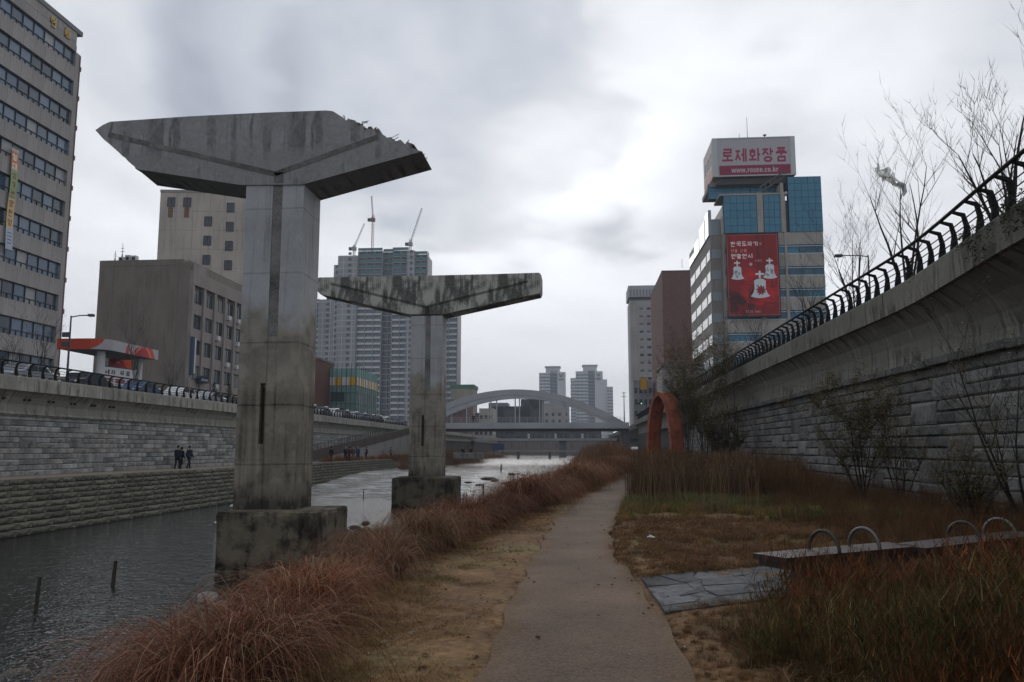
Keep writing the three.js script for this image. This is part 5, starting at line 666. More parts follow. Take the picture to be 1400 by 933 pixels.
function scatter(name, geos, mat, list, parent) { // list of {x,y,z,s,c}
  geos.forEach((g, k) => { const L = list.filter((_, i) => i % geos.length === k); if (!L.length) return; const im = new THREE.InstancedMesh(g, mat, L.length); im.name = name; L.forEach((q, i) => { _o.position.set(q.x, q.y, q.z); _o.rotation.set(q.tx ?? 0, q.ry ?? 0, q.tz ?? 0); _o.scale.set(q.s, q.s * (q.sy ?? 1), q.s); _o.updateMatrix(); im.setMatrixAt(i, _o.matrix); im.setColorAt(i, _c.setRGB(...q.c)); }); im.castShadow = im.receiveShadow = true; im.userData.kind = 'stuff'; parent.add(im); });
}
const stuffGroup = (name, label, cat) => { const g = new THREE.Group(); g.name = numbered(name); scene.add(g); return stuffMark(g, label, cat); };
const tone = (r, a = .7, b = 1.25, w = .12) => { const g = rr(a, b, r); return [g * rr(1 - w, 1 + w, r), g, g * rr(1 - w, 1 + w, r)]; };
const REED = [[.25, .095, .05], [.19, .07, .038], [.32, .145, .08], [.12, .046, .026], [.46, .28, .17], [.22, .095, .058], [.30, .19, .115]];
const STRAW = [[.33, .20, .095], [.26, .15, .07], [.38, .25, .13], [.20, .11, .05]];
const ORANGE = [[.23, .105, .042], [.19, .095, .042], [.28, .16, .075], [.13, .065, .03], [.15, .11, .045]];
const GREEN = [[.13, .15, .045], [.10, .13, .04], [.20, .18, .07], [.24, .175, .08]];
const RUST = [[.14, .07, .034], [.10, .052, .027], [.18, .105, .052], [.10, .08, .036], [.15, .062, .032]];
const WEED = [[.21, .082, .036], [.14, .095, .038], [.23, .10, .042], [.095, .085, .034], [.27, .175, .09], [.17, .105, .048]];
const grassMat = leafMat(0xffffff, 0.3);
{
  const g = stuffGroup('reeds', 'bank of drooping red-brown dead reeds between the path and the river', 'reeds'); const r = rngOf(201), L = [];
  const geos = [0, 1, 2, 3, 4, 5].map((i) => tussock(210 + i, 400, .80, .92, REED));
  for (let z = -2.5; z > -78; z -= z > -20 ? .36 : z > -40 ? .44 : .6) { const e = interp(REED_R, z), rows = z > -9 ? 3 : z > -40 ? 4 : 4; for (let k = 0; k < rows; k++) { const x = e - .5 - k * .7 + rr(-.22, .22, r), zz = z + rr(-.2, .2, r); if (r() < .06) continue; const s = mix(.68, 1.02, sstep(-10, -24, zz)) * rr(.72, 1.18, r) * [1, .95, .78, .62][k] * (1 + .24 * Math.sin(zz * 1.7 + 2 * Math.sin(zz * .5) + k)); L.push({ x, y: groundY(x, zz) - .04, z: zz, s, sy: rr(.85, 1.2, r), ry: r() * 6.28, c: (() => { const n = bump2(x * .5 + 40, zz * .6), q = tone(r, .55, 1.2, .07); return n > .1 ? [q[0] * .97, q[1] * 1.1, q[2] * 1.1] : n < -.1 ? [q[0] * .72, q[1] * .68, q[2] * .72] : q; })() }); } }
  scatter('tussock', geos, grassMat, L, g);
}
{
  const g = stuffGroup('reeds', 'far brown reeds and brush on both banks before the arch bridge', 'reeds'); const r = rngOf(203), L = []; const geos = [0, 1].map((i) => tussock(240 + i, 90, 1.1, 1.0, [...REED.slice(0, 4), ...ORANGE, [.10, .095, .05]]));
  for (let i = 0; i < 620; i++) { const z = rr(-76, -165, r), e = interp(REED_R, z), x = e - rr(.3, 4.6, r); L.push({ x, y: groundY(x, z) - .1, z, s: rr(1, 2.2, r), sy: rr(.8, 1.2, r), ry: r() * 6, c: tone(r, .6, 1.1) }); }
  for (let i = 0; i < 320; i++) { const z = rr(-78, -160, r), x = interp(PATH_R, z) + rr(.4, 3, r); L.push({ x, y: 0, z, s: rr(.8, 1.5, r), ry: r() * 6, c: tone(r, .5, 1) }); }
  for (let i = 0; i < 640; i++) { const z = rr(-128, -250, r), x = -33 + Math.pow(r(), .8) * (10 + 4 * sstep(-135, -165, z)); L.push({ x, y: leftBankY(x, z) - .1, z, s: rr(1, 2.3, r), sy: rr(.6, 1.1, r), ry: r() * 6, c: tone(r, .55, 1.15) }); }
  for (let i = 0; i < 90; i++) { const z = rr(-112, -128, r), x = rr(-25.5, -21.5, r); L.push({ x, y: waterY(z) + .05, z, s: rr(.6, 1.1, r), ry: r() * 6, c: tone(r, .8, 1.3) }); }
  for (let i = 0; i < 200; i++) { const z = rr(-170, -250, r), x = rr(2, 9.5, r); L.push({ x, y: -.3, z, s: rr(1.2, 2.6, r), ry: r() * 6, c: tone(r, .5, 1) }); }
  for (let i = 0; i < 130; i++) { const z = rr(-96, -150, r), x = rr(-31, -29.9, r); L.push({ x, y: 0, z, s: rr(.4, .8, r), ry: r() * 6, c: [1.2, .9, .7] }); }
  scatter('tussock', geos, grassMat, L, g);
}
const inSlab = (x, z) => z < -8.3 && z > -12.4 && x > .6 && x < 3.9 && z < -8.35 + (0 - (x - .75)) * .75 + .1 && z > -10.8 - (x - .74) * .62;
{
  const g = stuffGroup('grass', 'short straw-coloured dead grass along the left edge of the footpath', 'grass'); const r = rngOf(205), L = []; const geos = [0, 1, 2].map((i) => tuft(250 + i, 22, .12, .16, .0035, STRAW, .5));
  for (let i = 0; i < 5200; i++) { const z = -2.5 - Math.pow(r(), 1.6) * 48, a = interp(REED_R, z) - .2, b = interp(PATH_L, z) - .02, t = Math.pow(r(), 1.25), x = mix(a, b + .05, t); const bare = bump2(x * 1.7 + 5, z * 1.7) + t * .22; if (bare > .13) continue; const gr = bump2(x * .9 + 30, z * .9) > .17 && t < .5; L.push({ x, y: groundY(x, z), z, s: rr(.5, 1.3, r) * (1.15 - t * .5), ry: r() * 6, c: gr ? [.6, .68, .45] : tone(r, .75, 1.25, .06) }); }
  scatter('grass_tuft', geos, grassMat, L, g);
}
{
  const g = stuffGroup('grass', 'orange dry grass patch beside the stone slabs right of the path', 'grass'); const r = rngOf(206), L = []; const geos = [0, 1, 2].map((i) => tuft(260 + i, 34, .3, .34, .0042, ORANGE, .35));
  for (let i = 0; i < 3000; i++) { const z = rr(-10.2, -19.5, r), x = interp(PATH_R, z) - .04 + Math.pow(r(), 1.2) * 7.6; if (inSlab(x, z)) continue; const e = x - interp(PATH_R, z); L.push({ x, y: groundY(x, z), z, s: rr(.55, 1.25, r) * (e < .5 ? .6 : 1), ry: r() * 6, c: tone(r, .7, 1.2) }); }
  for (let i = 0; i < 900; i++) { const z = rr(-4.5, -9.2, r), x = interp(PATH_R, z) - .05 + Math.pow(r(), 1.2) * 1.5; if (inSlab(x, z)) continue; L.push({ x, y: groundY(x, z), z, s: rr(.25, .75, r) * mix(.5, 1.1, clamp(x - .8)), ry: r() * 6, c: tone(r, .6, 1.15) }); }
  scatter('grass_tuft', geos, grassMat, L, g);
}
{
  const g = stuffGroup('grass', 'strip of green and yellow grass in front of the tall rust-brown brush', 'grass'); const r = rngOf(207), L = []; const geos = [0, 1, 2].map((i) => tuft(270 + i, 30, .46, .34, .006, GREEN, .5));
  for (let i = 0; i < 1500; i++) { const z = rr(-19, -25.5, r), x = interp(PATH_R, z) + .1 + Math.pow(r(), 1.2) * 7; const pt = bump2(x * .8 + 3, z * 1.1); if (pt < -.12) continue; const yl = pt < .02 ? [1.5, 1.1, 1.1] : [1, 1, 1], q = tone(r, .55, 1.15, .15); L.push({ x, y: groundY(x, z), z, s: rr(.5, 1.25, r) * (1 + pt * 1.5), ry: r() * 6, c: q.map((v, i) => v * yl[i]) }); }
  scatter('grass_tuft', geos, grassMat, L, g);
}
{
  const g = stuffGroup('brush', 'tall misty rust-brown brush in front of the right stone wall', 'brush'); const r = rngOf(208), L = []; const geos = [0, 1, 2].map((i) => twiggy(280 + i, 26, 1.35, .55, RUST, false));
  for (let i = 0; i < 1500; i++) { const z = rr(-25, -46, r), x = interp(PATH_R, z) + .25 + r() * (9.4 - interp(PATH_R, z)); const h = bump2(x * .6 + 9, z * .6 + 4); L.push({ x, y: 0, z, s: rr(.65, 1.12, r) * (1 + h * .9) * mix(1, .5, sstep(4.5, 8.5, x) * sstep(-40, -30, z)), ry: r() * 6, tx: rr(-.15, .15, r), tz: rr(-.15, .15, r), c: tone(r, .5, 1.1, .06).map((v) => v * (1 + h * 1.2)) }); }
  for (let i = 0; i < 900; i++) { const z = rr(-11.5, -25, r), x = Math.min(9.9, 4.2 + Math.pow(r(), .7) * 5.8); L.push({ x, y: 0, z, s: rr(.22, .5, r), ry: r() * 6, c: tone(r, .6, 1.15, .08) }); }
  for (let i = 0; i < 500; i++) { const z = rr(-46, -78, r), x = interp(PATH_R, z) + .3 + r() * 2.6; L.push({ x: Math.min(x, 9.9), y: 0, z, s: rr(.7, 1.1, r), ry: r() * 6, c: tone(r, .6, 1.1, .06) }); }
  scatter('brush_clump', geos, grassMat, L, g);
  const L3 = [], sg = [0, 1, 2].map((i) => tuft(630 + i, 30, .95, .42, .005, [[.24, .15, .08], [.17, .10, .05], [.30, .20, .11], [.12, .11, .05]], .7)); for (let i = 0; i < 620; i++) { const z = rr(-12, -46, r), lo = z > -25 ? 4.2 : interp(PATH_R, z) + .2, x = lo + r() * (9.6 - lo); if (bump2(x * .9 + 3, z * .7) < .02) continue; L3.push({ x, y: 0, z, s: rr(.35, .95, r) * (z > -28 ? .55 : 1), ry: r() * 6, c: tone(r, .5, 1.2, .12) }); } scatter('dry_clump', sg, grassMat, L3, g);
  const L4 = [], hg = [0, 1].map((i) => { const m = newMB(640 + i), q = m.rg; for (let k = 0; k < 5; k++) { const az = q() * 6.28, h = rr(1.1, 1.75, q), o = rr(.1, .5, q), c = [.22, .15, .09]; const f = (t) => [o * t * t, h * t]; blade(m, rr(-.2, .2, q), 0, rr(-.2, .2, q), az, 1, .006, f, 4, c); const p = m.p.length; for (let j = 0; j < 14; j++) { const t = rr(.8, 1, q), [bo, bu] = f(t); blade(m, Math.cos(az) * bo, bu, Math.sin(az) * bo, q() * 6.28, 1, .004, (u) => [.07 * u, .06 * u - .03 * u * u], 2, [.20, .14, .09]); } } return m.geometry(); }); for (let i = 0; i < 170; i++) { const z = rr(-20, -46, r), x = interp(PATH_R, z) + .4 + r() * (z > -30 ? 3 : 6); L4.push({ x, y: 0, z, s: rr(.7, 1.1, r), ry: r() * 6, c: tone(r, .6, 1.3, .1) }); } scatter('seed_stalk', hg, grassMat, L4, g);
}
{
  const g = stuffGroup('weeds', 'dense dark weeds and dry stalks in the near right corner before the bench', 'weeds'); const r = rngOf(209), L = [], L2 = []; const geos = [0, 1, 2, 3].map((i) => twiggy(290 + i, 30, .62, .36, WEED, true));
  for (let i = 0; i < 2300; i++) { const z = rr(-3.2, -9.8, r), lo = interp(PATH_R, z) + .75 + .35 * Math.sin(z * 2.1), x = lo + Math.pow(r(), .85) * 6.5; if (inSlab(x, z)) continue; const bx = 1.9, edge = sstep(lo, lo + .9, x); const behind = (x - 1.9) * .68 + z + 9.1; if (behind < .12) continue; L.push({ x, y: groundY(x, z) - .02, z, s: rr(.45, 1.1, r) * mix(.45, 1, edge) * (1 + bump2(x * 1.4 + 7, z * 1.4) * 1.5), ry: r() * 6, tx: rr(-.25, .25, r), tz: rr(-.25, .25, r), c: (() => { const n = bump2(x * .9 + 17, z * .9 + 3), q = tone(r, .3, 1.05, .15); return n > .1 ? [q[0] * .85, q[1] * 1.0, q[2] * .85] : n < -.02 ? [q[0] * 1.3, q[1] * .85, q[2] * .8] : [q[0] * 1.1, q[1] * .9, q[2] * .85]; })() }); }
  scatter('weed_clump', geos, grassMat, L, g);
  const gg = [0, 1].map((i) => tuft(300 + i, 34, .4, .42, .0045, [...WEED, ...ORANGE, [.13, .13, .05], [.28, .2, .12]], .35)); for (let i = 0; i < 1700; i++) { const z = rr(-3.2, -9.6, r), lo = interp(PATH_R, z) + .5, x = lo + Math.pow(r(), .9) * 6.5; const behind = (x - 1.9) * .68 + z + 9.1; if (inSlab(x, z) || behind < .3 || bump2(x * 1.1 + 50, z * 1.2) < -.06) continue; L2.push({ x, y: groundY(x, z), z, s: rr(.5, 1.1, r), ry: r() * 6, c: tone(r, .4, 1.2) }); } scatter('grass_tuft', gg, grassMat, L2, g);
}
{ // fallen leaves and scraps on the verge
  const g = stuffGroup('leaves', 'scattered fallen leaves on the verge and path edges', 'leaves'); const r = rngOf(214), L = []; const mb = newMB(5); mb.tri(vec(-.02, 0, 0), vec(0, .006, .02), vec(.022, .004, 0), [0, 0], [1, 0], [1, 1]).tri(vec(-.02, 0, 0), vec(.022, .004, 0), vec(.003, .012, -.02), [0, 0], [1, 0], [1, 1]); mb.c = new Array(18).fill(1);
  for (let i = 0; i < 800; i++) { const z = -3 - Math.pow(r(), 1.5) * 22, side = r(); let x; if (side < .6) x = mix(interp(REED_R, z), interp(PATH_L, z) + .1, r()); else if (side < .72) x = mix(interp(PATH_L, z), interp(PATH_R, z), r()); else x = interp(PATH_R, z) + Math.pow(r(), 1.5) * 1.6 - .05; const k = r(); L.push({ x, y: Math.max(groundY(x, z), side < .6 || side >= .72 ? -1 : .016) + .012, z, s: rr(.5, 1.5, r), ry: r() * 6, tx: rr(-.5, .5, r), c: k < .5 ? [.10, .055, .03] : k < .85 ? [.22, .13, .07] : [.4, .34, .26] }); }
  scatter('fallen_leaf', [mb.geometry()], grassMat, L, g);
}
// bare trees
function bareTree(label, pos, H, seed, o = {}) {
  const t = thing(o.name ?? 'bare_tree', label, o.cat ?? 'tree', pos, 0, o.group), r = rngOf(seed), trunk = new MB(), br = new MB(), lf = newMB(seed + 1), stems = o.stems ?? 4, sp = o.spread ?? .32;
  const grow = (p, d, len, rad, lev, mb) => { const n = lev === 0 ? 7 : 4, pts = [p.clone()], rads = [rad]; let q = p.clone(), dir = d.clone(); for (let i = 0; i < n; i++) { const wj = lev ? .08 : .11; dir.add(vec(rr(-wj, wj, r), (o.up ?? .05) + (lev ? .015 : 0), rr(-wj, wj, r))).normalize(); q = q.clone().addScaledVector(dir, len / n); pts.push(q); rads.push(rad * (1 - .82 * (i + 1) / n)); } mb.tube(pts, rads, lev === 0 ? 6 : lev === 1 ? 4 : 3, false);
    if (lev < (o.levels ?? 3)) { const m = lev === 0 ? (o.n0 ?? 8) - 1 : lev === 1 ? 4 : 3; for (let i = 0; i < m; i++) { const k = 1 + Math.floor(rr(lev === 0 ? .22 : .12, 1, r) * (n - .01)), b = pts[Math.min(k, n)], a = r() * 6.283, side = vec(Math.cos(a), rr(.1, .5, r), Math.sin(a)); const nd = dir.clone().multiplyScalar(.85).addScaledVector(side, (o.angle ?? .68) * (lev ? .85 : 1)).normalize(); grow(b, nd, len * rr(.34, .55, r), Math.max(rads[Math.min(k, n)] * .62, o.min ?? .006), lev + 1, br); } }
    if (o.leaf && lev >= 1) { const m = Math.floor(o.leaf * (lev === 3 ? 1 : 1.4)); for (let i = 0; i < m; i++) { const b = pts[1 + Math.floor(r() * n)], c = o.pal[Math.floor(r() * o.pal.length)], g = rr(.7, 1.3, r), s = (o.ls ?? .05) * rr(.6, 1.3, r), a = r() * 6.283, u = vec(Math.cos(a), rr(-.6, .3, r), Math.sin(a)).normalize(), w = vec(-Math.sin(a), rr(-.4, .4, r), Math.cos(a)).normalize(), p0 = b.clone().add(vec(rr(-.12, .12, r), rr(-.12, .12, r), rr(-.12, .12, r))); const A = p0, B = p0.clone().addScaledVector(u, s).addScaledVector(w, s * .35), C = p0.clone().addScaledVector(u, s * 2), D = p0.clone().addScaledVector(u, s).addScaledVector(w, -s * .35); lf.tri(A, B, C, [0, 0], [1, 0], [1, 1]).tri(A, C, D, [0, 0], [1, 1], [0, 1]); for (let k = 0; k < 6; k++) lf.c.push(c[0] * g, c[1] * g, c[2] * g); } } };
  const th = o.trunk ?? .1, R = o.rad ?? H * .011; const top = vec(0, H * th, 0); if (th > 0) trunk.tube([vec(0, -.1, 0), vec(rr(-.04, .04, r), H * th * .5, 0), top], [R * 1.5, R * 1.2, R], 7);
  for (let i = 0; i < stems; i++) { const a = (o.az ?? 0) + i / stems * 6.283 + rr(-.4, .4, r), l = rr(.05, 1, r) * sp, d = vec(Math.cos(a) * l + (o.leanX ?? 0), 1, Math.sin(a) * l * .8 + (o.leanZ ?? 0)).normalize(); grow(th > 0 ? top.clone().add(vec(0, -.05, 0)) : vec(rr(-.1, .1, r), 0, rr(-.1, .1, r)), d, H * (1 - th) * rr(.55, .8, r) * (o.k ?? 1), R * rr(.75, 1.05, r), 0, trunk); }
  trunk.build(stems > 1 ? 'stems' : 'trunk', o.mat ?? M.bark, t); br.build('crown', o.mat ?? M.bark, t); if (o.leaf) lf.build('foliage', grassMat, t); return t;
}
{
  const sy = 6.68, at = (px, py, X) => onX(px, py, X); const tree = (label, px, topY, X, seed, o) => { const b = at(px, 500, X), tp = at(px, topY, X); return bareTree(label, [X, sy, b.z], tp.y - sy, seed, { group: undefined, ...o }); };
  tree('bare street tree nearest the right edge, rising above the curved railing', 1388, 62, 13, 402, { stems: 5, spread: .42, rad: .085, n0: 9, min: .007 });
  tree('bare street tree with a torn plastic sheet caught in its branches', 1247, 163, 14, 412, { k: 1.1, stems: 4, spread: .34, rad: .085, n0: 7 });
  tree('bare fan-shaped street tree just right of the glass tower', 1176, 242, 14, 423, { k: .92, stems: 5, spread: .4, rad: .07, mat: M.barkPale, n0: 8 });
  tree('slim bare street tree in front of the right edge of the glass tower', 1107, 335, 14, 434, { stems: 4, spread: .3, rad: .06 });
  tree('bare street tree below the red banner of the glass tower', 1040, 425, 14, 445, { stems: 5, spread: .45, rad: .07 });
  tree('small bare street tree near the foot of the glass tower, left of the red banner', 985, 455, 14.5, 456, { stems: 5, spread: .5, rad: .08 });
  const b = (label, px, topY, X, seed, o) => { const p = onX(px, 520, X), q = onX(px, topY, X); bareTree(label, [X, 5.74, p.z], q.y - 5.74, seed, o); };
  b('thin bare tree in front of the petrol station canopy', 185, 432, -40, 467, { stems: 4, spread: .3, rad: .05, mat: M.barkPale }); b('thin bare tree before the office tower, left of the street lamp', 58, 425, -40, 478, { stems: 4, spread: .3, rad: .05, mat: M.barkPale }); b('small bare tree at the left edge before the office tower', 8, 455, -40, 479, { stems: 4, spread: .4, rad: .05, mat: M.barkPale });
  b('thin bare street tree at the corner of the dark block', 236, 480, -41, 480, { stems: 3, spread: .3, rad: .05, mat: M.barkPale });
  // small clipped evergreens
  const everg = (label, px, X, h, seed) => { const p = onX(px, 545, X), t = thing('evergreen_tree', label, 'tree', [X, 5.74, p.z]); const r = rngOf(seed), lf = newMB(seed); for (let i = 0; i < 900; i++) { const y = Math.pow(r(), 1.3) * h, rad = (1 - y / h) * .55 * Math.sqrt(r()) * 1.5 + .05, a = r() * 6.28, s = rr(.08, .18, r), p0 = vec(Math.cos(a) * rad, y + .25, Math.sin(a) * rad), u = vec(Math.cos(a), rr(-.2, .8, r), Math.sin(a)).multiplyScalar(s), w = vec(-Math.sin(a), 0, Math.cos(a)).multiplyScalar(s * .3); lf.tri(p0.clone().sub(w), p0.clone().add(w), p0.clone().add(u), [0, 0], [1, 0], [1, 1]); const g = rr(.6, 1.3, r); for (let k = 0; k < 3; k++) lf.c.push(.02 * g, .032 * g, .022 * g); } lf.build('crown', grassMat, t); new MB().tube([vec(0, 0, 0), vec(0, h, 0)], [.06, .02], 6).build('trunk', M.bark, t); };
  everg('left of two small dark cone-shaped evergreens by the dark block', 292, -37, 2.2, 481); everg('right of two small dark cone-shaped evergreens by the dark block', 312, -37, 2.3, 482);
  // plastic sheet
  const k = onX(1214, 240, 13.9), pl = thing('plastic_sheet', 'torn grey-white plastic sheet snagged high in a bare street tree', 'plastic sheet', k.toArray()); const pr = rngOf(66), G = []; for (let j = 0; j <= 7; j++) { G.push([]); for (let i = 0; i <= 7; i++) { const u = i / 7 - .5, v = j / 7 - .5; G[j].push(vec(u * .85 + rr(-.14, .14, pr) + v * .35, -v * .8 + rr(-.12, .12, pr) - u * .45, rr(-.2, .2, pr))); } } const pm = new MB(); for (let j = 0; j < 7; j++) for (let i = 0; i < 7; i++) if (pr() > .16) pm.quad(G[j][i], G[j + 1][i], G[j + 1][i + 1], G[j][i + 1]); pm.build('sheet', new THREE.MeshPhysicalMaterial({ color: lin(.8, .8, .77), roughness: .8, transmission: .6, thickness: 0, side: THREE.DoubleSide }), pl); const tl = new MB(); let tp = [vec(.4, -.35, 0), vec(.62, -.5, .05), vec(.7, -.8, 0), vec(.6, -1.0, .08)]; tl.tube(tp, [.1, .13, .1, .03], 5).build('twisted_tail', M.white, pl);
}
// shrubs by the right wall
const OLIVE = [[.15, .145, .06], [.11, .11, .045], [.20, .175, .08], [.17, .11, .055]];
{
  const S = (label, px, py, z, topY, seed, o) => { const p = onZ(px, py, z), q = onZ(px, topY, z); bareTree(label, [p.x, 0, z], q.y, seed, { name: 'shrub_tree', cat: 'shrub', trunk: 0, k: .95, ...o, leaf: (o.leaf ?? 0) * 7, ls: (o.ls ?? .05) * 1.1 }); };
  S('tall olive-leaved willow shrub right of the red arch', 962, 620, -54, 445, 501, { stems: 6, spread: .3, leaf: 7, pal: OLIVE, ls: .07, rad: .05, levels: 2, n0: 9 });
  S('slender dark shrub with curved stems between the willow shrub and the wall', 1006, 620, -46, 475, 512, { stems: 3, spread: .18, leaf: 1.5, pal: OLIVE, ls: .06, rad: .06, levels: 2 });
  S('leafy shrub partly hiding the red arch leg', 940, 622, -60, 470, 523, { stems: 7, spread: .3, leaf: 5, pal: [...OLIVE, [.16, .07, .04]], ls: .08, rad: .04, levels: 2 });
  S('low tangled shrub at the wall foot behind the brush', 985, 622, -50, 560, 524, { stems: 9, spread: .6, leaf: 4, pal: OLIVE, ls: .07, rad: .03, levels: 2 });
  S('olive-leaved shrub spread against the middle of the right stone wall', 1180, 655, -25.5, 505, 534, { stems: 9, spread: .55, leaf: 6, pal: OLIVE, ls: .045, rad: .03, levels: 2, n0: 7 });
  S('thin twiggy bush at the wall, right of the olive shrub', 1228, 655, -23.5, 545, 535, { stems: 6, spread: .4, leaf: 1, pal: OLIVE, ls: .04, rad: .025, levels: 2 });
  S('bare branching shrub reaching up the wall near the right edge', 1395, 690, -17.5, 395, 545, { stems: 5, spread: .75, leaf: 1.2, pal: [...OLIVE, [.3, .27, .22]], ls: .035, rad: .035, levels: 2, leanX: -.25 });
  S('dark leafless thicket at the wall foot by the right edge', 1330, 700, -17, 610, 546, { stems: 12, spread: .8, leaf: 1, pal: OLIVE, ls: .035, rad: .02, levels: 2 });
  const iv = stuffGroup('ivy', 'dark ivy hanging over the ledge under the curved railing', 'ivy'); const r = rngOf(77), mb = newMB(78); const IC = Array.from({ length: 26 }, () => [-14 - Math.pow(r(), 1.6) * 7, r()]); for (let i = 0; i < 3400; i++) { const ic = IC[i % 26], z = ic[0] + rr(-.35, .35, r), edge = 9.98 + bulge(z), y = 6.82 - Math.pow(r(), 1.3) * (.3 + ic[1] * .9), p = vec(edge - rr(.0, .12, r), y, z), s = rr(.02, .045, r), a = r() * 6.28, u = vec(rr(-.8, .1, r), rr(-1, .5, r), Math.cos(a)).normalize().multiplyScalar(s * 1.5), w = vec(rr(-.4, .2, r), rr(-.3, .3, r), Math.sin(a)).normalize().multiplyScalar(s * .6); mb.tri(p, p.clone().add(u).add(w), p.clone().addScaledVector(u, 2), [0, 0], [1, 0], [1, 1]).tri(p, p.clone().addScaledVector(u, 2), p.clone().add(u).sub(w), [0, 0], [1, 1], [0, 1]); const g = rr(.5, 1.4, r); for (let k = 0; k < 6; k++) mb.c.push(.04 * g, .05 * g, .022 * g); } mb.build('ivy_leaves', grassMat, iv).userData.kind = 'stuff';
  const hr = stuffGroup('leaves', 'low planted greenery along the foot of the right-hand railing', 'planting'); const L = [], hg = [0, 1].map((i) => tuft(620 + i, 26, .5, .3, .012, [[.07, .075, .03], [.10, .09, .04], [.05, .055, .025]], .7)); for (let i = 0; i < 500; i++) { const z = -13 - Math.pow(r(), 1.3) * 90; L.push({ x: 10.55 + bulge(z) * .97 + rr(-.1, .45, r), y: 6.68, z, s: rr(.4, 1.0, r), ry: r() * 6, c: tone(r, .6, 1.2) }); } scatter('plant_clump', hg, grassMat, L, hr);
}
// ---------------------------------------------------------------- paving, bench and small things near the path
{
  const P = [vec(.72, 0, -10.75), vec(.80, 0, -8.5), vec(3.9, 0, -10.7), vec(3.5, 0, -12.6)], t = thing('stone_paving', 'grey irregular slate slabs leading from the path to the bench', 'paving', [.75, 0, -9.6]); const r = rngOf(801), nu = 8, nv = 6; // grid of jittered cells
  const G = []; for (let j = 0; j <= nv; j++) { G.push([]); for (let i = 0; i <= nu; i++) { const u = i / nu + (i > 0 && i < nu ? rr(-.05, .05, r) : 0), v = j / nv + (j > 0 && j < nv ? rr(-.07, .07, r) : 0); const a = P[1].clone().lerp(P[2], u), b = P[0].clone().lerp(P[3], u); G[j].push(a.lerp(b, v)); } }
  const mats = [lin(.155, .16, .168), lin(.195, .2, .207), lin(.125, .128, .134), lin(.225, .227, .23)].map((c) => std(c, { map: TX.stone, bump: TX.bump, bs: .03, r: .85 }));
  for (let j = 0; j < nv; j++) for (let i = 0; i < nu; i++) { if (r() < .0) continue; const q = [G[j][i], G[j][i + 1], G[j + 1][i + 1], G[j + 1][i]], c = q.reduce((s, p) => s.add(p), vec(0, 0, 0)).multiplyScalar(.25), h = rr(.008, .022, r), pts = []; for (let k = 0; k < 4; k++) { const a = q[k], b = q[(k + 1) % 4]; pts.push(a.clone().lerp(c, .018)); pts.push(a.clone().lerp(b, rr(.35, .65, r)).lerp(c, rr(.015, .05, r))); } const mb = new MB(), up = (p) => vec(p.x - .75, h + rr(-.004, .004, r), p.z + 9.6), dn = (p) => vec(p.x - .75, -.03, p.z + 9.6), tops = pts.map(up), cc = up(c); for (let k = 0; k < 8; k++) { const k2 = (k + 1) % 8; mb.tri(cc, tops[k], tops[k2]); mb.quad(dn(pts[k]), dn(pts[k2]), tops[k2], tops[k]); } mb.build('slab', mats[Math.floor(r() * 4)], t); }
  { const g = stuffGroup('grass', 'small dry tufts growing in the joints and edges of the slate slabs', 'grass'), L = [], q = rngOf(805); for (let i = 0; i < 260; i++) { const e = q() < .7, u = q(), v = e ? (q() < .5 ? rr(-.03, .04, q) : rr(.95, 1.04, q)) : Math.round(q() * nv) / nv; const a = P[1].clone().lerp(P[2], u), b = P[0].clone().lerp(P[3], u), p = a.lerp(b, v); L.push({ x: p.x, y: .012, z: p.z, s: rr(.3, e ? .9 : .4, q), ry: q() * 6, c: tone(q, .6, 1.2) }); } scatter('grass_tuft', [tuft(650, 20, .2, .2, .0035, ORANGE, .4)], grassMat, L, g); }
  const bed = new MB(); bed.quad(...[P[1], P[2], P[3], P[0]].map((p) => vec(p.x - .75, .006, p.z + 9.6))); bed.build('bedding', M.joint, t);
}
function bench(label, A, B, hoops, seed) {
  const d = new V3().subVectors(B, A), L = Math.hypot(d.x, d.z), turn = Math.atan2(-d.z, d.x), t = thing('bench', label, 'bench', [A.x, 0, A.z], turn, 'long dark red benches with metal hoops'), r = rngOf(seed); // local x along the bench, +z towards the viewer
  for (let k = 0; k < 4; k++) { const m = new MB().box(0, L - .01, .40, .46, -.24 + k * .121, -.24 + k * .121 + .112); m.build('seat_plank', M.woodRed, t); }
  new MB().box(.05, L - .05, .33, .398, -.2, .2).build('seat_frame', M.frameDark, t);
  const conc = std(lin(.16, .155, .145), { map: TX.concrete, bump: TX.bump, bs: .01 }); for (const s of [.36, .8]) new MB().box(L * s - .32, L * s + .32, -.05, .33, -.17, .17).build('stone_support', conc, t);
  for (const s of hoops) { const pts = []; for (let i = 0; i <= 14; i++) { const a = Math.PI * i / 14; pts.push(vec(L * s, .455 + Math.sin(a) * .225, -Math.cos(a) * .21)); } new MB().tube(pts, .021, 8).build('arm_hoop', r() < .5 ? M.steel : M.steelWorn, t).rotation.set(0, 0, 0); }
}
bench('nearer section of the long dark red bench with two metal hoops, by the slate slabs', onY(1052, 760, .46), onY(1236, 744, .46), [.38, .68], 1);
bench('farther section of the long dark red bench with two metal hoops, at the right edge', onY(1240, 747, .46), onY(1410, 728, .46), [.42, .72], 2);
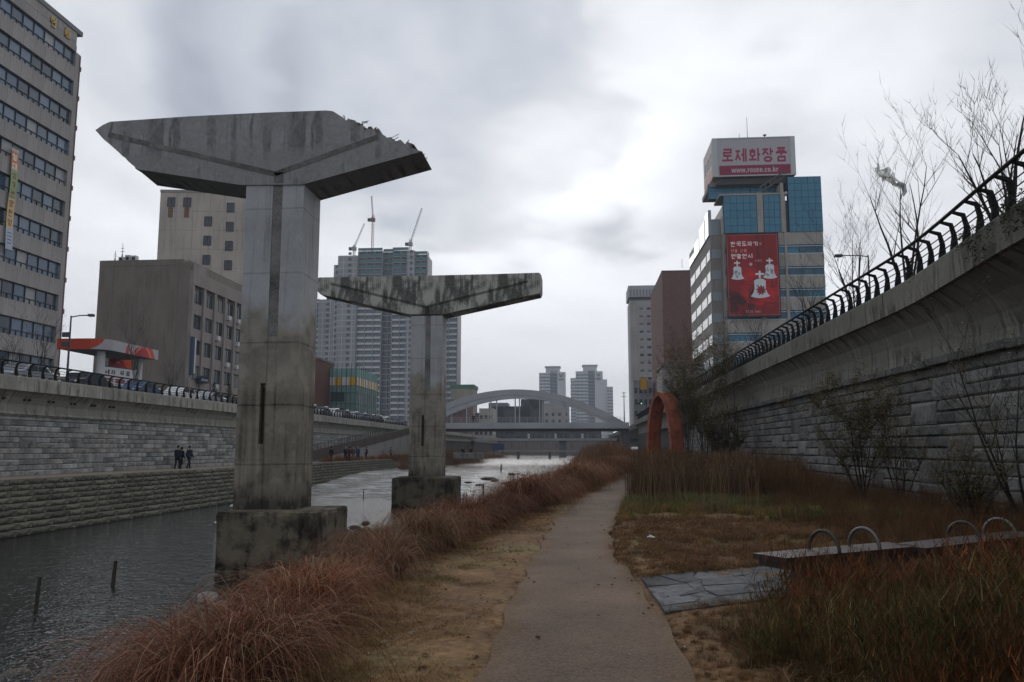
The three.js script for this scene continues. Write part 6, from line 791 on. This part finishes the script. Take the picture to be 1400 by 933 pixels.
{ // river things
  const r = rngOf(811); const post = (label, px, pb, pt, R = .07) => { const b = onY(px, pb, waterY(-25)); const d = Math.hypot(b.x, b.z), h = (pb - pt) / 1145 * Math.abs(b.z) * 1.02; const t = thing('wooden_stake', label, 'stake', [b.x, waterY(b.z) - .4, b.z]); new MB().tube([vec(0, 0, 0), vec(rr(-.02, .02, r), h * .5, 0), vec(rr(-.04, .04, r), h + .4, 0)], [R, R * .95, R * .85], 8).build('stake', std(lin(.11, .09, .065), { map: scaled(TX.grain, 2) }), t); return t; };
  post('upright wooden stake in the river at the lower left', 49, 836, 790, .05); post('upright wooden stake in the river midway to the near pier', 154, 803, 768, .06); post('thin stake standing in the river between the two piers', 497, 683, 670, .035);
  post('dark stake rising from the white rapids right of the far pier', 661, 682, 663, .08); post('short leaning stake in the rapids farther upstream', 685, 658, 647, .09);
  const rock = (label, p, s, mat, flat = .6) => { const t = thing('rock', label, 'rock', p.toArray(), r() * 6); const g = new THREE.IcosahedronGeometry(1, 2), P = g.attributes.position, seedx = r() * 50; for (let i = 0; i < P.count; i++) { const v = vec(P.getX(i), P.getY(i), P.getZ(i)); v.multiplyScalar(.75 + .5 * fb2(v.x * 1.3 + seedx, v.y * 1.3 + v.z * 1.1 + 9, 3, 5)); P.setXYZ(i, v.x * s, v.y * s * flat, v.z * s * .85); } g.computeVertexNormals(); const m = new MB().geo(g); m.build('stone', mat, t); return t; };
  const pale = std(lin(.40, .38, .34), { map: TX.stone }), dk = std(lin(.09, .085, .075), { map: TX.stone });
  rock('pale round stone in the water below the near pier footing', onY(282, 820, -2.38), .36, pale, .55); rock('small pale stone beside the reeds near the near pier footing', onY(304, 826, -2.38), .2, pale, .5);
  const line = [[640, 660], [668, 655], [700, 649], [708, 648], [730, 651], [742, 650], [690, 661], [655, 664], [676, 657], [630, 668], [645, 672], [770, 648], [612, 657], [720, 656]];
  const ORD = 'first second third fourth fifth sixth seventh eighth ninth tenth eleventh twelfth thirteenth fourteenth'.split(' '); line.forEach(([px, py], i) => { const z = onY(px, py, -2.0).z, p = onY(px, py, waterY(z)); const pos = i % 2 ? 'low dark rock' : 'flat dark rock'; const t = rock(`${pos} breaking the river rapids`, p, rr(.22, .45, r), dk, .4); t.userData.label = `dark rock breaking the white river rapids, ${ORD[[...line].sort((a, b) => a[0] - b[0]).indexOf(line[i])]} from the left`; t.userData.group = 'rocks in the rapids'; t.scale.x = rr(1, 2.2, r); });
  [[455, 735], [470, 728], [485, 722], [500, 716], [478, 734], [492, 728]].forEach(([px, py], i) => { const t = rock('x', onY(px, py, -2.2), rr(.25, .5, r), dk, .5); t.userData.label = `dark wet rock at the reeds between the pier footings, ${['fifth', 'fourth', 'third', 'first', 'second', 'sixth'][i]} farthest`; t.userData.group = 'wet rocks between the pier footings'; });
  const lit = (label, p, s) => { const t = thing('plastic_litter', label, 'litter', p.toArray(), r() * 6), mb = new MB(), G = []; for (let j = 0; j <= 4; j++) { G.push([]); for (let i = 0; i <= 4; i++) G[j].push(vec((i / 4 - .5) * s + rr(-.1, .1, r) * s, rr(0, .4, r) * s * (i % 4 && j % 4 ? 1 : .3), (j / 4 - .5) * s + rr(-.1, .1, r) * s)); } for (let j = 0; j < 4; j++) for (let i = 0; i < 4; i++) mb.quad(G[j][i], G[j + 1][i], G[j + 1][i + 1], G[j][i + 1]); mb.build('wrapper', M.white, t); };
  lit('white foam-like scrap floating behind the near pier footing', onY(297, 716, -2.37), .42); lit('second pale scrap on the water closer to the near pier column', onY(318, 693, -2.37), .4); lit('small white scrap of paper on the orange grass', onY(890, 735, .25), .10); lit('tiny white scrap on the grass strip', onY(1030, 659, .5), .12);
  // pampas plumes
  const plume = (label, px, py, Y, s, seed) => { const p = onY(px, py, Y), t = thing('plume_grass', label, 'plume grass', [p.x, groundY(p.x, p.z), p.z]), q = rngOf(seed), n = p.y - groundY(p.x, p.z); const c = [vec(.6, -.2, .2), vec(.35, n * .75, .1), vec(0, n, 0), vec(-.3 * s, n - .02, 0), vec(-.55 * s, n - .25 * s, 0)]; new MB().tube(c, [.008, .007, .006, .005, .003], 4).build('stalk', std(lin(.25, .2, .13)), t); const fz = newMB(seed); const cv = new THREE.CatmullRomCurve3(c); for (let i = 0; i < 420; i++) { const u = rr(.55, 1, q), b = cv.getPoint(u), a = q() * 6.28; blade(fz, b.x, b.y, b.z, a, 1, .0025, (k) => [.09 * s * k, -.07 * k * k + .03 * k * rr(-1, 1, q)], 2, [.36, .33, .29]); } fz.build('plume', grassMat, t); };
  plume('pale drooping grass plume against the near pier footing', 300, 786, -1.4, 1, 3); plume('grey-green plume at the reeds by the water, below the footing', 385, 778, -.9, 1, 4); plume('pale plume low over the water in the lower left', 238, 850, -1.5, .8, 5); plume('fluffy plume at the bottom left corner by the water', 40, 916, -1.3, 1, 6); plume('fluffy plume low at the bottom left beside the reeds', 100, 905, -1.2, .9, 7);
  const st = stuffGroup('reeds', 'thin dark stalks at the bottom left water edge', 'stalks'); const L = []; const tg = [twiggy(611, 8, 1.3, .5, [[.06, .055, .04], [.1, .09, .06]], true)]; for (let i = 0; i < 70; i++) { const z = rr(-6, -11, r), x = bankTop(z) - bankW(z) * rr(.55, 1.02, r); L.push({ x, y: groundY(x, z), z, s: rr(.6, 1.2, r), ry: r() * 6, c: [1, 1, 1] }); } scatter('stalk', tg, grassMat, L, st);
}
// ---------------------------------------------------------------- street furniture, cars
{
  const lamp = (label, base, top, armX, armY, pole = .09) => { const t = thing('street_lamp', label, 'street lamp', base.toArray()); const h = top.y - base.y; new MB().tube([vec(0, 0, 0), vec(0, h, 0)], [pole, pole * .6], 8).build('pole', M.frameDark, t); new MB().tube([vec(0, h - .1, 0), vec(armX * .5, h + armY * .6, 0), vec(armX, h + armY, 0)], pole * .5, 6).build('arm', M.frameDark, t); new MB().box(Math.min(armX, armX * 1.28), Math.max(armX, armX * 1.28), h + armY - .1, h + armY + .08, -.14, .14).build('lamp_head', M.frameDark, t); return [t, h]; };
  const a = onX(97, 432, -37); const [lt] = lamp('street lamp with an arm to the right beside the petrol station', vec(-37, 5.74, a.z), a, 1.35, .02); for (const y of [3.9, 3.2]) new MB().box(-.55, 0, y, y + .35, -.1, .1).build('signal_box', M.frameDark, lt);
  const b = onZ(1187, 349, -58); lamp('street lamp with an arm to the left above the right-hand railing', vec(b.x, 6.68, -58), b, -1.75, .0, .08);
  const m = onZ(853, 536, -185); const t = thing('mast', 'slim pole with short crossbars at the right end of the bridge', 'pole', [m.x, 5.5, -185]); new MB().tube([vec(0, 0, 0), vec(0, m.y - 5.5, 0)], [.16, .07], 6).build('pole', M.frameDark, t); for (const q of [.3, 1.1]) new MB().box(-.5, .5, m.y - 5.5 - q, m.y - 5.4 - q, -.05, .05).build('crossbar', M.frameDark, t);
  const green = new THREE.MeshStandardMaterial({ color: 0x0a2018, emissive: new THREE.Color(.25, 1, .7), emissiveIntensity: 1.1 }); for (const [px, w] of [[877, 'left'], [893, 'right']]) { const p = onZ(px, 552, -158), s = thing('traffic_light', `traffic light showing green by the shop building, ${w === 'left' ? 'farther from' : 'next to'} the brown tower`, 'traffic light', [p.x, 6.68, -158]); const h = p.y - 6.68; new MB().tube([vec(.9, 0, 0), vec(.9, h + .4, 0)], .08, 6).build('pole', M.frameDark, s); new MB().tube([vec(.9, h + .3, 0), vec(-.4, h + .3, 0)], .05, 5).build('arm', M.frameDark, s); new MB().box(-.75, .3, h - .2, h + .2, -.15, .1).build('housing', M.black, s); const d = new MB().geo(new THREE.CylinderGeometry(.12, .12, .04, 14), new THREE.Matrix4().makeRotationX(Math.PI / 2).setPosition(0, h, .125)).build('green_lens', green, s); }
  const bs = onY(650, 606, 0); const sg = thing('blue_sign', 'blue notice panel on the far left bank below the bridge', 'sign', onZ(681, 612, -150).toArray()); new MB().box(-1.1, 1.1, -.5, .6, -.06, .06).build('panel', std(lin(.06, .08, .16)), sg); new MB().box(-.9, -.8, -1.7, -.5, -.05, .05).box(.8, .9, -1.7, -.5, -.05, .05).build('legs', M.frameDark, sg);
}
function car(name, label, pos, turn, paint) {
  const t = thing(name, label, 'car', pos, turn); const body = new MB(), sh = new THREE.Shape([[-2.15, .3], [-2.2, .62], [-2.1, .82], [-1.35, .92], [-.75, 1.36], [.75, 1.4], [1.4, .98], [2.1, .86], [2.22, .6], [2.18, .3]].map((p) => new THREE.Vector2(...p))); const g = new THREE.ExtrudeGeometry(sh, { depth: 1.56, bevelEnabled: true, bevelThickness: .08, bevelSize: .06, bevelSegments: 2, steps: 1 }); g.translate(0, 0, -.78); body.geo(g).build('body', paint, t);
  const w = new MB(); for (const s of [-1, 1]) w.prism([[-1.12, .92], [-.68, 1.28], [-.06, 1.32], [-.06, .94]].reverse(), s * .865 - .01, s * .865 + .01).prism([[.04, .94], [.04, 1.32], [.68, 1.31], [1.16, .98]].reverse(), s * .865 - .01, s * .865 + .01); w.build('side_windows', M.glassDark, t); const ws = new MB(); ws.quad(vec(-1.31, .97, -.68), vec(-1.31, .97, .68), vec(-.83, 1.36, .6), vec(-.83, 1.36, -.6)).quad(vec(1.42, 1.02, .68), vec(1.42, 1.02, -.68), vec(.84, 1.4, -.6), vec(.84, 1.4, .6)); ws.build('windscreens', M.glassDark, t);
  const wg = new THREE.CylinderGeometry(.32, .32, .2, 18); wg.rotateX(Math.PI / 2); const rg = new THREE.CylinderGeometry(.18, .18, .21, 12); rg.rotateX(Math.PI / 2); for (const x of [-1.35, 1.35]) for (const z of [-.78, .78]) { const k = mesh('wheel', wg, M.black, t); k.position.set(x, .32, z); mesh('rim', rg, M.steel, k); } const lg = new THREE.SphereGeometry(.1, 8, 6); for (const z of [-.6, .6]) { const h = mesh('headlight', lg, M.white, t); h.position.set(-2.2, .66, z); } return t;
}
{
  const P = { white: std(lin(.6, .6, .6), { r: .25 }), silver: std(lin(.32, .33, .35), { r: .25, m: .5 }), dark: std(lin(.03, .035, .045), { r: .2 }), blue: std(lin(.05, .09, .16), { r: .22 }), yellow: std(lin(.45, .28, .05), { r: .3 }) };
  const first = car('parked_car', 'white car on the left street in front of the office tower', [-36.8, 5.75, -44.5], Math.PI / 2, P.white);
  const more = [[-37, -52.5, P.silver, 'silver car on the left street just left of the street lamp'], [-41, -60, P.yellow, 'yellow taxi under the petrol station canopy'], [-36.8, -59, P.dark, 'dark car on the left street before the petrol station'], [-36.9, -74, P.white, 'white car on the left street before the dark block'], [-36.9, -80, P.silver, 'silver car on the left street by the dark block windows'], [-37.2, -67.5, P.blue, 'blue car on the left street below the price banner']];
  for (const [x, z, m, l] of more) { const c = copyOf(first, l, [x, 5.75, z], Math.PI / 2 + (z < -70 ? Math.PI : 0)); c.children[0].material = m; }
  const ms = [P.dark, P.blue, P.silver, P.dark, P.white, P.dark, P.silver, P.blue, P.dark, P.dark, P.white]; ms.forEach((m, i) => { const c = copyOf(first, `${['dark', 'blue', 'silver', 'dark', 'white', 'dark', 'silver', 'blue', 'dark', 'dark', 'white'][i]} car behind the far left railing, ${['nearest', 'second', 'third', 'fourth', 'fifth', 'sixth', 'seventh', 'eighth', 'ninth', 'tenth', 'farthest'][i]} of the row past the near pier`, [-34.9, 5.75, -94 - i * 5.1], Math.PI / 2, 'cars parked along the far left railing'); c.children[0].material = m; });
}
// ---------------------------------------------------------------- people
const MCN = 72;
function fieldMesh(bones, k, box) { // box: centre and half size
  const mc = new MarchingCubes(MCN, new THREE.MeshBasicMaterial(), false, false, 60000); mc.isolation = 0; const n = mc.size, h = n / 2; const f = mc.field;
  for (let z = 0; z < n; z++) for (let y = 0; y < n; y++) for (let x = 0; x < n; x++) { const px = box[0] + (x - h) / h * box[3], py = box[1] + (y - h) / h * box[3], pz = box[2] + (z - h) / h * box[3]; let s = 0, mn = 9; for (const b of bones) { const ex = b[3] - b[0], ey = b[4] - b[1], ez = b[5] - b[2], qx = px - b[0], qy = py - b[1], qz = pz - b[2]; const t = clamp((qx * ex + qy * ey + qz * ez) / (ex * ex + ey * ey + ez * ez + 1e-9)); const d = Math.hypot(qx - ex * t, qy - ey * t, qz - ez * t) - mix(b[6], b[7], t); if (d < .2) s += Math.exp(-d / k); mn = Math.min(mn, d); } f[x + y * n + z * n * n] = -(s > 0 ? Math.min(mn, -k * Math.log(s)) : mn); }
  mc.update(); const c = mc.count, g = new THREE.BufferGeometry(); const P = new Float32Array(c * 3), N = new Float32Array(c * 3); for (let i = 0; i < c; i++) { P[i * 3] = mc.positionArray[i * 3] * box[3] + box[0]; P[i * 3 + 1] = mc.positionArray[i * 3 + 1] * box[3] + box[1]; P[i * 3 + 2] = mc.positionArray[i * 3 + 2] * box[3] + box[2]; N.set(mc.normalArray.subarray(i * 3, i * 3 + 3), i * 3); } g.setAttribute('position', new THREE.BufferAttribute(P, 3)); g.computeVertexNormals(); const U = new Float32Array(c * 2); for (let i = 0; i < c; i++) { U[i * 2] = P[i * 3]; U[i * 2 + 1] = P[i * 3 + 1]; } g.setAttribute('uv', new THREE.BufferAttribute(U, 2)); return g;
}
function posed(step, armSwing, bend, sit) { // facing +z
  const hipY = sit ? .5 : .93, sh = vec(0, hipY + .5, bend * .3), nk = vec(0, hipY + .58, bend * .36), hd = vec(0, hipY + .72, bend * .42 + .02); const B = (a, b, r0, r1, e = 0) => [a.x, a.y, a.z, b.x, b.y, b.z, r0 + e, r1 + e];
  const torso = (e) => [B(vec(-.07, hipY, 0), vec(.07, hipY, 0), .115, .115, e), B(vec(0, hipY, 0), vec(0, hipY + .28, bend * .14), .125, .13, e), B(vec(-.09, hipY + .38, bend * .22), vec(.09, hipY + .38, bend * .22), .12, .12, e), B(vec(-.15, hipY + .49, sh.z), vec(.15, hipY + .49, sh.z), .07, .07, e)];
  const legs = [], arms = [], feet = [], hands = [], sleeves = [], trous = [];
  for (const s of [-1, 1]) { const hip = vec(s * .095, hipY - .03, 0), kn = sit ? vec(s * .12, hipY + .02, .42) : vec(s * .1, .5, s * step * .5 + .05), an = sit ? vec(s * .11, .09, .40) : vec(s * .1, .09, s * step - (s * step < 0 ? .06 : 0)); legs.push(B(hip, kn, .088, .06), B(kn, an, .058, .04)); trous.push(B(hip, kn, .1, .078), B(kn, an, .076, .066)); feet.push(B(an.clone().add(vec(0, -.045, -.03)), an.clone().add(vec(s * .02, -.05, .15)), .045, .036)); const so = vec(s * .18, hipY + .48, sh.z), el = vec(s * .23, hipY + .2, sh.z - s * armSwing * .4 - .03), wr = vec(s * .22, hipY - .02, sh.z - s * armSwing * .9 + .1); arms.push(B(so, el, .052, .042), B(el, wr, .041, .03)); sleeves.push(B(so, el, .072, .062), B(el, wr, .06, .05)); hands.push([wr, s]); }
  const head = [B(nk.clone().add(vec(0, -.05, -.02)), nk.clone().add(vec(0, .05, 0)), .055, .05), B(hd.clone().add(vec(0, .02, -.015)), hd.clone().add(vec(0, .07, -.02)), .088, .09), B(hd.clone().add(vec(0, -.03, .02)), hd.clone().add(vec(0, -.06, .03)), .065, .045), B(hd.clone().add(vec(0, .01, .07)), hd.clone().add(vec(0, -.015, .09)), .016, .018), B(hd.clone().add(vec(-.09, .01, -.01)), hd.clone().add(vec(-.09, -.02, -.01)), .018, .014), B(hd.clone().add(vec(.09, .01, -.01)), hd.clone().add(vec(.09, -.02, -.01)), .018, .014)];
  const box = [0, .95, .05, 1.0]; const palm = hands.map(([w, s]) => B(w, w.clone().add(vec(0, -.08, .02)), .032, .036));
  const body = fieldMesh([...torso(0), ...legs, ...arms, ...head, ...palm], .018, box); const fm = new MB(); for (const [w, s] of hands) for (let i = 0; i < 5; i++) { const th = i === 4, b = w.clone().add(th ? vec(-s * .02, -.03, .05) : vec((i - 1.5) * .006, -.10, -.012 + i * .019)), l = th ? .05 : [.065, .075, .07, .055][i]; fm.tube([b, b.clone().add(th ? vec(-s * .02, -.02, .025) : vec(-s * .004, -l * .55, .01)), b.clone().add(th ? vec(-s * .025, -l, .03) : vec(-s * .02, -l, .02))], [.010, .009, .007], 5); } const fg = fm.geometry(); const bd = mergeGeometries([body, fg]);
  const hair = fieldMesh([B(hd.clone().add(vec(0, .05, -.03)), hd.clone().add(vec(0, .075, -.025)), .099, .1), B(hd.clone().add(vec(0, .0, -.05)), hd.clone().add(vec(0, .03, -.05)), .075, .09)], .02, [hd.x, hd.y, hd.z, .25]);
  const hat = fieldMesh([B(hd.clone().add(vec(0, .075, -.02)), hd.clone().add(vec(0, .1, -.02)), .105, .1), B(hd.clone().add(vec(-.05, .06, .06)), hd.clone().add(vec(.05, .06, .06)), .03, .03), B(hd.clone().add(vec(-.03, .05, .12)), hd.clone().add(vec(.03, .05, .12)), .018, .018)], .012, [hd.x, hd.y, hd.z, .25]);
  const pack = fieldMesh([B(vec(-.08, hipY + .2, sh.z * .5 - .19), vec(.08, hipY + .2, sh.z * .5 - .19), .09, .09), B(vec(-.07, hipY + .4, sh.z * .8 - .19), vec(.07, hipY + .4, sh.z * .8 - .19), .085, .085)], .03, [0, hipY + .3, -.1, .4]);
  return { body: bd, jacket: fieldMesh([...torso(.022), ...sleeves], .03, box), trousers: fieldMesh([...trous, B(vec(-.07, hipY - .01, 0), vec(.07, hipY - .01, 0), .128, .128)], .025, box), shoes: fieldMesh(feet, .01, [0, .2, .1, .5]), hair, hat, pack };
}
{
  const poses = [posed(.22, .14, .1), posed(-.2, -.12, .06), posed(.05, .05, .22), posed(0, 0, .25, true)]; const skin = std(lin(.42, .27, .2), { r: .6 }), cl = (a, b, c) => std(lin(a, b, c), { map: scaled(TX.bump, 2), r: .95 }); const navy = cl(.025, .035, .08), blk = cl(.018, .018, .02), grey = cl(.12, .12, .13), blue = cl(.06, .10, .2), wht = cl(.5, .5, .5), red = cl(.16, .03, .03), khaki = cl(.2, .17, .11), hairM = std(lin(.012, .01, .009));
  const person = (label, pos, turn, pi, jacket, trousers, o = {}) => { const t = thing('person', label, 'person', pos, turn), P = poses[pi]; mesh('body', P.body, skin, t); mesh('jacket', P.jacket, jacket, t); mesh('trousers', P.trousers, trousers, t); mesh('shoes', P.shoes, blk, t); if (o.hat) mesh('hat', P.hat, o.hat, t); else mesh('hair', P.hair, hairM, t); if (o.pack) mesh('backpack', P.pack, o.pack, t); const s = o.s ?? 1; t.scale.set(s, s, s); };
  const X = -31.6, by = (px) => onX(px, 640, X).z, face = Math.PI - .35; // walking upstream
  person('person in dark navy jacket holding an arm out, left of three by the pale wall', [X, 0.0, by(242)], face + .5, 1, navy, blk, { hat: navy }); person('person in black with a white-collared top, middle of three by the pale wall', [X - .2, 0, by(249.5)], face, 2, blk, blk, { pack: khaki, s: .95 }); person('person in long grey-blue coat and blue cap, right of three by the pale wall', [X, 0, by(257.5)], face, 0, cl(.05, .07, .11), navy, { hat: blue });
  const q = (px, dx) => { const z = onX(px, 630, -30.6 + dx).z; return [-30.6 + dx, 0, z]; };
  person('person all in black walking alone, left of the group on the promenade', q(452.5, .2), face, 0, blk, blk); person('person in navy with a pale cap at the left of the walking group', q(472, .2), face + .2, 1, navy, blk, { hat: wht }); person('person in dark red jacket inside the walking group', q(477, .7), face - .3, 2, red, blk, {}); person('person in pale grey top inside the walking group', q(482.5, 0), face, 0, grey, khaki, { hat: wht }); person('person in blue jacket with white cap at the right of the walking group', q(489, .4), face + .3, 1, blue, navy, { hat: wht, s: 1.04 }); person('person in navy leaning forward with a light bag strap, just right of the group', q(500, .3), face - .4, 2, navy, blk, { pack: wht }); person('person in pale top and dark trousers alone near the far pier', q(534, .1), face, 0, cl(.38, .33, .28), blk, {});
  const bp = onZ(646, 572, -157.7); person('dark-clothed person standing on the arch bridge at its railing', [bp.x, 6.3, -159.2], 0, 2, blk, blk, {});
  const st = thing('rock_ledge', 'flat pale rock ledge on the far left bank with people sitting', 'rock', onZ(640, 619, -140).toArray()); new MB().box(-2.4, 2.6, -1.0, 0, -1, 1).build('slab', std(lin(.32, .31, .29), { map: TX.stone }), st); const b = st.position; person('person in black sitting on the far rock ledge, left of two', [b.x - .9, b.y - .42, b.z - .2], .3, 3, blk, blk, {}); person('person in dark clothes sitting on the far rock ledge, right of two', [b.x + .5, b.y - .42, b.z - .1], -.2, 3, navy, blk, {});
}
scene.fog = new THREE.FogExp2(new THREE.Color().setRGB(0.62, 0.65, 0.70), 0.00038);
renderer.render(scene, camera);
